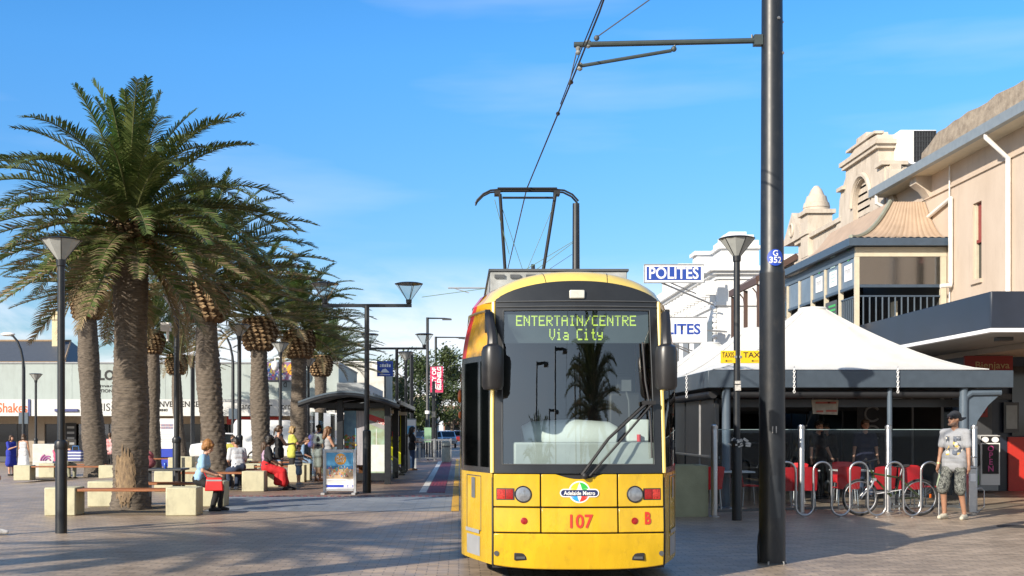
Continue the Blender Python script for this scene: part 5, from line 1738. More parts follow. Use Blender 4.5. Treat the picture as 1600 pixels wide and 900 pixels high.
# billboard on the shop roof
bb_ = thing('billboard', 'colourful photo billboard standing above the shop wall behind the palms', 'billboard', (0, SD - 0.7, 0))
x0, x1 = PX(417, SD - .7), PX(461, SD - .7)
bp_ = MB().box(x0, x1, 0, 0.08, PZ(594, SD - .7), PZ(566, SD - .7)).build('panel', mat('billboard_photo', (0.42, 0.12, 0.12), 0.5, scale=1.6, col2=(0.08, 0.16, 0.42)), bb_)
pt = MB(); rng = random.Random(12)
cc = [mat('bb%d' % i, c, 0.5, var=0) for i, c in enumerate([(0.6, 0.6, 0.62), (0.5, 0.05, 0.1), (0.05, 0.15, 0.4), (0.55, 0.35, 0.2), (0.6, 0.5, 0.1)])]
for i in range(60):
    x = rng.uniform(x0 + .05, x1 - .15); z = rng.uniform(PZ(593, SD), PZ(571, SD)); w = rng.uniform(.03, .09)
    pt.add([(x - w, -0.006 - i * 5e-5, z - w), (x + w, -0.006 - i * 5e-5, z - w), (x + w * .8, -0.006 - i * 5e-5, z + w), (x - w * .5, -0.006 - i * 5e-5, z + w * 1.3)], [(0, 1, 2, 3)], i % 5)
pt.build('picture', cc, bp_, smooth=0, fix=False)
MB().add([(x1 - 0.12 + 0.33 * math.cos(a), -0.012, PZ(578, SD) + 0.33 * math.sin(a)) for a in [2 * PI * k / 20 for k in range(20)]], [tuple(range(20))]).build('orange_disc', mat('poster_orange', (0.8, 0.36, 0.03)), bp_, smooth=0, fix=False)
MB().box(x0 - 0.1, x1 + 0.3, -0.05, 0.1, PZ(597, SD - .7), PZ(594.2, SD - .7)).build('frame', M_DGREY, bb_)

# hip-roofed house behind the shops
HD = 90.0
h = thing('hip_roof_house', 'older house with dark slate hip roof and cream chimney behind the shops', 'house', (0, HD, 0))
zr, ze = PZ(527, HD), PZ(566, HD)
xr, xe = PX(84, HD), PX(108, HD)
xl = -52
r_ = MB()
r_.add([(xl, -1, ze), (xe, -1, ze), (xe, 9, ze), (xl, 9, ze), (xl, 4, zr), (xr, 4, zr)], [(0, 1, 5, 4), (1, 2, 5), (2, 3, 4, 5), (3, 0, 4)])
rfo = r_.build('roof', mat('slate_roof', (0.075, 0.085, 0.10), 0.6, var=0.15, scale=4, stretch=(1, 1, 6)), h, smooth=0)
rc = MB(); rc.tube([(xl, 4, zr + .03), (xr, 4, zr + .03), (xe, -1, ze + .05)], 0.1, 6)
rc.build('ridge_cap', mat('ridge_tan', (0.3, 0.21, 0.13), 0.8), rfo)
MB().box(xl, xe - 0.6, -0.5, 8.5, 0, ze - 0.02).build('wall', M_BEIGE, h)
MB().box(xl, xe + 0.05, -1.1, -0.98, ze - 0.25, ze - 0.005).build('eaves_board', mat('eaves_tan', (0.35, 0.22, 0.1), 0.7), h)
c_ = MB()
xc = PX(88.5, HD + 3)
c_.box(xc - 0.27, xc + 0.27, 2.7, 3.3, ze + 0.5, PZ(497, HD + 3))
c_.box(xc - 0.36, xc + 0.36, 2.6, 3.4, PZ(500, HD + 3), PZ(495, HD + 3))
c_.box(xc - 0.25, xc + 0.25, 2.75, 3.25, PZ(495, HD + 3), PZ(487, HD + 3))
c_.box(xc - 0.32, xc + 0.32, 2.65, 3.35, PZ(491, HD + 3), PZ(488.5, HD + 3))
c_.build('chimney', mat('cream_paint', (0.62, 0.52, 0.33), 0.7), rfo)

# shops to the right, along the far street
D2 = 63.0
s2 = thing('corner_shop', 'corner shop with a grey box parapet behind the tram shelter', 'shop building', (0, D2, 0))
x0, x1 = PX(526.5, D2), PX(572, D2)
MB().box(x0, x1, 0, 14, PZ(645, D2), PZ(598, D2)).build('parapet', mat('parapet_grey', (0.33, 0.36, 0.38), 0.6), s2)
MB().box(x0 + .1, x1 - .15, 0.4, 13.5, 0, PZ(646, D2)).build('shop_wall', M_WHITE, s2)
MB().box(x0 - .3, x1 + 1.2, -1.2, 13, PZ(648, D2), PZ(645.5, D2)).build('canopy', M_WHITE, s2)
MB().box(x0 + .3, x1 - .5, 0.34, 0.38, 0.3, 2.1).build('shop_window', M_DARKGLASS, s2)
MB().box(x1 - .14, x1 - .1, 1, 12, 0.3, 2.1).build('side_window', M_DARKGLASS, s2)
text('LIFE', 1.3, M_TXT_BLACK, 'lettering', s2, (x1 + 0.01, 7.2, (PZ(645, D2) + PZ(598, D2)) / 2 - 0.1), (PI / 2, 0, PI / 2), bold=0.03, fit=11)
D3 = 84.0
s3 = thing('patterned_building', 'white building with a faint script pattern above the corner shop', 'building', (0, D3, 0))
w3 = MB().box(PX(528, D3), PX(601, D3), 0, 10, 0, PZ(566, D3)).build('wall', mat('patterned_white', (0.7, 0.7, 0.66), 0.7, scale=1.4, col2=(0.48, 0.46, 0.4)), s3)
text('CAPPO SEVEN', 0.34, M_GREY, 'lettering', w3, (PX(556, D3), -0.01, PZ(571, D3)), fit=2.2)
for k in range(3):
    MB().box(PX(532 + k * 22, D3), PX(546 + k * 22, D3), -0.02, 0.05, 2.6, 3.9).build('window', M_DARKGLASS, s3)
MB().box(PX(526, D3), PX(603, D3), -0.1, 10.1, PZ(566, D3), PZ(564.5, D3)).build('coping', M_WHITE, s3)
d4 = 78.0
bs_ = thing('blue_sign', 'square blue sign with white lettering above the shelter roof', 'sign', (PX(601.5, d4), d4, 0))
p_ = MB().box(PX(614, d4) - PX(601.5, d4) - 1.05, PX(614, d4) - PX(601.5, d4), 0, 0.1, PZ(588, d4), PZ(564, d4)).build('panel', mat('sign_blue', (0.015, 0.06, 0.35), 0.4), bs_)
lb_ = MB()
for i in range(5):
    lb_.box(-0.34 + i * 0.15, -0.23 + i * 0.15, -0.012, -0.004, PZ(573.5, d4), PZ(569.5 - (i % 2) * 0.8, d4))
lb_.box(-0.36, 0.34, -0.012, -0.004, PZ(586, d4), PZ(585, d4))
lb_.build('lettering', M_SIGNW, p_)
MB().add([(-0.3, -0.01, PZ(582, d4)), (0.3, -0.01, PZ(582, d4)), (0.05, -0.01, PZ(576, d4)), (-0.15, -0.01, PZ(577, d4))], [(0, 1, 2, 3)]).build('mark', M_SIGNW, p_, smooth=0, fix=False)
MB().lathe([(0.07, 0), (0.06, PZ(588, d4))], (0, .05, 0), 8).build('post', M_DGREY, bs_)
# plain far buildings closing the street on both sides
def far_block(label, x0, x1, d, z, m, dep=18, nwin=3):
    p = thing('far_building', label, 'building', ((x0 + x1) / 2, d, 0))
    w = (x1 - x0) / 2
    MB().box(-w, w, 0, dep, 0, z).build('wall', m, p)
    MB().box(-w - .15, w + .15, -.15, dep + .15, z, z + 0.25).build('coping', M_WHITE, p)
    for k in range(nwin):
        xx = -w + (k + 0.5) * 2 * w / nwin
        MB().box(xx - 0.5, xx + 0.5, -0.04, 0.06, z * 0.62, z * 0.85).build('window', M_DARKGLASS, p)
    MB().box(-w + .3, w - .3, -0.03, 0.06, 0.2, 2.4).build('shopfront', M_DARKGLASS, p)
    MB().box(-w, w, -2, -.05, 2.7, 3.1).build('awning', m, p)
far_block('white two storey shop half hidden by the pale leafed tree', -10.5, -6.6, 112, 6.2, M_WHITE)
far_block('grey building behind the far street trees', -14, -8.5, 150, 7.5, mat('far_grey', (0.4, 0.4, 0.4), 0.8))
far_block('cream building at the far end of the street', -8, -3.5, 190, 7.0, mat('far_cream', (0.55, 0.5, 0.4), 0.8))
far_block('low brick building at the street end behind the tram', -3, 6, 230, 6.0, mat('far_brick', (0.3, 0.17, 0.12), 0.85))
# ------------------------------------------------------------------ beige two-storey building with the upstairs balcony
WX = 13.0                                           # line of the shop fronts on the right
M_SAND = mat('sand_render', (0.56, 0.46, 0.37), 0.88, scale=1.3, col2=(0.48, 0.385, 0.30), stretch=(.8, .8, .4), bump=0.3, bscale=30)
M_ORN = mat('cream_render', (0.58, 0.51, 0.425), 0.88, col2=(0.45, 0.385, 0.31), scale=1.8, stretch=(1.2, 1.2, .6), bump=0.3, bscale=20)
grime(M_SAND, .35, (.25, .19, .14), 2.5, .55, .75, (1.5, 1.5, .25)); grime(M_ORN, .5, (.2, .16, .12), 3.0, .52, .72, (1.5, 1.5, .4))
M_ROUGH = mat('weathered_concrete', (0.36, 0.30, 0.23), 0.95, scale=5, col2=(0.2, 0.16, 0.12), bump=0.9, bscale=12)
M_GUT = mat('gutter_grey', (0.27, 0.3, 0.31), 0.45, 0.3, var=0.1)
M_PIPE = mat('white_pipe', (0.72, 0.7, 0.66), 0.45)
M_CREAM = mat('cream_timber', (0.55, 0.49, 0.37), 0.6, var=0.08)
M_NAVY = mat('navy_cladding', (0.016, 0.023, 0.04), 0.35, var=0.2, scale=1.5)
M_SOFF = mat('soffit_grey', (0.33, 0.33, 0.32), 0.7)
bz = thing('beige_building', 'beige rendered two storey building with white downpipes on the right', 'building', (WX, 24, 0))
def LY(d): return d - 24.0
d1 = 13 * F / 676.0                                  # far end of the gutter
zg = PZ(295, d1)                                     # gutter height
w_ = MB()
w_.box(0, 9, LY(20.0), LY(29.45), 3.45, zg - 0.25)
w_.box(0, 9, LY(29.45), LY(29.95), 3.45, PZ(437, 29.7)); w_.box(0, 9, LY(29.45), LY(29.95), PZ(316, 29.7), zg - 0.25)
w_.box(0.22, 9, LY(29.45), LY(29.95), PZ(437, 29.7), PZ(316, 29.7))
w_.box(0, 9, LY(29.95), LY(d1), 3.45, zg - 0.25)
wall_o = w_.build('wall', M_SAND, bz, smooth=0)
wi = MB()
wi.box(0.12, 0.16, LY(29.46), LY(29.94), PZ(437, 29.7) + .02, PZ(316, 29.7) - .02)
wo = wi.build('side_window', M_DARKGLASS, bz)
wf = MB()
za, zb_ = PZ(437, 29.7), PZ(316, 29.7)
for (a, b_) in ((29.45, 29.53), (29.87, 29.95)):
    wf.box(0.06, 0.14, LY(a), LY(b_), za, zb_)
wf.build('frame', M_CREAM, wo)
wf = MB(); wf.box(0.055, 0.15, LY(29.54), LY(29.86), (za + zb_) / 2 - 0.04, (za + zb_) / 2 + 0.04); wf.box(0.1, 0.118, LY(29.54), LY(29.86), (za + zb_) / 2, zb_)
wf.build('red_sash', mat('dull_red', (0.25, 0.05, 0.04), 0.6), wo)
MB().box(-0.06, 0.1, LY(29.4), LY(30.0), za - 0.1, za).build('sill', M_SAND, wo)
# string course and gutter
MB().box(-0.05, 0.1, LY(20), LY(d1), zg - 0.85, zg - 0.78).build('string_course', M_SAND, bz)
MB().box(-0.5, 0.1, LY(20), LY(d1 + .1), zg - 0.25, zg - 0.2).build('eaves_soffit', M_CREAM, bz)
MB().box(-0.66, -0.5, LY(20), LY(d1 + .1), zg - 0.26, zg - 0.02).build('gutter', M_GUT, bz)
ro = MB(); ro.add([(-0.55, LY(20), zg - 0.08), (-0.55, LY(d1), zg - 0.08), (4.5, LY(d1), zg + 1.6), (4.5, LY(20), zg + 1.6)], [(0, 1, 2, 3)])
ro.build('roof', mat('roof_iron', (0.3, 0.3, 0.3), 0.5, 0.3, var=0.2), bz)
# rough parapet above the gutter, nearer part
pb_ = MB()
dpa = 13 * F / 738.0
n = 26
rng = random.Random(2)
vs = []
for i in range(n + 1):
    y = 20 + (dpa - 20) * i / n
    top = zg + 0.72 + rng.uniform(-.05, .05) - (0.45 * max(0, (i - n + 2) / 2) if i > n - 2 else 0)
    for (x, z) in ((-0.3, zg - 0.02), (-0.26, zg + 0.35 + rng.uniform(-.03, .03)), (-0.22 + rng.uniform(-.04, .04), top), (0.25, top), (0.3, zg - 0.02)):
        vs.append((x, LY(y), z))
pb_.add(vs, [(i * 5 + k, i * 5 + k + 1, i * 5 + k + 6, i * 5 + k + 5) for i in range(n) for k in range(4)] + [tuple(n * 5 + k for k in range(5)), (4, 3, 2, 1, 0)])
pb_.build('rough_parapet', M_ROUGH, bz, smooth=20)
co = MB(); co.add([(-0.02, 0, 0)], []); co = MB()
co.prism([(0, 0), (0, -0.9), (-0.18, -0.62), (-0.42, -0.45), (-0.42, -0.1), (-0.3, 0)], lambda x, z: (x, LY(dpa), zg + z), lambda x, z: (x, LY(dpa) + 0.45, zg + z))
co.build('corbel', M_ORN, bz)
# pipes
def pipe(pts, r=0.06, nm='downpipe', par=None):
    b = MB(); b.tube(pts, r, 10)
    return b.build(nm, M_PIPE, par or bz)
dp1 = 28.2
yq = 13 * F / 862.0
pipe([(-0.58, LY(yq), zg - 0.1), (-0.58, LY(yq), zg - 0.35), (-0.08, LY(yq - .05), zg - 0.85), (-0.08, LY(yq - .05), 4.1)])
yb = 31.1
pipe([(-0.08, LY(yb), zg - 2.55 + 1.4), (-0.08, LY(yb), PZ(440, yb)), (-0.08, LY(yb), PZ(446, yb)), (-0.35, LY(yb) , PZ(447, yb))])
pipe([(-0.08, LY(yb), zg - 1.15), (-0.08, LY(35), zg - 1.75)], 0.055)
pipe([(-0.58, LY(35.2), zg - 0.2), (-0.58, LY(35.2), zg - 0.5), (-0.2, LY(35.1), zg - 0.75)])
MB().box(-0.3, 0.0, LY(34.7), LY(35.3), zg - 1.15, zg - 0.75).build('rain_head', M_GUT, bz)
pipe([(-0.05, LY(31.25), zg - 0.2), (-0.05, LY(31.25), 4.2)], 0.02, 'conduit')
# ground floor
gf = MB()
gf.box(0, 9, LY(30.5), LY(d1), 0, 3.45)
gf.build('shop_front_wall', M_NAVY, bz, smooth=0)
for k in range(3):
    y0 = 31.2 + k * 1.5
    MB().box(-0.03, 0.05, LY(y0), LY(y0 + 1.25), 0.4, 2.7).build('shop_window', M_DARKGLASS, bz)
rw_ = MB(); rw_.box(1.13, 2.4, LY(30.44), LY(30.499), 0, 1.39)
rw_.build('red_panel', mat('cafe_red', (0.5, 0.03, 0.02), 0.45, var=0.1), bz)
dk = MB(); dk.box(0.0, 0.69, LY(30.40), LY(30.499), 0, 3.3); dk.box(0.7, 3.5, LY(30.40), LY(30.499), 2.352, 2.5)
dk.build('door_frame', mat('grey_frame', (0.05, 0.053, 0.058), 0.5), bz)
mf = MB(); mf.box(0.98, 1.36, LY(30.36), LY(30.399), 1.5, 2.28)
mo = mf.build('menu_case', M_DGREY, bz)
MB().box(1.03, 1.31, LY(30.345), LY(30.359), 1.6, 2.2).build('menu_paper', mat('menu_grey', (0.3, 0.32, 0.32), 0.5), mo)
sg = MB(); sg.box(-0.35, 0.85, LY(29.6), LY(29.68), PZ(587, 29.6), PZ(556, 29.6))
so_ = sg.build('red_sign', mat('sign_red', (0.22, 0.014, 0.01), 0.5), bz)
text('Bienjava', 0.24, mat('dull_gold', (0.42, 0.3, 0.14), 0.5, var=0), 'lettering', so_, (0.33, LY(29.59), PZ(571, 29.6)), bold=0.002, fit=0.85)
sn = MB(); sn.box(0.12, 0.55, LY(30.34), LY(30.39), 1.9, 2.6)
sno = sn.build('wall_menu', mat('sign_red', (0.36, 0.02, 0.015)), bz)
MB().box(0.2, 0.47, LY(30.33), LY(30.339), 2.0, 2.45).build('dark_menu', M_BLACKM, sno)
for k in range(4):
    MB().box(1.2 + k * 1.6, 2.6 + k * 1.6, LY(30.385), LY(30.4) - .002, 0.3 if k else 1.42, 3.2).build('front_window', M_DARKGLASS, bz)

# awning over the footpath, its near corner in view
CXL = 10.75; CD = 23.9
cz0, cz1 = PZ(515, CD), PZ(455, CD)
aw = thing('street_awning', 'deep navy street awning with a white edge in front of the beige building', 'awning', (CXL, CD, 0))
a_ = MB()
a_.box(0, 0.06, 0.06, 14, cz0 + 0.03, cz1)
a_.box(0, 7.5, 0, 0.06, cz0 + 0.03, cz1)
a_.build('fascia', M_NAVY, aw, bevel=0.012)
e_ = MB(); e_.box(-0.03, 0.1, -0.03, 14, cz0 - 0.05, cz0 + 0.028); e_.box(0.1, 7.5, -0.03, 0.1, cz0 - 0.05, cz0 + 0.028)
e_.build('white_edge', M_SIGNW, aw)
s_ = MB(); s_.box(0.101, 7.4, 0.101, 14, cz0 - 0.02, cz0 + 0.02); s_.box(0.07, 2.2, 0.07, 13.9, cz1 - 0.1, cz1 - 0.05)
s_.build('soffit', M_SOFF, aw)
for k in range(4):
    MB().box(0.9 + k * 1.1, 1.2 + k * 1.1, 1.6, 1.9, cz0 - 0.1, cz0 - 0.021).build('soffit_lamp', M_DGREY, aw, bevel=0.01)

# balcony with screens
BD = 31.5; BX0 = PX(1337, BD); BX1 = WX
zf, zr_ = 4.25, PZ(376, BD)
BL = 38.4
bc = thing('balcony', 'upstairs balcony enclosed with clear screens under a curved tan roof', 'balcony', (BX0, BD, 0))
L = BL - BD; Wd_ = BX1 - BX0 - 0.02
fl = MB(); fl.box(0, Wd_, 0, L, zf - 0.2, zf)
fl.build('floor', M_DGREY, bc)
ea = MB(); ea.box(-0.25, Wd_, -0.25, -0.12, zr_ - 0.16, zr_ + 0.04); ea.box(-0.25, -0.12, -0.119, L, zr_ - 0.16, zr_ + 0.04); ea.box(-0.119, Wd_, -0.119, L, zr_ - 0.05, zr_)
ea.build('eaves_gutter', mat('gutter_blue', (0.05, 0.075, 0.11), 0.4), bc)
hd = MB(); hd.box(0, Wd_, 0, 0.1, zr_ - 0.42, zr_ - 0.17); 
hd.build('head_board', M_CREAM, bc)
hd = MB(); hd.box(0, 0.1, 0.11, L, zr_ - 0.42, zr_ - 0.17)
hd.build('side_head_board', M_BLUEGREY, bc)
posts_y = [0.0, 1.3, 2.6, 3.9, 5.2, 6.5]
for y in posts_y:
    MB().box(-0.01, 0.1, y, y + 0.11, zf, zr_ - 0.425).build('post', M_CREAM, bc)
MB().box(Wd_ - 0.16, Wd_ - 0.01, -0.01, 0.1, zf, zr_ - 0.425).build('post', M_CREAM, bc)
zm = PZ(447, BD)
sc1 = MB(); sc1.box(0.11, Wd_ - 0.17, 0.03, 0.045, zm + 0.05, zr_ - 0.43)
sc1.build('front_screen', glass('screen_clear', (0.12, 0.13, 0.13), 0.2, 0.12), bc)
tr_ = MB(); tr_.box(0.11, Wd_ - 0.17, 0.0, 0.08, zm - 0.03, zm + 0.045); tr_.box(0.11, Wd_ - 0.17, 0.02, 0.06, zm - 0.28, zm - 0.24)
for i in range(len(posts_y) - 1):
    tr_.box(0.0, 0.08, posts_y[i] + .115, posts_y[i + 1] - .005, zm - 0.03, zm + 0.045)
    tr_.box(0.02, 0.06, posts_y[i] + .115, posts_y[i + 1] - .005, zm - 0.28, zm - 0.24)
tr_.build('rail', mat('gutter_blue', (0.05, 0.075, 0.11), 0.4), bc)
ba = MB()
x = 0.2
while x < Wd_ - 0.25:
    ba.box(x, x + 0.03, 0.025, 0.055, zf + 0.05, zm - 0.285); x += 0.17
y = 0.2
while y < L:
    ba.box(0.025, 0.055, y, y + 0.03, zf + 0.05, zm - 0.285); y += 0.17
ba.build('balusters', M_BLUEGREY, bc)
for i in range(len(posts_y) - 1):
    sc2 = MB(); sc2.box(0.03, 0.045, posts_y[i] + .12, posts_y[i + 1] - .01, zm + 0.05, zr_ - 0.43)
    so2 = sc2.build('side_screen', mat('screen_side', (0.13, 0.165, 0.21), 0.2, var=.2, scale=1.5), bc)
    if i in (0, 2, 1):
        pm = MB(); y0 = posts_y[i] + 0.36; 
        pm.box(0.015, 0.025, y0, y0 + 0.62, zm + 0.22 , zr_ - 0.55)
        pst = pm.build('paper_poster', M_SIGNW, so2)
        if i != 1:
            lf = MB()
            for (cx, cz, an) in ((0.2, 0.9, .9), (0.36, 0.98, -.3), (0.42, 0.8, .5)):
                q = [(0.16 * math.cos(t) * (1 if abs(math.cos(t)) < .9 else 1.1), 0.075 * math.sin(t)) for t in [2 * PI * k / 12 for k in range(12)]]
                lf.add([(0.012, y0 + 0.62 - (cx + x_ * math.cos(an) - z_ * math.sin(an)), zm + 0.25 + cz * 0.75 + x_ * math.sin(an) + z_ * math.cos(an)) for x_, z_ in q], [tuple(range(12))])
            lf.build('green_leaf_mark', mat('leaf_green_mark', (0.06, 0.38, 0.1), 0.5, var=0), pst, smooth=0, fix=False)
            text('mint', 0.28, M_GREY, 'lettering', pst, (0.012, y0 + 0.31, zm + 0.5), (PI / 2, 0, -PI / 2), fit=0.46)
        else:
            tl_ = MB()
            for k in range(8):
                tl_.box(0.010, 0.0145, y0 + 0.1, y0 + 0.52, zm + 0.35 + k * 0.1, zm + 0.38 + k * 0.1)
            tl_.build('text_lines', mat('pale_teal', (0.4, 0.55, 0.55), 0.5), pst)
gp = MB(); gp.box(-0.03, -0.02, 1.5, 2.5, zf + .1, zf + 0.95)
gpo = gp.build('dark_banner', M_DGREY, bc)
tl_ = MB()
for k in range(5):
    tl_.box(-0.036, -0.031, 1.6, 2.2 - 0.07 * (k % 2), zf + 0.3 + k * 0.12, zf + 0.36 + k * 0.12)
tl_.build('green_lines', mat('leaf_green_mark', (0.06, 0.38, 0.1)), gpo)
bw2 = MB(); bw2.box(Wd_ - 0.02, Wd_ + 0.0, 0.2, L, zf, zr_ - 0.43); bw2.box(0.1, Wd_, L - .05, L, zf, zr_ - 0.43)
bw2.build('inner_wall', mat('balcony_dark', (0.045, 0.045, 0.045), 0.7), bc)
ch = MB(); ch.box(1.4, 1.8, 0.9, 1.3, zf + 0.4, zf + 0.45); ch.box(1.4, 1.45, 0.9, 1.3, zf + 0.45, zf + 0.85)
for x in (1.42, 1.76):
    for y in (0.93, 1.27): ch.box(x, x + .03, y, y + .03, zf, zf + .4)
chair_w = ch.build('balcony_chair', M_CREAM, None); tag(chair_w, 'pale timber chair standing on the screened balcony', 'chair'); chair_w.location = (BX0, BD, 0)
# curved hip roof: concave sheets, standing ribs
M_TANROOF = mat('tan_roof_sheet', (0.42, 0.31, 0.22), 0.7, var=0.12, scale=2)
rt = MB()
Hh = PZ(320, BD + 1.6) - zr_
n = 16
def prof(t):                                        # 0 at the eave, 1 at the top: concave
    return t ** 1.9
bx = Wd_ + 0.25
ribs = []
for i in range(15):                                 # front slope with rounded corrugations
    for q in range(4):
        pass
vs, fs = [], []
M_ = 60
for j in range(n + 1):
    t = j / n
    z = zr_ + 0.045 + Hh * prof(t)
    x0 = -0.2 + t * 1.65; x1 = bx - 0.25
    for i in range(M_ + 1):
        s = i / M_
        vs.append((x0 + (x1 - x0) * s, -0.2 + t * 1.65 , z + 0.03 * abs(math.sin(s * PI * 14)) * (1 - t * .3)))
for j in range(n):
    for i in range(M_):
        k = j * (M_ + 1) + i
        fs.append((k, k + 1, k + M_ + 2, k + M_ + 1))
rt.add(vs, fs)
vs, fs = [], []
for j in range(n + 1):
    t = j / n
    z = zr_ + 0.045 + Hh * prof(t)
    y0 = -0.2 + t * 1.65; y1 = L
    for i in range(M_ + 1):
        s = i / M_
        vs.append((-0.2 + t * 1.65, y0 + (y1 - y0) * s, z + 0.03 * abs(math.sin(s * PI * 26))))
for j in range(n):
    for i in range(M_):
        k = j * (M_ + 1) + i
        fs.append((k, k + M_ + 1, k + M_ + 2, k + 1))
rt.add(vs, fs)
rt.build('roof', M_TANROOF, bc, fix=False)
hp = MB(); hp.tube([(-0.2 + t * 1.65, -0.2 + t * 1.65, zr_ + 0.075 + Hh * prof(t)) for t in [i / 12 for i in range(13)]], 0.06, 6)
hp.build('hip_cap', mat('grey_green_cap', (0.24, 0.25, 0.2), 0.6), bc)

# ornate parapet building beyond
ob = thing('ornate_building', 'cream building with an ornate arched parapet and a dome topped pier', 'building', (WX, 0, 0))
dA, dB = d1 + 0.02, 45.2
zp = PZ(385, 43.2)
MB().box(0, 8, dA, dB, 0, zp - 0.3).build('wall', M_ORN, ob, smooth=0)
def ybx(b, x0, x1, y0, y1, z0, z1): b.box(x0, x1, y0, y1, z0, z1); return b
g0, g1 = 13 * F / 672, 13 * F / 603.0
gm = (g0 + g1) / 2
zt1 = PZ(245, gm)
gb = MB()
zc = PZ(318, gm); ra = 0.78                          # arch opening built from a stepped outline
def arch_outline():
    o = [(g0, zp - .31), (g0, zt1 - 0.75), (g0 + .45, zt1 - 0.7), (g0 + .6, zt1 + 0.35), (gm - .55, zt1 + 0.4), (gm - .45, zt1 + 0.68), (gm + .45, zt1 + 0.68), (gm + .55, zt1 + 0.4), (g1 - .6, zt1 + 0.2), (g1 - .5, zt1 - 0.35), (g1, zt1 - 0.75), (g1, zp - .31), (gm + ra, zp - .31), (gm + ra, zc)]
    o += [(gm + ra * math.cos(a), zc + ra * math.sin(a)) for a in [PI * k / 12 for k in range(1, 12)]]
    o += [(gm - ra, zc), (gm - ra, zp - .31)]
    return o
gb.prism(arch_outline(), lambda y, z: (-0.14, y, z), lambda y, z: (0.55, y, z))
gb.build('arched_gable', M_ORN, ob, smooth=25, fix=True)
rc = MB()
rc.box(0.3, 0.56, gm - ra, gm + ra, zp - .31, zc + ra)
rc.build('niche', M_ORN, ob)
lv = MB()
for k in range(8):
    z = zp - 0.1 + k * 0.24
    ww = ra - 0.04 if z < zc else math.sqrt(max(0.01, ra * ra - (z - zc) ** 2)) - .03
    if z < zc + ra - .1: lv.box(0.0, 0.1, gm - ww, gm + ww, z, z + 0.07)
lv.build('louvres', M_PIPE, ob)
ar_ = MB(); ar_.tube([(-0.16, gm + (ra + .12) * math.cos(a), zc + (ra + .12) * math.sin(a)) for a in [PI * k / 14 for k in range(15)]], 0.09, 6)
ar_.build('arch_moulding', M_ORN, ob)
mo_ = MB()
ybx(mo_, -0.3, 0.6, g0 + .3, g1 - .3, zt1 + 0.02, zt1 + 0.16); ybx(mo_, -0.24, 0.6, g0 + .4, g1 - .4, zt1 - 0.1, zt1 + 0.019)
ybx(mo_, -0.26, 0.55, g0 - .1, g0 + .5, zt1 - 0.72, zt1 - 0.6); ybx(mo_, -0.26, 0.55, g1 - .5, g1 + .1, zt1 - 0.72, zt1 - 0.6)
ybx(mo_, -0.2, 0.1, g0 + .7, g1 - .7, zt1 + 0.42, zt1 + 0.5)
for s in (-1, 1):                                   # scroll brackets beside the gable
    yy = g0 if s < 0 else g1
    mo_.prism([(0, 0), (0, 1.5), (0.25, 1.3), (0.35, 0.7), (0.7, 0.35), (0.75, 0)], lambda y, z: (-0.1, yy + s * y, zp - .2 + z), lambda y, z: (0.4, yy + s * y, zp - .2 + z))
mo_.build('cornice', M_ORN, ob)
# low parapet walls with coping and panels
pr_ = MB()
ybx(pr_, -0.04, 0.4, g1, dB, zp - .31, zp + 0.35)
pr_.build('parapet', M_ORN, ob)
cp2 = MB(); ybx(cp2, -0.16, 0.5, g1, dB + .1, zp + 0.351, zp + 0.5); ybx(cp2, -0.2, 0.1, dA, dB, zp - 0.5, zp - 0.32); ybx(cp2, -0.1, 0.1, dA, dB, zp - 0.75, zp - 0.51)
cp2.build('coping', M_ORN, ob)
bk_ = MB()
y = g1 + 0.4
while y < dB:
    bk_ = MB(); ybx(bk_, -0.14, 0.0, y, y + 0.16, zp - 0.9, zp - 0.755); y += 0.5
    bk_.build('bracket', M_ORN, ob, smooth=0)
# pier with dome finial
yp = 13 * F / 548.0
pi_ = MB()
ybx(pi_, -0.2, 0.7, yp - .45, yp + .45, zp - .3, zp + 1.25)
ybx(pi_, -0.3, 0.8, yp - .56, yp + .56, zp + 1.25, zp + 1.4); ybx(pi_, -0.26, .76, yp - .5, yp + .5, zp + 0.5, zp + 0.62)
po_ = pi_.build('pier', M_ORN, ob, smooth=0)
fi = MB()
fi.lathe([(0.5, zp + 1.4), (0.48, zp + 1.5), (0.5, zp + 1.52), (0.46, zp + 1.7), (0.42, zp + 1.72), (0.36, zp + 1.95), (0.3, zp + 1.97), (0.2, zp + 2.2), (0.08, zp + 2.34)], (0.25, yp, 0), 14)
fi.build('dome_finial', M_ORN, po_)
pe = MB()
y2 = yp + 1.0
pe.prism([(y2 - .55, zp + .5), (y2 + 1.6, zp + .5), (y2 + 1.6, zp + .72), (y2 + .5, zp + 1.62), (y2 - .55, zp + .72)], lambda y, z: (-0.24, y, z), lambda y, z: (0.5, y, z))
pe.build('pediment', M_ORN, ob, smooth=0)
pe = MB(); pe.tube([(-0.26, y2 + .5 + .24 * math.cos(a), zp + .95 + .24 * math.sin(a)) for a in [2 * PI * k / 14 for k in range(14)]], 0.05, 6, closed=True)
pe.build('roundel', M_ORN, ob)
for k in range(2):
    y = 38 + k * 4.2
    MB().box(-0.06, 0.05, y, y + 1.2, 4.6, 6.6).build('upper_window', M_DARKGLASS, ob)
MB().box(-0.05, 0.05, dA + .3, dB - .3, 0.3, 2.6).build('shop_window', M_DARKGLASS, ob)
MB().box(-2.5, -0.05, 38.5, dB, 3.2, 3.5).build('street_canopy', M_DGREY, ob)

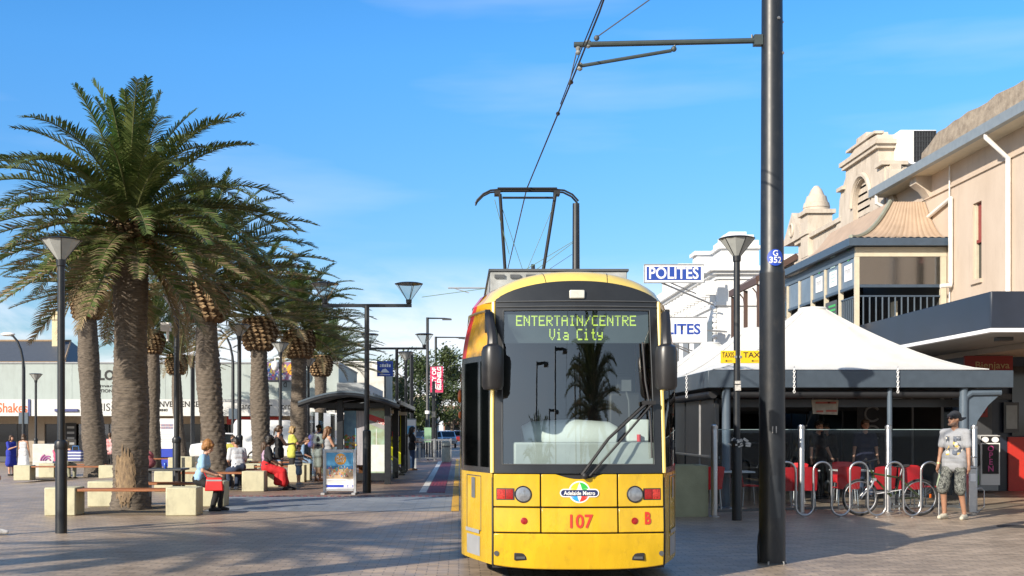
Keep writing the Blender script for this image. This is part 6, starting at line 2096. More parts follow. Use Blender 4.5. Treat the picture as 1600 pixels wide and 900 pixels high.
# air conditioner on the roof
ac = thing('air_conditioner', 'white boxy air conditioning unit on the roof of the beige building', 'air conditioner', (WX + 0.9, 36.6, PZ(262, 36.6) - .05))
MB().box(-0.55, 0.55, -0.8, 0.8, -0.02, 1.02).build('cabinet', M_SIGNW, ac, bevel=0.02)
g_ = MB()
for k in range(9):
    g_.box(-0.15 + k * .082, -0.14 + k * .082, -0.83, -0.815, 0.06, 0.98)
for k in range(7):
    g_.box(-0.15, 0.52, -0.84, -0.831, 0.06 + k * .15, 0.07 + k * .15)
g_.build('grille', M_DGREY, ac)
MB().box(-0.15, 0.53, -0.815, -0.805, 0.05, 0.99).build('coil_panel', M_BLACKM, ac)
f_ = MB(); f_.box(-0.9, -0.6, -1.0, 2.5, -1.6, -0.05); f_.box(-0.5, -0.3, -0.7, 0.7, -1.5, -.02); f_.box(.3, .5, -0.7, 0.7, -1.5, -.02)
f_.build('plinth', M_ORN, ac)
dkt = thing('metal_duct', 'galvanised duct on the roof left of the air conditioner', 'duct', (WX + 0.3, 37.6, PZ(262, 36.6)))
MB().box(-0.25, 0.4, 0, 1.9, -0.15, 0.32).build('duct', M_GALV, dkt, bevel=0.02)
MB().box(-0.28, 0.43, 0.85, 0.95, -0.18, 0.35).build('flange', M_GUT, dkt)

# brown verandah building between the ornate and the white one
VD = 45.5
vb = thing('brown_verandah', 'dark brown timber verandah with a sloping roof edge behind the tall pole', 'verandah', (0, VD, 0))
zrv = 7.45
v_ = MB(); v_.add([(11.45, 0, zrv), (11.45, 4.6, zrv), (13.2, 4.6, zrv + 1.0), (13.2, 0, zrv + 1.0)], [(0, 1, 2, 3)])
v_.build('verandah_roof', mat('verandah_iron', (0.14, 0.10, 0.09), 0.6), vb)
M_BRN = mat('brown_timber', (0.085, 0.05, 0.04), 0.6)
v_ = MB(); v_.box(11.42, 11.52, 0, 4.6, zrv - .28, zrv - .02)
v_.bar((11.45, -0.03, zrv - .1), (13.0, -0.03, zrv + .8), 0.06, 0.22)
v_.build('barge_board', M_BRN, vb)
for y in (0.1, 2.2, 4.4):
    MB().box(11.5, 11.64, y, y + .14, 0, zrv - .281).build('post', M_BRN, vb)
v_ = MB()
v_.box(11.53, 11.6, 0.25, 4.35, 5.15, 5.25); v_.box(11.45, 13.0, 0.02, 4.55, 4.05, 4.2)
y = 0.26
while y < 4.3:
    v_.box(11.55, 11.585, y, y + .1, 4.2, 5.15); y += .13
v_.build('railing', M_BRN, vb)
br_ = MB()
for y in (0.3, 2.4):
    br_.tube([(11.57, y, zrv - 1.0), (11.57, y + .25, zrv - .55), (11.57, y + .8, zrv - .32)], .03, 5)
br_.build('curved_brace', M_BRN, vb)
MB().box(13.0, 16, 0.02, 4.58, 0, zrv + 0.9).build('wall', M_WHITE, vb)
for k in range(2):
    MB().box(12.95, 13.01, .7 + k * 2.0, 1.7 + k * 2.0, 4.6, 6.6).build('window', M_DARKGLASS, vb)

# white classical building with the projecting signs
wbd = 60.0
M_WH2 = mat('bright_white_stucco', (0.72, 0.72, 0.71), 0.6, var=0.04, bump=0.1)
wb3 = thing('white_classical_building', 'bright white classical building with bracketed cornice and rooftop pedestal', 'building', (0, wbd, 0))
x0 = PX(1106, wbd); zt = PZ(436, wbd)
MB().box(x0 + .5, x0 + 9, 0, 22, 0, zt).build('wall', M_WH2, wb3, smooth=0)
c3 = MB()
for (o, za, zb_) in ((0.0, 0, .22), (0.18, .22, .38), (0.38, .38, .62)):
    c3.box(x0 + .5 - .1 - o, x0 + 9, -0.1 - o, 22, zt + za, zt + zb_ - .002)
c3.box(x0 + .38, x0 + 9, -.12, 22, zt - 1.35, zt - 1.15)
c3.build('cornice', M_WH2, wb3, smooth=0)
for k in range(20):
    m3 = MB()
    m3.box(x0 + .02, x0 + .499, 0.5 + k * 1.0, 0.85 + k * 1.0, zt - 0.75, zt - 0.02)
    m3.box(x0 + .25, x0 + .499, 0.55 + k * 1.0, 0.8 + k * 1.0, zt - 1.1, zt - 0.751)
    m3.build('bracket', M_WH2, wb3, smooth=0)
p3 = MB()
p3.box(x0 + .7, x0 + 2.6, 0.1, 2.0, zt + .62, zt + 2.0); p3.box(x0 + .55, x0 + 2.75, -.05, 2.15, zt + 1.55, zt + 1.7); p3.box(x0 + .9, x0 + 2.4, .3, 1.8, zt + 2.0, zt + 2.3); p3.box(x0 + 1.2, x0 + 2.1, .6, 1.5, zt + 2.3, zt + 2.5)
p3.box(x0 + .9, x0 + 1.2, 2.1, 22, zt + .62, zt + 1.5)
p3.box(x0 + 3.1, x0 + 9, .2, 1, zt + .62, zt + 1.3)
p3.box(x0 + 6.4, x0 + 7.6, .1, 1.6, zt + .62, zt + 2.3); p3.box(x0 + 6.25, x0 + 7.75, -.05, 1.75, zt + 2.3, zt + 2.5)
for k in range(3):
    p3.box(x0 + .65, x0 + 1.7, 6 + k * 5, 7.2 + k * 5, zt + .62, zt + 2.1); p3.box(x0 + .5, x0 + 1.85, 5.85 + k * 5, 7.35 + k * 5, zt + 2.1, zt + 2.3)
p3.build('parapet_pedestals', M_WH2, wb3, smooth=0)
sc = MB()
for k in range(6):                                  # scroll mouldings on the corner
    sc.ball((x0 + .42, 0.25, zt - 1.5 - k * .28), (0.16, .2, .15), 8)
sc.build('corner_scroll', M_WH2, wb3)
for k in range(6):
    MB().box(x0 + .44, x0 + .52, 1.0 + k * 3.2, 2.6 + k * 3.2, 4.6, 7.2).build('upper_window', M_DARKGLASS, wb3)
f3 = MB()
for k in range(4):
    f3.box(x0 - 2.6, x0 - 2.45, 0.5 + k * 4, .65 + k * 4, 0, 4.0)
f3.box(x0 - 2.7, x0 + .499, 0.2, 18, 4.0, 4.25)
f3.build('verandah', M_WH2, wb3)
for (nm, pxa, pxb, pya, pyb, style, lab) in (('upper', 1006, 1099, 414, 442, 0, 'blue projecting sign with white letters and a white frame'), ('lower', 1003, 1104, 496, 536, 1, 'white projecting sign with blue letters, below the blue sign')):
    dd = 58.5 + style * .4
    s3 = thing('projecting_sign', lab, 'sign', ((PX(pxa, dd) + PX(pxb, dd)) / 2, dd, (PZ(pya, dd) + PZ(pyb, dd)) / 2))
    w = (PX(pxb, dd) - PX(pxa, dd)) / 2; h = (PZ(pya, dd) - PZ(pyb, dd)) / 2
    fm = MB().box(-w, w, -0.1, 0.1, -h, h).build('frame', M_SIGNW, s3, bevel=0.02)
    eg = MB(); eg.tube([(-w, -.1, -h), (w, -.1, -h), (w, -.1, h), (-w, -.1, h)], .035, 5, closed=True); eg.build('edge_trim', M_GREY, s3)
    if style == 0:
        MB().box(-w + .12, w - .14, -0.106, -0.1005, -h + .12, h - .1).build('blue_face', mat('sign_royal_blue', (0.02, 0.06, 0.32), 0.4, var=0), fm)
        text('POLITES', 0.8, M_SIGNW, 'lettering', fm, (-0.02, -0.112, 0), bold=0.014, fit=2 * w - .5)
    else:
        text('POLITES', 0.72, mat('sign_royal_blue', (0.02, 0.06, 0.32)), 'lettering', fm, (-0.06, -0.106, 0.02), bold=0.02, fit=2 * w - .55)
    br = MB()
    br.tube([(w, 0, 0), (w + .9 + .3 * style, .9, 0)], 0.05, 6)
    br.tube([(-w * .4, 0, -h), (w + .7, .9, -h - 1.0)], 0.045, 6) if style == 0 else br.tube([(-w * .2, 0, -h), (w + .3, .6, -h - .9)], 0.04, 6)
    br.tube([(-w * .1, 0, -h), (w * .8, .3, -h - .5)], 0.03, 6)
    br.build('bracket', M_GALV, s3)
# ------------------------------------------------------------------ cafe tents
M_TENT = mat('tent_fabric', (0.64, 0.64, 0.62), 0.75, scale=2.2, col2=(0.56, 0.56, 0.53), bump=.25, bscale=2.5)
grime(M_TENT, .3, (.4, .38, .33), 3.0, .55, .75, (1, 1, 1))
TX0, TX1 = 5.15, 10.75
TZ = PZ(579, 24.0)
TF = PZ(606, 24.0)
def tent(label, y0, y1, front):
    cx, cy = (TX0 + TX1) / 2 + 0.15, (y0 + y1) / 2
    p = thing('cafe_tent', label, 'tent', (cx, cy, 0), 0, 'white peaked cafe tents')
    hx, hy = (TX1 - TX0) / 2, (y1 - y0) / 2
    hgt = 4.25 - TZ
    nr, na = 20, 192
    vs, fs = [], []
    for i in range(nr + 1):
        t = i / nr
        for j in range(na):
            a = 2 * PI * j / na
            c, s = math.cos(a), math.sin(a)
            # square-ish at the eave, round at the peak
            k = 1 / max(abs(c), abs(s))
            sq = Vector((c * k * hx, s * k * hy)); ro = Vector((c, s)) * 0.3
            q = ro.lerp(Vector((c * hx * (1 + (k - 1) * t), s * hy * (1 + (k - 1) * t))), 0) if False else ro * (1 - t) + sq * t
            z = TZ + 0.02 + hgt * (1 - t) ** 1.42 + 0.05 * t * (1 - t) * math.cos(4 * a) + 0.012 * t * (1.05 - t) * 3 * math.sin(a * 22 + 2 * math.sin(3 * a)) * (.5 + .5 * math.sin(5 * a))
            vs.append((q.x - 0.15, q.y, z))
    for i in range(nr):
        for j in range(na):
            fs.append((i * na + j, i * na + (j + 1) % na, (i + 1) * na + (j + 1) % na, (i + 1) * na + j))
    m = MB(); m.add(vs, fs)
    cano = m.build('canopy', M_TENT, p, fix=False, smooth=60)
    cp = MB(); cp.lathe([(0.32, TZ + hgt - 0.005), (0.33, TZ + hgt + 0.03), (0.28, TZ + hgt + 0.07), (0.05, TZ + hgt + 0.1)], (-0.15, 0, 0), 24)
    cp.build('peak_cap', M_TENT, cano)
    sm = MB()                                       # welded seams on the diagonals
    for sx in (-1, 1):
        for sy in (-1, 1):
            sm.tube([(sx * (0.21 * (1 - t) + hx * t) - .15, sy * (0.21 * (1 - t) + hy * t), TZ + 0.026 + hgt * (1 - t) ** 1.42 + 0.05 * t * (1 - t) * math.cos(PI)) for t in [k / 12 for k in range(13)]], 0.008, 4)
    sm.build('seam', mat('seam_grey', (0.6, 0.6, 0.58), 0.7), cano)
    ox = -0.15
    fr = MB()
    fr.box(-hx + ox - .12, hx + ox + (.12 if not front else .45), -hy - .1, -hy, TF + 0.0, TZ)
    fr.box(-hx + ox - .12, -hx + ox, -hy + .001, hy, TF, TZ)
    fr.box(hx + ox, hx + ox + .1, -hy + .001, hy, TF, TZ)
    fr.build('fascia', mat('fascia_slate', (0.05, 0.068, 0.09), 0.42), p, bevel=0.012)
    ro = MB(); ro.cyl((-hx + ox + .2, -hy + .12, TF - .12), (hx + ox - .2, -hy + .12, TF - .12), 0.09, n=12)
    ro.cyl((-hx + ox + .05, -hy + .2, TF - .12), (-hx + ox + .05, hy - .2, TF - .12), 0.09, n=12)
    ro.build('rolled_blind', M_BLACKM, p)
    be = MB(); be.box(-hx + ox + .15, hx + ox - .3, -hy + .6, -hy + .66, TF - .38, TF - .22)
    be.build('inner_beam', mat('beam_grey', (0.06, 0.065, 0.07), 0.5), p)
    for x in ((-hx + ox + .28, 1.0 - 0.35, hx + ox - .5) if front else (-hx + ox + .12, hx + ox - .12)):
        b = MB(); b.cyl((x, -hy + .05, 0), (x, -hy + .05, TF), 0.085 if x != 0.65 else 0.05, n=14); b.lathe([(0.16, 0), (0.16, .02), (.1, .03)], (x, -hy + .05, 0), 14)
        b.build('post', M_BLUEGREY, p)
    if front:
        b = MB()
        xr = hx + ox - .5
        b.tube([(xr, -hy + .05, TF - .35), (xr + .03, -hy + .05, TF - .18), (xr + .15, -hy + .05, TF - .1), (xr + .75, -hy + .05, TF - .09)], 0.075, 10)
        b.prism([(0.08, -0.2), (0.7, -.2), (0.5, -.38), (.28, -.7), (.17, -1.15), (.08, -1.25)], lambda x, z: (xr + x, -hy + .045, TF + z + .03), lambda x, z: (xr + x, -hy + .06, TF + z + .03))
        b.build('corner_bracket', M_BLUEGREY, p)
    return p
tent('nearest white peaked cafe tent, with the lamp shadow on its roof', 24.0, 29.2, True)
tent('middle white peaked cafe tent, mostly behind the tall black pole', 29.32, 34.6, False)
tent('farthest white peaked cafe tent, its small peak left of the taxi signs', 34.72, 40.0, False)
# hanging chains from the gutter
def chain(label, x, y, ztop, n):
    p = thing('rain_chain', label, 'chain', (x, y, ztop), 0, 'white chains hanging from the tent gutter')
    c = MB()
    for k in range(n):
        z = -k * 0.05
        h = [(0.02 * math.cos(a), 0.032 * math.sin(a)) for a in [2 * PI * i / 8 for i in range(8)]]
        c.tube([((u, 0, z + w) if k % 2 else (0, u, z + w)) for u, w in h], 0.007, 5, closed=True)
    c.build('links', M_SIGNW, p)
    MB().tube([(0, 0.03, .03), (0, -.01, 0.06), (0, -.02, 0.02)], 0.006, 5).build('hook', M_GALV, p)
chain('white chain in front of the tent left of the torn notice', PX(1241, 23.86), 23.86, TZ + .02, 10)
chain('white chain hanging near the man in the cap', PX(1403, 23.86), 23.86, TZ + .02, 10)
chain('white chain at the left tent corner beside the planter', 5.0, 26.0, TZ - .02, 10)
chain('white chain on the tent side left of the corner chain', 5.0, 28.6, TZ - .02, 8)
# side screens on the left of the tents
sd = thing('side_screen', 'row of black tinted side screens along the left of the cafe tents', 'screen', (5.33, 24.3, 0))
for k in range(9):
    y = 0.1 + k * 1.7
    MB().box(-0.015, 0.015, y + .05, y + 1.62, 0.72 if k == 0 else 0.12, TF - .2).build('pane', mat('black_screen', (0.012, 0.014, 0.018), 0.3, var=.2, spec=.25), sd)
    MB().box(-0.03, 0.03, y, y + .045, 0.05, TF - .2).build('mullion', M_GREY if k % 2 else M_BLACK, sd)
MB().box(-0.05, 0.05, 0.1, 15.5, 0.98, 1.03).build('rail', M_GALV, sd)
# dark interior: floor mat and black rear panels added to stand in for shade
cf = thing('cafe_counter', 'dark service counter deep inside the cafe tents', 'counter', (8.0, 38.5, 0))
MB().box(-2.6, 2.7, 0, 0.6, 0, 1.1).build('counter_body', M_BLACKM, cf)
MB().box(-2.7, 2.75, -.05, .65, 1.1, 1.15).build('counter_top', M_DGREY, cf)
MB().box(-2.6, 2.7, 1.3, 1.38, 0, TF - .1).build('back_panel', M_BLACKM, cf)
rs = thing('rear_shade_panels', 'black blinds along the shop side of the cafe tents', 'screen', (10.7, 26.2, 0))
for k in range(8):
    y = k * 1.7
    MB().box(-0.015, 0.015, y + .05, y + 1.62, 0.1, TF - .1).build('shade_panel', mat('black_blind', (0.015, 0.015, 0.017), 0.7), rs)
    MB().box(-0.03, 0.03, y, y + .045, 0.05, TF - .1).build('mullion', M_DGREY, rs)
nt_ = thing('paper_notice', 'torn cream paper notice hanging under the tent edge', 'notice', (PX(1289, 24.6), 24.6, PZ(636, 24.6)))
n_ = MB()
n_.add([(-0.28, 0, 0.15), (0, -.01, .16), (0.28, 0, 0.14), (-0.27, -.015, 0.0), (0, .0, 0), (0.27, -.01, 0.0), (-0.25, .01, -.14), (0.0, -.01, -.15), (0.26, 0, -.16)], [(0, 1, 4, 3), (1, 2, 5, 4), (3, 4, 7, 6), (4, 5, 8, 7)])
no_ = n_.build('paper', mat('old_paper', (0.4, 0.34, 0.26), 0.8, var=.25, scale=8), nt_, fix=False)
q = MB()
for (x, z, w) in ((-.2, .09, .3), (0.05, .09, .18), (-.18, -.09, .14), (.02, -.08, .22)):
    q.box(x, x + w, -.022, -.016, z - .02, z + .02)
q.build('scribble', mat('red_marker', (0.4, 0.08, 0.05), 0.6), no_)
MB().tube([(-0.25, 0, .14), (-.25, 0, .3)], .005, 4).tube([(0.25, 0, .14), (.25, 0, .3)], .005, 4).build('string', M_GREY, nt_)
sg5 = thing('cafe_wall_sign', 'dim vertical grey letters on a dark board deep in the cafe', 'sign', (9.7, 27.8, 1.5))
MB().box(-.35, .35, 0, .05, -1.2, .9).build('board', M_BLACKM, sg5)
text('cibo', 0.75, mat('dim_grey_letter', (0.2, 0.21, 0.22), 0.5, var=0), 'lettering', sg5, (0, -.01, -.15), (PI / 2, -PI / 2, 0), bold=0.01) if False else None
rg = MB()
for (z, r) in ((0.45, .17), (0.0, .17), (-.45, .17)):
    rg.tube([(r * math.cos(a), -.02, z + r * math.sin(a)) for a in [0.6 + 5 * i / 15 for i in range(16)]], .03, 5)
rg.build('lettering', mat('dim_grey_letter', (0.2, 0.21, 0.22), 0.5, var=0), sg5)

# glass wind screens
M_WSG = glass('windbreak_glass', (0.86, 0.91, 0.94), 0.0, 0.0, (0.5, 0.6, 0.7))
WP = [(1116, 21.5), (1252, 22.25), (1388, 22.9), (1522, 22.9)]
WPX = [(PX(px, d), d) for px, d in WP]
ws_labels = ['left glass wind screen beside the planter', 'glass wind screen behind the left loops of the bike rack', 'glass wind screen behind the parked bicycle']
post_labels = ['steel screen post at the left end, next to the planter', 'steel screen post between the tall pole and the first red chairs', 'steel screen post behind the bicycle', 'steel screen post just right of the man in the cap']
for i, (x, y) in enumerate(WPX):
    p = thing('screen_post', post_labels[i], 'post', (x, y, 0), 0, 'steel posts of the glass wind screens')
    MB().lathe([(0.06, 0), (0.06, 1.64), (0.05, 1.67), (0.02, 1.68)], n=18).build('tube', M_STEEL, p)
    MB().lathe([(0.1, 0), (0.1, .015), (.065, .03)], n=18).build('foot', M_STEEL, p)
    MB().lathe([(0.066, 1.6), (0.066, 1.65)], n=18).build('cap_ring', M_GALV, p)
for i in range(3):
    (xa, ya), (xb, yb_) = WPX[i], WPX[i + 1]
    ang = math.atan2(yb_ - ya, xb - xa); Lg = math.hypot(xb - xa, yb_ - ya)
    p = thing('glass_screen', ws_labels[i], 'glass screen', (xa, ya, 0), ang, 'glass wind screens in front of the cafe')
    MB().box(0.08, Lg - .08, -.006, .006, 0.13, 1.58).build('glass_pane', M_WSG, p, smooth=0)
    MB().box(0.08, Lg - .08, -.01, .01, 1.581, 1.592).build('top_edge', mat('glass_edge', (0.3, 0.4, 0.4), 0.2), p)
    MB().box(0.07, Lg - .07, -.02, .02, 0.08, 0.128).build('bottom_rail', M_DGREY, p)

# red chairs and tables
def chair():
    p = thing('cafe_chair', 'red plastic cafe chair', 'chair', (0, 0, 0), 0, 'red plastic chairs at the cafe')
    s = MB()
    # moulded seat: curved pan
    n = 8
    vs = []
    for j in range(n + 1):
        for i in range(n + 1):
            x = -0.22 + .44 * i / n; y = -0.2 + .42 * j / n
            vs.append((x, y, 0.45 - 0.02 * math.cos(x * 6) - .012 * (j / n)))
    for j in range(n + 1):
        for i in range(n + 1):
            x = -0.22 + .44 * i / n; y = -0.2 + .42 * j / n
            vs.append((x, y, 0.425 - 0.02 * math.cos(x * 6) - .012 * (j / n)))
    k = (n + 1) ** 2
    fs = []
    for j in range(n):
        for i in range(n):
            a = j * (n + 1) + i
            fs += [(a, a + 1, a + n + 2, a + n + 1), (k + a, k + a + n + 1, k + a + n + 2, k + a + 1)]
    for i in range(n):
        fs += [(i, k + i, k + i + 1, i + 1)]
        a = n * (n + 1) + i
        fs += [(a, a + 1, k + a + 1, k + a)]
        a = i * (n + 1); fs += [(a, a + n + 1, k + a + n + 1, k + a)]
        a = i * (n + 1) + n; fs += [(a, k + a, k + a + n + 1, a + n + 1)]
    s.add(vs, fs); s.build('seat', M_RED, p)
    b = MB()
    vs = []
    for t in (0, 0.02):
        for j in range(6):
            for i in range(9):
                x = -.22 + .44 * i / 8; z = .40 + .46 * j / 5
                vs.append((x * (1 + .04 * j / 5), -.21 - .09 * j / 5 + .05 * (x / .22) ** 2 - t, z - .03 * (x / .22) ** 4 * (j / 5)))
    fs = []
    for j in range(5):
        for i in range(8):
            a = j * 9 + i
            fs += [(a, a + 1, a + 10, a + 9), (54 + a, 54 + a + 9, 54 + a + 10, 54 + a + 1)]
    for i in range(8):
        fs += [(i, 54 + i, 54 + i + 1, i + 1), (45 + i, 46 + i, 100 + i, 99 + i)]
    for j in range(5):
        fs += [(j * 9, j * 9 + 9, 54 + j * 9 + 9, 54 + j * 9), (j * 9 + 8, 54 + j * 9 + 8, 54 + j * 9 + 17, j * 9 + 17)]
    b.add(vs, fs); b.build('backrest', M_RED, p)
    for sx in (-1, 1):
        for sy in (-1, 1):
            MB().tube([(sx * .2, sy * .19, 0), (sx * .18, sy * .16, .44)], .013, 8).build('leg', M_STEEL, p)
    return p
ch0 = chair()
chair_spots = [(6.35, 23.05, 0.1, 'red plastic chair right of the tall pole, back to the glass'), (6.02, 24.6, -1.5, 'red plastic chair partly behind the tall pole at the table'), (4.95, 23.6, 0.4, 'dim red chair behind the left end screen post'), (5.3, 25.6, 1.2, 'dim red chair in shade near the planter'),
               (6.75, 23.2, -0.1, 'red plastic chair directly behind the steel screen post by the rack'), (7.75, 23.75, 0.0, 'red plastic chair behind the front wheel of the bicycle'), (8.42, 23.7, 0.15, 'bright red chair behind the bicycle saddle'), (8.95, 23.65, -0.1, 'bright red chair behind the rear wheel of the bicycle'),
               (9.55, 24.3, -1.3, 'red plastic chair glimpsed left of the man in the cap'), (7.2, 25.6, 2.2, 'dim red chair in the shade behind the bike rack loops'), (8.6, 26.4, 3.0, 'dim red chair behind the standing cafe customers')]
for i, (x, y, rz, lab) in enumerate(chair_spots):
    if i == 0:
        ch0.location = (x, y, 0); ch0.rotation_euler.z = rz; ch0['label'] = lab
    else:
        dup(ch0, (x, y, 0), rz, lab)
def cafe_table(label, x, y, w=.7):
    p = thing('cafe_table', label, 'table', (x, y, 0), 0, 'pale topped cafe tables')
    MB().box(-w / 2, w / 2, -.35, .35, .72, .75).build('table_top', mat('table_pale', (0.6, 0.6, 0.58), 0.35), p, bevel=.008)
    MB().lathe([(.04, .02), (.035, .72)], n=10).build('stem', M_STEEL, p)
    MB().lathe([(.26, 0), (.25, .02), (.05, .04)], n=18).build('foot', M_STEEL, p)
cafe_table('pale cafe table between the two poles', 5.55, 23.9)
cafe_table('pale cafe table behind the bicycle handlebar', 8.15, 24.6)
cafe_table('pale cafe table deep in shade behind the rack loops', 7.1, 24.75)

# bike rack: one serpentine tube
rk = thing('bike_rack', 'serpentine stainless steel bike rack with five loops', 'bike rack', (0, 21.35, 0))
RD = 21.35
pxs = [1215, 1243.5, 1271, 1299, 1328, 1356, 1384, 1411.5, 1439, 1467]
X_ = [PX(p, RD) for p in pxs]
pts = [(X_[0], 0, 0.0), (X_[0], 0, .5)]
up = True
for i in range(len(X_) - 1):
    a, b = X_[i], X_[i + 1]
    r = (b - a) / 2; c = (a + b) / 2
    zc = 1.0 - r if up else 0.04 + r
    for k in range(0, 13):
        th = PI - PI * k / 12
        pts.append((c + r * math.cos(th), 0, zc + (r * math.sin(th) if up else -r * math.sin(th))))
    up = not up
pts += [(X_[-1], 0, .4), (X_[-1], 0, 0.0)]
MB().tube(pts, .021, 12).build('serpentine_tube', M_STEEL, rk)
ft = MB()
for i in (1, 3, 5, 7):
    c = (X_[i] + X_[i + 1]) / 2
    ft.lathe([(.06, 0), (.06, .008), (.012, .012), (.012, .04)], (c, 0, 0), 12)
for c in (X_[0], X_[-1]):
    ft.lathe([(.05, 0), (.05, .01), (.022, .015)], (c, 0, 0), 12)
ft.build('foot_plate', M_STEEL, rk)

# bicycle, leaning on the rack
bk = thing('bicycle', 'dark mountain bicycle with silver wheels locked to the serpentine rack', 'bicycle', (0, 21.72, 0))
BDY = 21.72
xw1, xw2 = PX(1344, BDY), PX(1437, BDY)
WR = 0.34
def wheel(x, nm):
    w = bpy.data.objects.new(nm, None); COL.objects.link(w); w.parent = bk; w.location = (x, 0, WR + .005)
    MB().tube([(( WR - .022) * math.cos(a), 0, (WR - .022) * math.sin(a)) for a in [2 * PI * i / 48 for i in range(48)]], .022, 10, closed=True).build('tyre', M_RUBBER, w)
    MB().tube([((WR - .05) * math.cos(a), 0, (WR - .05) * math.sin(a)) for a in [2 * PI * i / 48 for i in range(48)]], .013, 8, closed=True).build('rim', M_STEEL, w)
    s = MB()
    for i in range(28):
        a = 2 * PI * i / 28; q = a + (.5 if i % 2 else -.5)
        s.tube([(.02 * math.cos(q), .02 * (1 if i % 4 < 2 else -1), .02 * math.sin(q)), ((WR - .055) * math.cos(a), 0, (WR - .055) * math.sin(a))], .0016, 3)
    s.build('spokes', M_GALV, w)
    MB().cyl((0, -.05, 0), (0, .05, 0), .022).build('hub', M_DGREY, w)
    return w
wheel(xw1, 'front_wheel'); wheel(xw2, 'rear_wheel')
M_BIKE = mat('bike_green_black', (0.018, 0.022, 0.016), 0.3, col2=(0.05, 0.09, 0.02), scale=5)
zc = WR
hx_, hz_ = xw1 + .22, .80                             # head tube
sx_, sz_ = xw2 - .36, .76                             # seat cluster
bxx, bzz = xw2 - .46, .31                             # bottom bracket
f = MB()
f.tube([(hx_ - .02, 0, hz_ + .05), (hx_ + .03, 0, hz_ - .1)], .022, 8)
f.tube([(hx_ + .01, 0, hz_ - .02), (sx_, 0, sz_ - .06)], .018, 8)
f.tube([(hx_ + .02, 0, hz_ - .08), (bxx, 0, bzz)], .021, 8)
f.tube([(sx_ + .0, 0, sz_ - .02), (bxx, 0, bzz)], .017, 8)
for y in (-.06, .06):
    f.tube([(sx_, y * .3, sz_ - .07), (xw2, y, zc)], .010, 6)
    f.tube([(bxx, y * .6, bzz), (xw2, y, zc)], .010, 6)
f.build('frame', M_BIKE, bk)
fk = MB()
for y in (-.055, .055):
    fk.tube([(hx_ + .03, y * .6, hz_ - .12), (hx_ - .03, y, hz_ - .25), (xw1 + .0, y, zc)], [.02, .018, .011], 8)
fk.obox((hx_ + .03, 0, hz_ - .13), (.03, .06, .025))
fk.build('fork', mat('fork_silver', (0.45, 0.46, 0.47), 0.35, 0.7), bk)
hb = MB()
hb.tube([(hx_ - .02, 0, hz_ + .05), (hx_ - .05, 0, hz_ + .17), (hx_ - .12, 0, hz_ + .2)], .015, 8)
hb.tube([(hx_ - .02, -.29, hz_ + .24), (hx_ - .1, -.12, hz_ + .21), (hx_ - .12, 0, hz_ + .2), (hx_ - .1, .12, hz_ + .21), (hx_ - .02, .29, hz_ + .24)], .013, 8)
hbo = hb.build('handlebar', M_BLACK, bk)
gr = MB()
for y in (-1, 1):
    gr.tube([(hx_ - .03, y * .22, hz_ + .235), (hx_ - .01, y * .32, hz_ + .245)], .018, 8)
    gr.tube([(hx_ - .06, y * .16, hz_ + .22), (hx_ - .12, y * .22, hz_ + .19)], .007, 6)
gr.tube([(hx_ - .1, .05, hz_ + .22), (hx_ - .16, 0, hz_ + .1), (hx_ - .03, 0, hz_ - .02)], .004, 5)
gr.tube([(hx_ - .1, -.05, hz_ + .22), (hx_ - .15, -.02, hz_ + .05), (hx_ + .03, 0, hz_ - .12)], .004, 5)
gr.build('grips', M_RUBBER, hbo)
sa = MB()
sa.tube([(sx_, 0, sz_ - .02), (sx_ + .04, 0, sz_ + .13)], .013, 8)
sa.build('seat_post', M_STEEL, bk)
sd_ = MB()
sd_.prism([(-.17, .0), (-.1, .02), (.05, .045), (.11, .05), (.12, .02), (.06, -.01), (-.05, -.01)], lambda x, z: (sx_ + .04 + x, -.03 - .05 * max(0, x + .05) / .15, sz_ + .14 + z), lambda x, z: (sx_ + .04 + x, .03 + .05 * max(0, x + .05) / .15, sz_ + .14 + z))
sd_.build('saddle', M_RUBBER, bk, bevel=.012)
cr = MB()
cr.cyl((bxx, -.045, bzz), (bxx, -.035, bzz), .09, n=24); cr.cyl((xw2, -.04, zc), (xw2, -.03, zc), .045, n=16)
cr.tube([(bxx, -.06, bzz), (bxx + .13, -.06, bzz - .11)], .01, 6); cr.tube([(bxx, .06, bzz), (bxx - .13, .06, bzz + .11)], .01, 6)
cr.obox((bxx + .13, -.1, bzz - .115), (.04, .04, .01)); cr.obox((bxx - .13, .1, bzz + .11), (.04, .04, .01))
cr.build('crankset', M_DGREY, bk)
cn_ = MB()
for dz, dz2 in ((.088, .044), (-.088, -.044)):
    cn_.tube([(bxx, -.04, bzz + dz), (xw2, -.035, zc + dz2)], .005, 5)
cn_.tube([(xw2, -.04, zc - .05), (xw2 - .03, -.04, zc - .16)], .01, 5)
cn_.build('chain', M_GALV, bk)
rfx = MB(); rfx.obox((xw2 + .2, 0, zc + .03), (.02, .012, .035)); rfx.obox((xw1 - .19, 0, zc + .12), (.025, .012, .015))
rfx.build('reflector', mat('amber_lens', (0.7, 0.14, 0.01), 0.3), bk)
lkb = MB(); lkb.tube([(X_[5], -.33, .52), (X_[5] + .1, -.2, .45), (bxx - .1, -.05, .44), (X_[6] - .1, -.2, .42), (X_[6] + .3, -.33, .5)], .007, 6)
tag(lkb.build('cable_lock', mat('lock_cable', (0.5, 0.5, 0.52), 0.4)), 'grey cable lock looped from the rack round the bicycle frame', 'lock')
bpy.data.objects['cable_lock'].location = (0, BDY, 0)

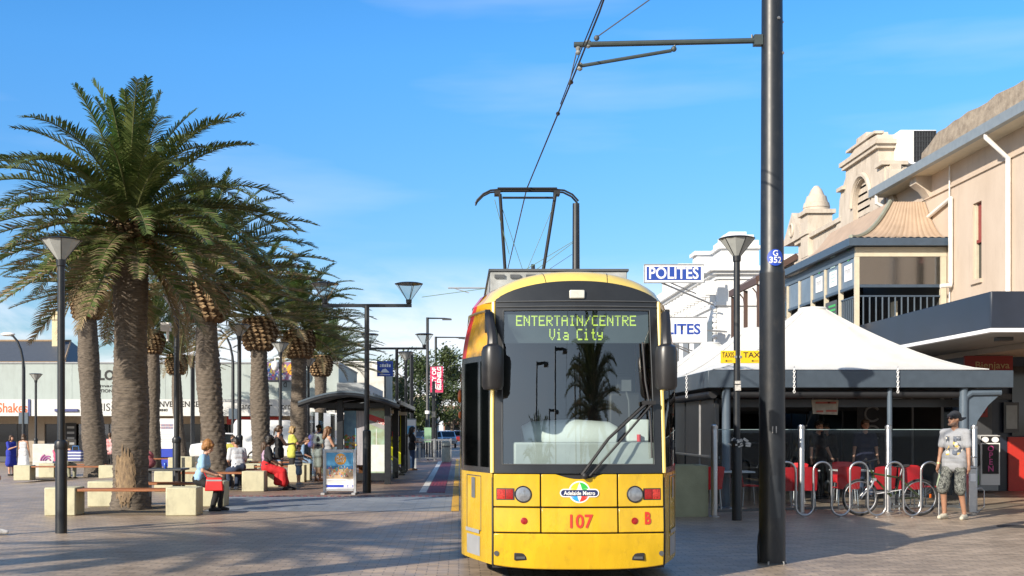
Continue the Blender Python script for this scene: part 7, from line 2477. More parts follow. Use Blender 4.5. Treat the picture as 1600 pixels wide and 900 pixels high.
# bin, fridge board, plant
PXB = PX(1518, 22.2)
bn_ = thing('steel_bin', 'slim stainless steel cigarette bin beside the man in the cap', 'bin', (PXB, 22.2, 0))
MB().box(-.075, .075, -.06, .06, .03, .86).build('bin_body', M_STEEL, bn_, bevel=.01)
MB().box(-.085, .085, -.07, .07, .862, .9).build('lid', M_GALV, bn_, bevel=.008)
MB().box(-.05, .05, -.066, -.0605, .62, .76).build('label', M_SIGNW, bn_)
MB().tube([(.03, 0, .9), (.03, 0, 1.07), (.1, 0, 1.07), (-.12, 0, 1.07)], .015, 6).build('rail', M_STEEL, bn_)
hp_ = thing('steel_hoop', 'low steel hoop right of the slim bin', 'hoop', (PX(1531, 22.6), 22.6, 0))
MB().tube([(-.08, 0, 0), (-.08, 0, .38), (-.05, 0, .46), (0.03, 0, .47), (.08, 0, .42), (.08, 0, .1), (0.0, .05, .02)], .012, 8).build('tube', M_STEEL, hp_)
MB().lathe([(.05, 0), (.05, .01)], (-.08, 0, 0), 10).build('foot', M_STEEL, hp_)
ob_ = thing('open_board', 'white drinks fridge with a black OPEN sign by the red cafe wall', 'fridge', (13.15, 29.5, 0))
MB().box(-.42, .3, 0, .6, 0.05, 1.45).build('cabinet', M_GREY, ob_, bevel=.02)
MB().box(-.16, .32, -.025, -.002, .2, 1.43).build('door', M_SIGNW, ob_)
op = MB().box(-.12, .28, -.05, -.03, .48, 1.22).build('black_sign', M_BLACKM, ob_)
M_PKT = mat('open_pink', (0.6, 0.08, 0.3), 0.5, var=0)
for k, c in enumerate('OPEN'):
    text(c, 0.2, M_PKT, 'lettering', op, (0.08, -.055, 1.1 - k * .165), bold=.004)
mk = MB()
for x in (-.02, .2):
    mk.lathe([(0.001, 0), (.085, 0), (.085, .01)], (0, 0, 0), 20)
mk = MB()
for x in (-.05, .2):
    mk.add([(x + .09 * math.cos(a), -.03, 1.33 + .07 * math.sin(a)) for a in [2 * PI * i / 20 for i in range(20)]], [tuple(range(20))])
MB().box(-.16, .32, -.029, -.0255, 1.25, 1.42).build('top_band', M_BLACKM, ob_)
mk.build('round_sticker', M_SIGNW, ob_, smooth=0, fix=False)
b2 = MB(); b2.lathe([(.035, .2), (.035, .42), (.015, .5), (.015, .56)], (-.25, -.06, 0), 12)
b2.build('green_bottle', mat('green_bottle', (0.05, 0.12, 0.02), 0.15), ob_)
wc = thing('wine_crate', 'dark hooded jacket hanging beside the fridge sign', 'jacket', (12.82, 29.35, .55))
wc.name = 'hanging_jacket'
j_ = MB(); j_.capsule((0, 0, .2), (0, 0, .6), .1, .09); j_.capsule((-.05, 0, .0), (-.02, 0, .5), .06, .07)
j_.build('cloth', M_BLACKM, wc)
MB().tube([(0, 0, .68), (0, 0, .76), (.03, .03, .78)], .008, 5).build('hook', M_GALV, wc)
pt = thing('potted_plant', 'green strap leafed plant in a dark pot behind the man in the cap', 'plant', (11.6, 28.8, 0))
MB().box(-.3, .3, -.25, .25, 0, .75).build('pot', M_BLACKM, pt)
lf = MB(); rng = random.Random(6)
for i in range(70):
    a = rng.uniform(0, 2 * PI); l = rng.uniform(.25, .55); o = Vector((math.cos(a), math.sin(a), 0)); s_ = Vector((-math.sin(a), math.cos(a), 0)) * .018
    p0 = Vector((rng.uniform(-.2, .2), rng.uniform(-.15, .15), .74)); p1 = p0 + o * l * .35 + Vector((0, 0, l * .8)); p2 = p0 + o * l * .9 + Vector((0, 0, l * .55))
    lf.add([p0 - s_, p0 + s_, p1 + s_, p1 - s_, p2], [(0, 1, 2, 3), (3, 2, 4)])
lf.build('leaves', leafmat('strap_leaf', (0.05, 0.12, 0.02), (0.1, 0.2, 0.04)), pt, fix=False, smooth=0)
# ------------------------------------------------------------------ people
def skinmat(nm, c):
    return mat('skin_' + nm, c, 0.5, var=0.08, scale=8)
SK_L = skinmat('light', (0.52, 0.29, 0.2)); SK_T = skinmat('tan', (0.36, 0.19, 0.12)); SK_D = skinmat('dark', (0.09, 0.05, 0.035))
def cloth(nm, c, c2=None, sc=6, rough=0.85):
    return mat('cloth_' + nm, c, rough, var=0.12, scale=sc, col2=c2, bump=0.6, bscale=11)
H_BLK = mat('hair_black', (0.012, 0.01, 0.009), 0.5, stretch=(6, 6, 1)); H_BRN = mat('hair_brown', (0.07, 0.04, 0.022), 0.5, stretch=(6, 6, 1)); H_BLD = mat('hair_blond', (0.32, 0.21, 0.09), 0.5, stretch=(6, 6, 1)); H_GIN = mat('hair_ginger', (0.28, 0.13, 0.04), 0.6, var=.35, scale=14)
def remesh(mb, name, m, parent, voxel, smooth=4):
    fold = {'hair': (.010, (38, 38, 14)), 'top': (.0075, (13, 13, 8)), 'trousers': (.009, (11, 11, 7)), 'shorts': (.007, (11, 11, 7)), 'skirt': (.011, (15, 15, 3))}.get(name)
    me = bpy.data.meshes.new(name)
    me.from_pydata(mb.v, [], mb.f)
    bm = bmesh.new(); bm.from_mesh(me); bmesh.ops.recalc_face_normals(bm, faces=bm.faces); bm.to_mesh(me); bm.free()
    o = bpy.data.objects.new(name, me); COL.objects.link(o)
    r = o.modifiers.new('r', 'REMESH'); r.mode = 'VOXEL'; r.voxel_size = voxel; r.use_smooth_shade = True
    if smooth:
        s = o.modifiers.new('s', 'SMOOTH'); s.iterations = smooth; s.factor = 0.5
    dg = bpy.context.evaluated_depsgraph_get()
    ne = bpy.data.meshes.new_from_object(o.evaluated_get(dg))
    bpy.data.objects.remove(o)
    ne.name = name
    ne.materials.clear(); ne.materials.append(m)
    if fold:                                          # cloth folds and strands
        amp, fr = fold
        if 'ginger' in m.name or 'black' in m.name and name == 'hair': amp, fr = .016, (30, 30, 30)
        ns = [v.normal.copy() for v in ne.vertices]
        for v, n_ in zip(ne.vertices, ns):
            q = v.co
            v.co = q + n_ * amp * (mnoise.noise((q.x * fr[0], q.y * fr[1], q.z * fr[2])) + .3)
    ne.shade_smooth()
    q = bpy.data.objects.new(name, ne); COL.objects.link(q); q.parent = parent
    return q
def ik(a, c, l1, l2, pole):
    a, c, pole = Vector(a), Vector(c), Vector(pole)
    d = c - a
    L = min(d.length, (l1 + l2) * 0.999)
    dn = d.normalized()
    c = a + dn * L
    x = (l1 * l1 - l2 * l2 + L * L) / (2 * L)
    h = math.sqrt(max(0, l1 * l1 - x * x))
    p = pole - dn * pole.dot(dn)
    p = p.normalized() if p.length > 1e-5 else Vector((0, 0, 1))
    return a + dn * x + p * h, c
def person(label, X, d, facing, h=1.7, sit=None, lean=0.0, handL=None, handR=None, footL=None, footR=None, skin=SK_L, hair=H_BRN, hairstyle='short',
           top=None, sleeve=0.5, top_hem=0.86, bottom=None, legs=1.0, skirt=None, skirt_hem=0.3, shoes=None, head_turn=0.0, head_pitch=0.0, voxel=0.022, fat=1.0,
           female=False, detail=False, z0=None, name='person', group=None, strap=False):
    """joints are laid out for a 1.75 m figure that faces +y, then scaled; facing = degrees clockwise from +y seen from above"""
    k = h / 1.75
    z0 = gz(X, d) if z0 is None else z0
    p = thing(name, label, 'person', (X, d, z0), -R(facing), group)
    p.scale = (k, k, k)
    ph = 0.95 if sit is None else sit / k + 0.10
    sw = 0.165 if female else 0.185
    T = Matrix.Rotation(-R(lean), 3, 'X')
    def up(x, y, z):                                 # a point on the leaning torso, z above the pelvis
        return Vector((0, 0, ph)) + T @ Vector((x, y, z))
    neck = up(0, -0.015, 0.53); headc = up(0, 0.02 + 0.02 * lean / 30, 0.70)
    sh = {s: up(s * sw, -0.01, 0.475) for s in (-1, 1)}
    hip = {s: Vector((s * 0.09, 0, ph - 0.03)) for s in (-1, 1)}
    ft = {-1: footL, 1: footR}
    knee, ank = {}, {}
    for s in (-1, 1):
        if sit is None:
            tgt = Vector(ft[s]) if ft[s] else Vector((s * 0.1, 0.0, 0.085))
        else:
            tgt = Vector(ft[s]) if ft[s] else Vector((s * 0.1, 0.46, 0.085))
        if sit is None and not ft[s]:
            ank[s] = tgt; knee[s] = (hip[s] + tgt) / 2 + Vector((0, 0.015, 0.01))
        else:
            knee[s], ank[s] = ik(hip[s], tgt, 0.445, 0.43, (s * 0.12, 1, 0.25))
    hd = {-1: handL, 1: handR}
    elb, wri = {}, {}
    for s in (-1, 1):
        t = Vector(hd[s]) if hd[s] else (Vector((s * (sw + 0.085), 0.04, ph - 0.10)) if sit is None else Vector((s * 0.13, 0.33, ph + 0.08)))
        elb[s], wri[s] = ik(sh[s], t, 0.285, 0.25, (s * 0.55, -0.8, -0.45))
    HM = Matrix.Rotation(-R(head_turn), 3, 'Z') @ Matrix.Rotation(-R(head_pitch + lean * .3), 3, 'X')
    def hp(x, y, z):
        return headc + HM @ Vector((x, y, z))
    b = MB(); f = fat
    # trunk
    b.capsule(up(-.07, 0, .40), up(.07, 0, .40), .105 * f, .105 * f)
    b.capsule(up(-.06, 0.005, .28), up(.06, .005, .28), .105 * f, .105 * f)
    b.capsule(up(-.045, 0, .12), up(.045, 0, .12), (.095 if female else .108) * f, (.095 if female else .108) * f)
    b.capsule(Vector((-.07, -.01, ph)), Vector((.07, -.01, ph)), .11 * f, .11 * f)
    if female:
        for s in (-1, 1): b.ball(up(s * .075, .075, .34), (.065, .06, .062), 10)
    for s in (-1, 1):
        b.capsule(up(s * .04, -.01, .49), sh[s], .062, .06)
        b.capsule(sh[s], elb[s], .056 * f, .042 * f)
        b.capsule(elb[s], wri[s], .042 * f, .028)
        # hand
        fd = (wri[s] - elb[s]).normalized()
        sd = Vector((0, 1, 0)) - fd * fd.y
        sd = sd.normalized() if sd.length > .05 else Vector((0, 0, 1))
        nrm = fd.cross(sd)
        if detail:
            b.capsule(wri[s], wri[s] + fd * .07, .024, .03)
            b.capsule(wri[s] + fd * .045 + sd * .02, wri[s] + fd * .085 + sd * .02, .018, .02)
            b.capsule(wri[s] + fd * .045 - sd * .02, wri[s] + fd * .085 - sd * .02, .018, .018)
            for q in range(4):
                o = sd * (.03 - .02 * q)
                l = (.06, .07, .066, .05)[q]
                a0 = wri[s] + fd * .09 + o
                a1 = a0 + fd * l * .5 + nrm * (-s) * .006
                a2 = a1 + fd * l * .42 + nrm * (-s) * .02
                b.capsule(a0, a1, .0095, .009, 8); b.capsule(a1, a2, .009, .0075, 8)
            a0 = wri[s] + fd * .03 + sd * .025
            a1 = a0 + fd * .035 + sd * .022; a2 = a1 + fd * .035 + sd * .004
            b.capsule(a0, a1, .013, .011, 8); b.capsule(a1, a2, .011, .009, 8)
        else:
            b.capsule(wri[s], wri[s] + fd * .08, .027, .03)
            for q in range(4):
                o = sd * (.028 - .019 * q)
                b.capsule(wri[s] + fd * .08 + o, wri[s] + fd * (.15 - .008 * abs(q - 1)) + o * .9, .012, .009, 6)
            b.capsule(wri[s] + fd * .03 + sd * .02, wri[s] + fd * .09 + sd * .05, .013, .01, 6)
        b.capsule(hip[s], knee[s], .088 * f, .06 * f)
        cf = knee[s].lerp(ank[s], .3) + (Vector((0, -.018, 0)) if sit is None else Vector((0, 0, 0)))
        b.capsule(knee[s], cf, .056 * f, .056 * f); b.capsule(cf, ank[s], .056 * f, .036)
        toe = ank[s] + Vector((s * .02, .15, -.05)); heel = ank[s] + Vector((0, -.035, -.045))
        b.capsule(heel, toe, .036, .03); b.capsule(ank[s], heel, .036, .036); b.capsule(ank[s], toe, .036, .028)
    # neck and head
    b.capsule(up(0, -.015, .47), headc + Vector((0, -.02, -.05)), .058 if not female else .05, .052 if not female else .046)
    HS = Matrix.Identity(3)
    b.ball(hp(0, -.012, .025), (.076, .095, .098), 16, M=HM)
    b.ball(hp(0, .022, -.04), (.058, .068, .075), 14, M=HM)
    b.capsule(hp(-.02, .06, -.09), hp(.02, .06, -.09), .024, .024)            # chin
    b.capsule(hp(0, .088, .015), hp(0, .108, -.022), .011, .016)               # nose
    b.capsule(hp(-.033, .078, .03), hp(.033, .078, .03), .014, .014)           # brow
    b.capsule(hp(-.018, .085, -.055), hp(.018, .085, -.055), .011, .011)       # lips
    for s in (-1, 1):
        b.ball(hp(s * .077, -.005, -.005), (.013, .022, .034), 8, M=HM)        # ears
        b.ball(hp(s * .045, .06, -.02), (.024, .022, .022), 8, M=HM)           # cheeks
    remesh(b, 'body', skin, p, voxel if detail else max(voxel * .75, .012), 3)
    ey = MB()
    for s in (-1, 1): ey.ball(hp(s * .032, .082, .008), (.012, .008, .008), 8, M=HM)
    ey.build('eyes', mat('eye_dark', (0.02, 0.015, 0.01), 0.2, var=0), p)
    mt = MB(); mt.ball(hp(0, .0935, -.055), (.022, .005, .006), 8, M=HM)
    mt.build('lips', mat('lip_tone', (0.3, 0.1, 0.08), 0.5, var=0), p)
    # hair
    if hairstyle != 'none':
        hb_ = MB()
        hb_.ball(hp(0, -.025, .045), (.086, .098, .092), 16, M=HM)
        hb_.ball(hp(0, -.05, -.01), (.08, .065, .085), 14, M=HM)
        hb_.capsule(hp(-.05, .05, .085), hp(.05, .05, .085), .032, .032)
        if hairstyle == 'bob':
            for s in (-1, 1): hb_.capsule(hp(s * .075, 0, .03), hp(s * .082, .0, -.09), .036, .03)
            hb_.capsule(hp(-.04, -.075, -.08), hp(.04, -.075, -.08), .05, .05)
        if hairstyle == 'long':
            for s in (-1, 1): hb_.capsule(hp(s * .07, -.01, .03), hp(s * .085, -.01, -.17), .036, .026)
            hb_.capsule(hp(0, -.08, 0), hp(0, -.09, -.26), .075, .05)
            hb_.capsule(hp(-.05, -.08, -.05), hp(-.05, -.09, -.22), .05, .04); hb_.capsule(hp(.05, -.08, -.05), hp(.05, -.09, -.22), .05, .04)
        if hairstyle == 'pony':
            hb_.capsule(hp(0, -.1, .03), hp(0, -.15, -.04), .035, .032); hb_.capsule(hp(0, -.15, -.04), hp(0.0, -.14, -.2), .032, .018)
        if hairstyle == 'afro':
            hb_.ball(hp(0, -.04, .05), (.125, .12, .12), 14); hb_.capsule(hp(-.05, -.07, -.03), hp(.05, -.07, -.03), .07, .07)
        remesh(hb_, 'hair', hair, p, max(.013, voxel * .7), 2)
    # clothes: the body's shapes again, a little fuller
    e = .015
    if top is not None:
        t = MB()
        t.capsule(up(-.075, 0, .40), up(.075, 0, .40), .112 * f, .112 * f)
        t.capsule(up(-.068, .005, .28), up(.068, .005, .28), .116 * f, .116 * f)
        t.capsule(up(-.06, 0, .12), up(.06, 0, .12), (.108 if female else .122) * f, (.108 if female else .122) * f)
        if female:
            for s in (-1, 1): t.ball(up(s * .075, .08, .34), (.073, .068, .07), 10)
        bh = max(0, (0.95 - top_hem))
        lo = Vector((0, 0, ph + .05 - bh)) if sit is None else Vector((0, 0, ph + .02))
        hr = (.136 if top_hem < .9 and sit is None else .122) * f
        t.capsule(lo + Vector((-.08, -.005, 0)), lo + Vector((.08, -.005, 0)), hr, hr)
        if sit is None and top_hem < .9:
            for dz in (.07, .14): t.capsule(lo + Vector((-.08, -.005, dz)), lo + Vector((.08, -.005, dz)), hr, hr)
        if sleeve > 0 or sleeve == -1:
            for s in (-1, 1):
                t.capsule(up(s * .05, -.01, .485), sh[s], .07, .07)
                if sleeve > 0:
                    q = min(1, sleeve * 2)
                    en = sh[s].lerp(elb[s], q)
                    t.capsule(sh[s], en, (.066 if detail else .072) * f, (.066 if q < 1 else .056) * f)
                    if sleeve > .5: t.capsule(elb[s], elb[s].lerp(wri[s], (sleeve - .5) * 2 * .95), .055, .042)
        else:
            for s in (-1, 1): t.capsule(up(s * .095, -.02, .44), up(s * .1, -.02, .52), .036, .03)
        top_o = remesh(t, 'top', top, p, max(.014, voxel * .8), 4)
    else:
        top_o = None
    if bottom is not None:
        t = MB()
        t.capsule(Vector((-.075, -.012, ph + .01)), Vector((.075, -.012, ph + .01)), .126 * f, .126 * f)
        for s in (-1, 1):
            q = min(1, legs * 2)
            en = hip[s].lerp(knee[s], q)
            t.capsule(hip[s], en, .108 * f, (.09 if q < 1 else .08) * f)
            if legs > .5:
                en2 = knee[s].lerp(ank[s], (legs - .5) * 2 * .93)
                t.capsule(knee[s], en2, .08 * f, .062)
            elif legs >= .4:
                t.capsule(en.lerp(hip[s], .3), en, .102 * f, .1 * f)
        bot_o = remesh(t, 'trousers' if legs > .6 else 'shorts', bottom, p, max(.014, voxel * .8), 4)
    if skirt is not None:
        t = MB()
        t.capsule(Vector((-.07, -.01, ph + .06)), Vector((.07, -.01, ph + .06)), .122 * f, .122 * f)
        if sit is None:
            zz = ph
            while zz > skirt_hem:
                q = (ph - zz) / max(.01, ph - skirt_hem)
                w = .08 + .05 * q
                t.capsule((-w, 0, zz), (w, 0, zz), .125 + .03 * q, .125 + .03 * q); zz -= .07
        else:
            for s in (-1, 0, 1):
                a = (hip[-1] + hip[1]) / 2 if s == 0 else hip[s]; b_ = (knee[-1] + knee[1]) / 2 if s == 0 else knee[s]; c = (ank[-1] + ank[1]) / 2 if s == 0 else ank[s]
                t.capsule(a, b_, .135, .125)
                t.capsule(b_, b_.lerp(c, skirt_hem) + Vector((s * .09, -.04, 0)), .12, .10); t.capsule(b_ + Vector((0, -.1, -.03)), b_.lerp(c, skirt_hem) + Vector((s * .06, -.2, 0.02)), .1, .09)
        remesh(t, 'skirt', skirt, p, max(.016, voxel * .8), 5)
    if shoes is not None:
        t = MB()
        for s in (-1, 1):
            toe = ank[s] + Vector((s * .02, .16, -.052)); heel = ank[s] + Vector((0, -.045, -.05))
            t.capsule(heel, toe, .046, .038); t.capsule(ank[s] + Vector((0, 0, -.02)), heel, .046, .046); t.capsule(ank[s] + Vector((0, .02, -.02)), toe, .044, .036)
        so_ = remesh(t, 'shoes', shoes, p, .014, 2)
    return dict(p=p, up=up, hp=hp, HM=HM, sh=sh, elb=elb, wri=wri, hip=hip, knee=knee, ank=ank, ph=ph, top=top_o, k=k)

C_WHITE = cloth('white', (0.62, 0.62, 0.62)); C_BLACK = cloth('black', (0.015, 0.015, 0.017)); C_DENIM = cloth('denim', (0.12, 0.2, 0.33), (0.2, 0.3, 0.42)); C_DKDEN = cloth('dark_denim', (0.025, 0.04, 0.08))
C_SKY = cloth('sky_blue', (0.28, 0.47, 0.68)); C_RED = cloth('red', (0.5, 0.015, 0.02)); C_YEL = cloth('lime_yellow', (0.52, 0.53, 0.10)); C_GREY = cloth('grey', (0.30, 0.31, 0.33)); C_LG = cloth('light_grey', (0.5, 0.52, 0.56)); C_ROY = cloth('royal_blue', (0.02, 0.035, 0.33)); C_PINK = cloth('pink', (0.55, 0.08, 0.16)); C_LIL = cloth('lilac', (0.42, 0.3, 0.42))
def stripes(nm, c1, c2, sc):
    m = mat(nm, c1, .85, var=0)
    nt = m.node_tree; b = nt.nodes['Principled BSDF']
    tc = nt.nodes.new('ShaderNodeTexCoord'); w = nd(nt, 'ShaderNodeTexWave', Scale=sc, Distortion=0.3)
    w.bands_direction = 'Z'
    nt.links.new(tc.outputs['Object'], w.inputs['Vector'])
    cr = nt.nodes.new('ShaderNodeMix'); cr.data_type = 'RGBA'
    cr.inputs[6].default_value = (*c1, 1); cr.inputs[7].default_value = (*c2, 1)
    gt_ = nt.nodes.new('ShaderNodeMath'); gt_.operation = 'GREATER_THAN'; gt_.inputs[1].default_value = .5
    nt.links.new(w.outputs['Fac'], gt_.inputs[0]); nt.links.new(gt_.outputs[0], cr.inputs[0]); nt.links.new(cr.outputs[2], b.inputs['Base Color'])
    return m
def camo():
    m = mat('camouflage', (0.1, 0.1, 0.09), .9, var=0)
    nt = m.node_tree; b = nt.nodes['Principled BSDF']
    tc = nt.nodes.new('ShaderNodeTexCoord'); n = nd(nt, 'ShaderNodeTexNoise', Scale=16.0, Detail=2.5, Distortion=.8)
    nt.links.new(tc.outputs['Object'], n.inputs['Vector'])
    r = nt.nodes.new('ShaderNodeValToRGB'); r.color_ramp.interpolation = 'CONSTANT'
    e = r.color_ramp.elements
    e[0].position = 0; e[0].color = (.025, .027, .028, 1); e[1].position = .42; e[1].color = (.09, .095, .085, 1)
    q = e.new(.5); q.color = (.17, .175, .16, 1); q = e.new(.57); q.color = (.05, .055, .05, 1); q = e.new(.63); q.color = (.24, .245, .23, 1)
    nt.links.new(n.outputs['Fac'], r.inputs[0]); nt.links.new(r.outputs[0], b.inputs['Base Color'])
    return m
# the man in the cap, on the right
m1 = person('man in a grey printed t-shirt, camouflage shorts and backwards cap looking left', PX(1492, 20.95), 20.95, 226, 1.88, skin=SK_T, hair=H_BLK, hairstyle='none', top=mat('shirt_grey_marl', (0.29, 0.30, 0.32), .9, var=.06, scale=30, bump=.1),
            sleeve=.36, top_hem=.84, bottom=camo(), legs=.5, shoes=cloth('beige_shoe', (0.5, 0.47, 0.38)), head_turn=28, voxel=.013, detail=True, footL=(-.15, -.02, .085), footR=(.15, .05, .085), handR=(.26, .07, .82), handL=(-.27, .08, .80), fat=.95)
P = m1['p']; hp = m1['hp']; HM = m1['HM']
cp_ = MB()
cp_.ball(hp(0, -.012, .05), (.09, .108, .092), 18, M=HM)
cp_.capsule(hp(-.05, -.085, .0), hp(.05, -.085, .0), .038, .038)
cp_.capsule(hp(-.06, .06, .058), hp(.06, .06, .058), .03, .03)
cap = remesh(cp_, 'cap', mat('cap_charcoal', (0.02, 0.022, 0.027), .8), P, .012, 3)
bv = MB(); bv.ball(hp(0, -.15, .0), (.075, .07, .012), 14, M=HM @ Matrix.Rotation(R(-28), 3, 'X'))
bv.build('peak', mat('cap_charcoal', (0.02, 0.022, 0.027)), cap)
sg_ = MB()
for s in (-1, 1):
    sg_.ball(hp(s * .036, .093, .012), (.031, .012, .021), 12, M=HM)
    sg_.tube([hp(s * .066, .085, .018), hp(s * .084, .04, .016), hp(s * .084, -.01, .012)], .005, 5)
sg_.tube([hp(-.02, .104, .018), hp(.02, .104, .018)], .005, 5)
sg_.build('sunglasses', mat('sunglass_lens', (0.02, 0.012, 0.008), .08, var=0), P)
bd_ = MB()
bd_.capsule(hp(-.045, .055, -.085), hp(.045, .055, -.085), .032, .032); bd_.capsule(hp(-.055, .03, -.06), hp(-.05, .05, -.085), .022, .028); bd_.capsule(hp(.055, .03, -.06), hp(.05, .05, -.085), .022, .028)
bd_.capsule(hp(-.022, .09, -.042), hp(.022, .09, -.042), .012, .012)
remesh(bd_, 'stubble', mat('stubble', (0.16, 0.10, 0.075), .8, var=.3, scale=60), P, .009, 2)
bt = MB(); 
fd = (m1['wri'][1] - m1['elb'][1]).normalized()
bt.cyl(m1['wri'][1] - fd * .01, m1['wri'][1] - fd * .035, .034, n=14)
bt.build('wristband', mat('wristband_gold', (0.5, 0.4, 0.2), .4, .5), P)
# the printed figures, draped on the chest
tm = m1['top'].data
bvh = BVHTree.FromPolygons([v.co for v in tm.vertices], [tuple(f.vertices) for f in tm.polygons])
def drape(x, y):
    z = m1['ph'] + .245 + y
    h = bvh.ray_cast(Vector((x, .6, z)), Vector((0, -1, 0)))
    return (h[0] + Vector((0, .004, 0))) if h[0] is not None else Vector((x, .14, z))
M_PRT = mat('shirt_print', (0.55, 0.38, 0.10), .8, var=0)
pn_ = M_PRT.node_tree
vo = nd(pn_, 'ShaderNodeTexVoronoi', Scale=22.0); tcn = pn_.nodes.new('ShaderNodeTexCoord'); pn_.links.new(tcn.outputs['Object'], vo.inputs['Vector'])
rp = pn_.nodes.new('ShaderNodeValToRGB'); rp.color_ramp.interpolation = 'CONSTANT'
e = rp.color_ramp.elements; e[0].color = (.06, .07, .09, 1); e[1].position = .4; e[1].color = (.6, .4, .1, 1); q = e.new(.6); q.color = (.65, .6, .5, 1); q = e.new(.72); q.color = (.12, .14, .18, 1)
spx = pn_.nodes.new('ShaderNodeSeparateColor'); pn_.links.new(vo.outputs['Color'], spx.inputs[0]); pn_.links.new(spx.outputs[0], rp.inputs[0]); pn_.links.new(rp.outputs[0], pn_.nodes['Principled BSDF'].inputs['Base Color'])
text('15', .40, M_PRT, 'shirt_number', m1['top'], (0, 0, 0), (0, 0, 0), bold=.018, fit=.25, sub=2, fn=lambda x, y: drape(x * -1, y))
text('CALI', .055, mat('print_dark', (0.2, 0.2, 0.22), .8, var=0), 'shirt_lettering', m1['top'], (0, 0, 0), (0, 0, 0), fit=.14, sub=1, fn=lambda x, y: drape(-x, y + .155)) if False else None

# woman with the red bag
w1 = person('woman in a sky blue shirt with curly ginger hair sitting on the cream block', -5.05, 23.05, 92, 1.6, sit=.53, lean=14, skin=SK_L, hair=H_GIN, hairstyle='afro', top=C_SKY, sleeve=.33, bottom=C_BLACK, legs=1.0, shoes=C_BLACK, female=True, head_pitch=22, handL=(-.08, .36, .78), handR=(.1, .33, .78), footL=(-.1, .42, .085), footR=(.08, .3, .085), voxel=.016)
hb1 = thing('red_handbag', 'red handbag hanging beside the woman in the blue shirt', 'handbag', (-4.72, 22.85, .42))
hb_ = MB(); hb_.prism([(-.18, -.02), (.18, -.02), (.15, .24), (-.15, .24)], lambda x, z: (x, -.05 + .03 * z / .24, z), lambda x, z: (x, .05 - .03 * z / .24, z))
hb_.build('bag_body', mat('red_leather', (0.55, 0.012, 0.012), .4), hb1, bevel=.02)
MB().tube([(-.14, 0, .23), (-.24, 0, .42), (-.3, .04, .6)], .01, 6).build('strap', mat('red_leather', (0.55, 0.012, 0.012)), hb1)
MB().box(-.15, .15, -.035, -.028, .17, .2).build('zip', M_GREY, hb1)
# the others around the palms
person('man in a pale shirt sitting on the timber seat with his back turned', -5.72, 30.75, -30, 1.72, sit=.5, lean=18, skin=SK_T, hair=H_BLK, top=C_LG, sleeve=.4, bottom=C_DKDEN, shoes=C_WHITE, voxel=.022, head_pitch=20, head_turn=-30)
person('seated woman in a black top and long red skirt with black hair', -5.0, 30.75, 84, 1.68, sit=.53, lean=8, skin=SK_D, hair=H_BLK, hairstyle='afro', top=C_BLACK, sleeve=.5, skirt=C_RED, skirt_hem=.72, shoes=C_BLACK, female=True, footL=(-.1, .6, .085), footR=(.1, .52, .085), handL=(-.05, .35, .85), voxel=.02)
person('woman in a black singlet and denim shorts holding up a phone', -5.17, 34.0, 60, 1.67, skin=SK_L, hair=H_BRN, hairstyle='pony', top=C_BLACK, sleeve=0, top_hem=.84, bottom=C_DENIM, legs=.2, shoes=C_WHITE, female=True, handL=(-.05, .38, 1.22), handR=(.07, .38, 1.22), head_pitch=12, voxel=.022)
person('woman in a lime yellow top and black trousers', -5.27, 37.4, 68, 1.66, skin=SK_L, hair=H_BLD, hairstyle='bob', top=C_YEL, sleeve=.3, top_hem=.78, bottom=C_BLACK, shoes=C_WHITE, female=True, fat=1.1, handL=(-.08, .36, 1.25), handR=(.08, .36, 1.25), head_pitch=10, voxel=.022)
person('small boy in a striped shirt and blue shorts', -4.6, 34.0, 105, 1.12, skin=SK_L, hair=H_BRN, hairstyle='short', top=stripes('cloth_stripes', (0.62, 0.62, 0.6), (0.06, 0.09, 0.15), 2.1), sleeve=.3, bottom=C_DENIM, legs=.5, shoes=C_GREY, handR=(.05, .3, 1.1), handL=(-.15, .3, 1.05), head_pitch=15, voxel=.026, fat=1.08)
mb_ = person('man in a white t-shirt and shorts wearing a blue backpack', -4.28, 35.9, 40, 1.70, skin=SK_L, hair=H_BLK, top=C_WHITE, sleeve=.35, top_hem=.8, bottom=cloth('cream_shorts', (0.55, 0.53, 0.5)), legs=.5, female=False, head_pitch=15, voxel=.022)
bp = thing('backpack', 'blue backpack on the back of the man in white', 'backpack', (-4.28, 35.9, 0), -R(40))
q = MB(); q.capsule((-.07, -.2, 1.12), (.07, -.2, 1.12), .11, .11); q.capsule((-.06, -.2, 1.34), (.06, -.2, 1.34), .1, .1); q.capsule((-.05, -.27, 1.1), (.05, -.27, 1.1), .06, .06)
remesh(q, 'bag_body', cloth('bag_blue', (0.06, 0.06, 0.22)), bp, .02, 3)
q = MB()
for s in (-1, 1): q.tube([(s * .1, -.12, 1.46), (s * .11, 0.02, 1.5), (s * .12, .12, 1.35), (s * .13, .08, 1.15), (s * .13, -.1, 1.08)], .018, 6)
q.build('strap', cloth('bag_blue', (0.06, 0.06, 0.22)), bp)
person('woman in a grey singlet looking at a paper, behind the poster board', -3.8, 34.3, 60, 1.64, skin=SK_L, hair=mat('hair_auburn', (0.16, 0.08, 0.04), .5), hairstyle='long', top=C_GREY, sleeve=0, bottom=C_BLACK, shoes=C_BLACK, female=True, handL=(-.06, .34, 1.2), handR=(.08, .34, 1.2), head_pitch=15, voxel=.022)
pp = thing('paper_sheet', 'white sheet of paper held by the woman in the grey singlet', 'paper', (-3.45, 34.5, 1.16))
MB().box(-.1, .1, -.004, .004, -.12, .14).build('sheet', M_SIGNW, pp)
MB().box(-.09, .09, -.0065, -.0045, .08, .1).build('printed_line', M_GREY, pp)
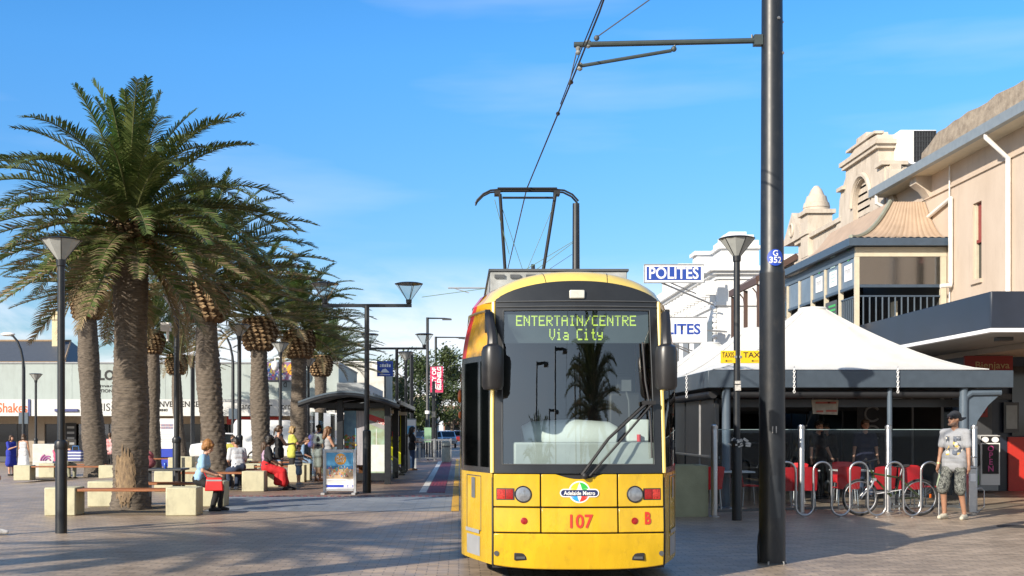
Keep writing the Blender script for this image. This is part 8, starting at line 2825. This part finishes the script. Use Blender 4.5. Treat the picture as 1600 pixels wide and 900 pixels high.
person('dark haired woman in a black top and blue jeans standing at the shelter end', -1.8, 45.6, 75, 1.66, skin=SK_T, hair=H_BLK, hairstyle='long', top=C_BLACK, sleeve=.35, bottom=cloth('blue_jean', (0.035, 0.07, 0.16)), shoes=mat('tan_boot', (0.25, 0.13, 0.07), .6), female=True, handL=(-.1, .3, 1.15), handR=(.1, .3, 1.15), head_pitch=10, voxel=.026)
person('person in pale clothes sitting on the shelter bench', -2.75, 40.6, 86, 1.68, sit=.47, lean=6, skin=SK_T, hair=H_BRN, top=C_LG, sleeve=.4, bottom=C_GREY, shoes=C_BLACK, voxel=.028, footL=(-.1, .6, .085), footR=(.1, .75, .085))
person('person in black stretching their legs on the shelter bench', -2.8, 42.2, 84, 1.72, sit=.47, lean=4, skin=SK_L, hair=H_BLK, top=C_BLACK, sleeve=.5, bottom=C_BLACK, shoes=C_BLACK, voxel=.03, footL=(-.1, .8, .085), footR=(.12, .85, .085))
# far left
person('woman in a royal blue dress with sunglasses talking', PX(17.5, 47.5), 47.5, 120, 1.6, skin=SK_L, hair=H_BRN, hairstyle='bob', top=C_ROY, sleeve=.4, skirt=C_ROY, skirt_hem=.5, shoes=C_BLACK, female=True, fat=1.18, handR=(.08, .3, 1.25), voxel=.028, z0=-.28)
person('woman seen from behind in a pale top and long grey skirt', PX(37, 47), 47, 8, 1.66, skin=SK_T, hair=H_BRN, hairstyle='bob', top=cloth('pale_grey', (0.48, 0.49, 0.52)), sleeve=0, skirt=cloth('silver_skirt', (0.5, 0.52, 0.57)), skirt_hem=.14, shoes=C_WHITE, female=True, voxel=.028, z0=-.28)
person('blonde woman in a black top sitting with a checked bag', PX(107, 42.3), 42.0, 10, 1.68, sit=.5, skin=SK_L, hair=H_BLD, hairstyle='long', top=C_BLACK, sleeve=0, bottom=cloth('khaki', (0.25, 0.25, 0.18)), shoes=C_BLACK, female=True, voxel=.026, lean=4)
person('woman in a bright pink red top sitting left of the blonde woman', PX(88, 43.5), 43.6, 30, 1.6, sit=.5, skin=SK_L, hair=H_BRN, hairstyle='long', top=C_PINK, sleeve=.3, bottom=C_DKDEN, shoes=C_BLACK, female=True, voxel=.028)
cb_ = thing('checked_bag', 'blue and white checked shopping bag on the seat behind the blonde woman', 'bag', (PX(119, 41.8), 41.75, .24))
ckm = stripes('checked_cloth', (0.6, 0.62, 0.66), (0.03, 0.05, 0.25), 3.0)
q = MB(); q.box(-.25, .25, -.13, .13, .2, .6); q.build('bag_body', ckm, cb_, bevel=.05)
MB().tube([(-.12, 0, .59), (-.1, 0, .75), (.1, 0, .75), (.12, 0, .59)], .014, 6).build('handle', mat('bag_handle_blue', (.05, .2, .5), .6), cb_)
person('passer-by in a pink top cropped by the left edge of the photo', -7.2, 17.6, 75, 1.66, skin=SK_L, hair=H_BRN, hairstyle='pony', top=C_PINK, sleeve=0, bottom=C_DENIM, legs=.3, shoes=C_WHITE, female=True, handL=(-.26, .32, .9), handR=(.29, .22, .82), footL=(-.1, .3, .1), footR=(.1, -.3, .11), voxel=.02)
person('person in a red and white top walking between the two left palms', PX(172, 50), 50, 20, 1.66, skin=SK_T, hair=H_BRN, hairstyle='short', top=cloth('red_white', (0.5, 0.06, 0.06), (0.6, 0.6, 0.6), 4), sleeve=.4, bottom=C_BLACK, shoes=C_BLACK, voxel=.03)
person('seated person in a yellow green top far behind the man in the pale shirt', PX(364, 39.5), 39.5, 170, 1.66, sit=.5, skin=SK_T, hair=H_BRN, top=cloth('olive_yellow', (0.42, 0.4, 0.08)), sleeve=.5, bottom=C_DKDEN, shoes=C_BLACK, voxel=.03)
person('girl in a lilac shirt sitting behind the woman in the red skirt', -5.35, 32.6, 70, 1.4, sit=.5, skin=SK_L, hair=H_BRN, hairstyle='long', top=C_LIL, sleeve=.4, bottom=C_DENIM, legs=.6, shoes=C_WHITE, voxel=.026, female=True)
person('person in denim crouched on the far block seat behind the woman in yellow', -5.3, 40.0, 100, 1.6, sit=.5, skin=SK_L, hair=H_BRN, top=C_DENIM, sleeve=.5, bottom=C_DENIM, shoes=C_WHITE, voxel=.03, lean=15)
# cafe customers behind the glass
person('cafe customer in black with a pale arm, left of the pair behind the glass', 8.2, 27.0, 150, 1.75, skin=SK_L, hair=H_BLK, top=C_BLACK, sleeve=.35, bottom=C_BLACK, shoes=C_BLACK, voxel=.024, handL=(-.2, .2, .95))
person('cafe customer in a navy shirt standing behind the steel screen post', 9.2, 26.8, 185, 1.78, skin=SK_L, hair=H_BRN, top=cloth('navy', (0.02, 0.025, 0.06)), sleeve=.35, bottom=C_DKDEN, shoes=C_BLACK, voxel=.024)
person('cafe customer in a dark jacket standing left behind the bike rack glass', 8.75, 28.2, 200, 1.7, skin=SK_T, hair=H_BLK, top=C_BLACK, sleeve=.9, bottom=C_GREY, shoes=C_BLACK, voxel=.028)
# green bag by the man's knee
bgx = thing('green_bag', 'pale green cloth bag hanging by the knee of the man in the cap', 'bag', (PX(1472, 21.2), 21.2, .48))
q = MB(); q.capsule((0, 0, .12), (0, 0, .3), .11, .06)
remesh(q, 'bag_body', cloth('sage', (0.3, 0.36, 0.26)), bgx, .02, 3)
MB().tube([(0, 0, .32), (.02, -.02, .42), (.06, -.05, .45)], .008, 5).build('handle', cloth('sage', (0.3, 0.36, 0.26)), bgx)
# ------------------------------------------------------------------ parked vehicles
def car(label, X, d, rz, col, nm, kind='car', name='parked_car', group='cars parked along the far street', z=None):
    p = thing(name, label, 'van' if kind == 'van' else 'car', (X, d, gz(X, d) if z is None else z), rz, group)
    m = mat('car_' + nm, col, .25, .2, var=.03, coat=.5)
    if kind == 'car':
        side = [(-2.1, .35), (-2.15, .6), (-2.05, .82), (-1.2, .92), (-.55, 1.38), (.65, 1.42), (1.35, 1.0), (2.05, .9), (2.12, .6), (2.08, .35)]
        gl = [(-1.05, .94), (-.5, 1.33), (.6, 1.37), (1.2, 1.0)]
        W = .86; hx = (-1.3, 1.3); wr = .31
    else:
        side = [(-2.5, .4), (-2.55, .8), (-2.45, 1.05), (-1.75, 1.2), (-1.25, 1.95), (2.35, 2.0), (2.45, 1.8), (2.45, .4)]
        gl = [(-1.62, 1.2), (-1.2, 1.85), (-.35, 1.87), (-.35, 1.2)]
        W = .95; hx = (-1.6, 1.55); wr = .34
    b = MB()
    n = len(side)
    # cross-section loft so the upper body tapers inwards
    rows = []
    for s, q in ((-1, .0), (-1, .06), (1, .06), (1, .0)):
        pass
    def wx(z): return W - .22 * max(0, z - .85) / .55 * (.75 if kind == 'car' else .35)
    vs = [(x, -wx(z), z) for x, z in side] + [(x, wx(z), z) for x, z in side]
    fs = [tuple(reversed(range(n))), tuple(range(n, 2 * n))] + [(i, (i + 1) % n, n + (i + 1) % n, n + i) for i in range(n)]
    b.add(vs, fs)
    b.build('body', m, p, bevel=.05)
    for s in (-1, 1):
        g_ = MB(); g_.add([(x, s * (wx(z) + .006), z) for x, z in gl], [tuple(range(len(gl)))])
        g_.build('side_window', M_DARKGLASS, p, smooth=0)
        for x in hx:
            w = bpy.data.objects.new('wheel', None); COL.objects.link(w); w.parent = p; w.location = (x, s * (W - .08), wr)
            t = MB(); t.tube([((wr - .08) * math.cos(a), 0, (wr - .08) * math.sin(a)) for a in [2 * PI * i / 24 for i in range(24)]], .085, 8, closed=True); t.build('tyre', M_RUBBER, w)
            t = MB(); t.cyl((0, -.05, 0), (0, .05, 0), wr - .12, n=20); 
            for k in range(8):
                a = 2 * PI * k / 8; t.bar((0, s * .06, 0), ((wr - .13) * math.cos(a), s * .06, (wr - .13) * math.sin(a)), .035, .02, up=(0, 1, 0))
            t.build('rim', M_GALV, w)
        l = MB(); l.ball((side[0][0] + .08, s * (W - .25), .68 if kind == 'car' else .85), (.08, .16, .08), 8); l.build('headlight', M_LENS, p)
        l = MB(); l.ball((side[-1][0] - .04, s * (W - .22), .72 if kind == 'car' else 1.0), (.06, .13, .08), 8); l.build('tail_light', M_REDL, p)
    fg = MB()
    (x0, z0), (x1, z1) = (gl[0], gl[1])
    fg.add([(x0 - .16, -wx(z0) + .1, z0 + .01), (x0 - .16, wx(z0) - .1, z0 + .01), (x1 - .1, wx(z1) - .06, z1 + .02), (x1 - .1, -wx(z1) + .06, z1 + .02)], [(0, 1, 2, 3)])
    fg.build('windscreen', M_DARKGLASS, p, smooth=0)
    MB().box(side[0][0] - .04, side[0][0] + .02, -.5, .5, .38, .52).build('grille', M_BLACKM, p)
    MB().box(side[0][0] - .06, side[0][0] - .045, -.2, .2, .42, .5).build('number_plate', M_SIGNW, p)
    return p
car('white hatchback parked behind the palms, its front wheel showing', -10.0, 54.0, R(180), (0.7, 0.7, 0.7), 'white', group=None, name='white_car')
car('white van parked behind the woman in the black singlet', -7.3, 52.0, R(180), (0.72, 0.72, 0.72), 'white', 'van', name='white_van', group=None)
for i, (px, d, rz, c, nm, lab) in enumerate([(697, 100, 90, (.35, .37, .4), 'silver', 'silver car at the street end just left of the tram'), (688, 112, 92, (.02, .03, .08), 'navy', 'navy car parked beyond the silver car'), (676, 97, 90, (.5, .5, .5), 'pale', 'pale grey car behind the railing'),
                              (708, 120, 90, (.3, .03, .03), 'red', 'dark red car close to the tram side'), (662, 106, 88, (.03, .03, .03), 'black', 'black car half hidden by the banner mast'), (703, 140, 90, (.6, .6, .6), 'offwhite', 'off white car farthest down the street')]):
    car(lab, PX(px, d), d, R(rz), c, nm)
# ------------------------------------------------------------------ the rest of the square, behind the viewer: it shades the paving and shows in the windscreen
def rear_palm(label, x, d, zb, kind, rz, csc=1.0, seed=30):
    palm(label, 0, d, zb, .36, .31, 1.05, .55, kind, rz, csc=csc, amp=.03, x=x, seed=seed)
rear_palm('palm tree behind the viewer on the left side of the square', -12.4, 7.0, 5.2, 1, .7, csc=1.0, seed=31)
rear_palm('small palm tree behind the viewer, left of the track', -6.9, 7.9, 4.9, 2, 1.9, csc=.72, seed=36)
rear_palm('palm tree behind the viewer standing right of the track', 4.6, -4.2, 5.4, 2, 4.0, seed=33)
rear_palm('palm tree far behind the viewer near the track', -3.4, -17.0, 6.2, 1, 1.5, seed=34)
cone_lamp('cone street lamp behind the viewer at the right', 5.0, -5.0, 4.5)
catenary('overhead line pole behind the viewer on the right of the track', 3.73, -9.0, 9.5, 1.5, 6.2)
dup(bpy.data.objects['light_mast'], (-0.9, -12.0, 0), 0, 'light mast behind the viewer left of the track')
dup(bpy.data.objects['light_mast'], (6.5, -11.0, 0), 0, 'light mast behind the viewer far to the right')
dup(bpy.data.objects['light_mast'], (0.3, -6.0, 0), 0, 'unseen mast added for windscreen stripes, beside the rails')  # this mast and the next two are added for stripes mirrored in the windscreen
dup(bpy.data.objects['light_mast'], (-2.2, -7.0, 0), 0, 'unseen mast added for windscreen stripes, at the platform edge')
dup(bpy.data.objects['light_mast'], (2.9, -7.5, 0), 0, 'unseen mast added for windscreen stripes, near the rear pole')
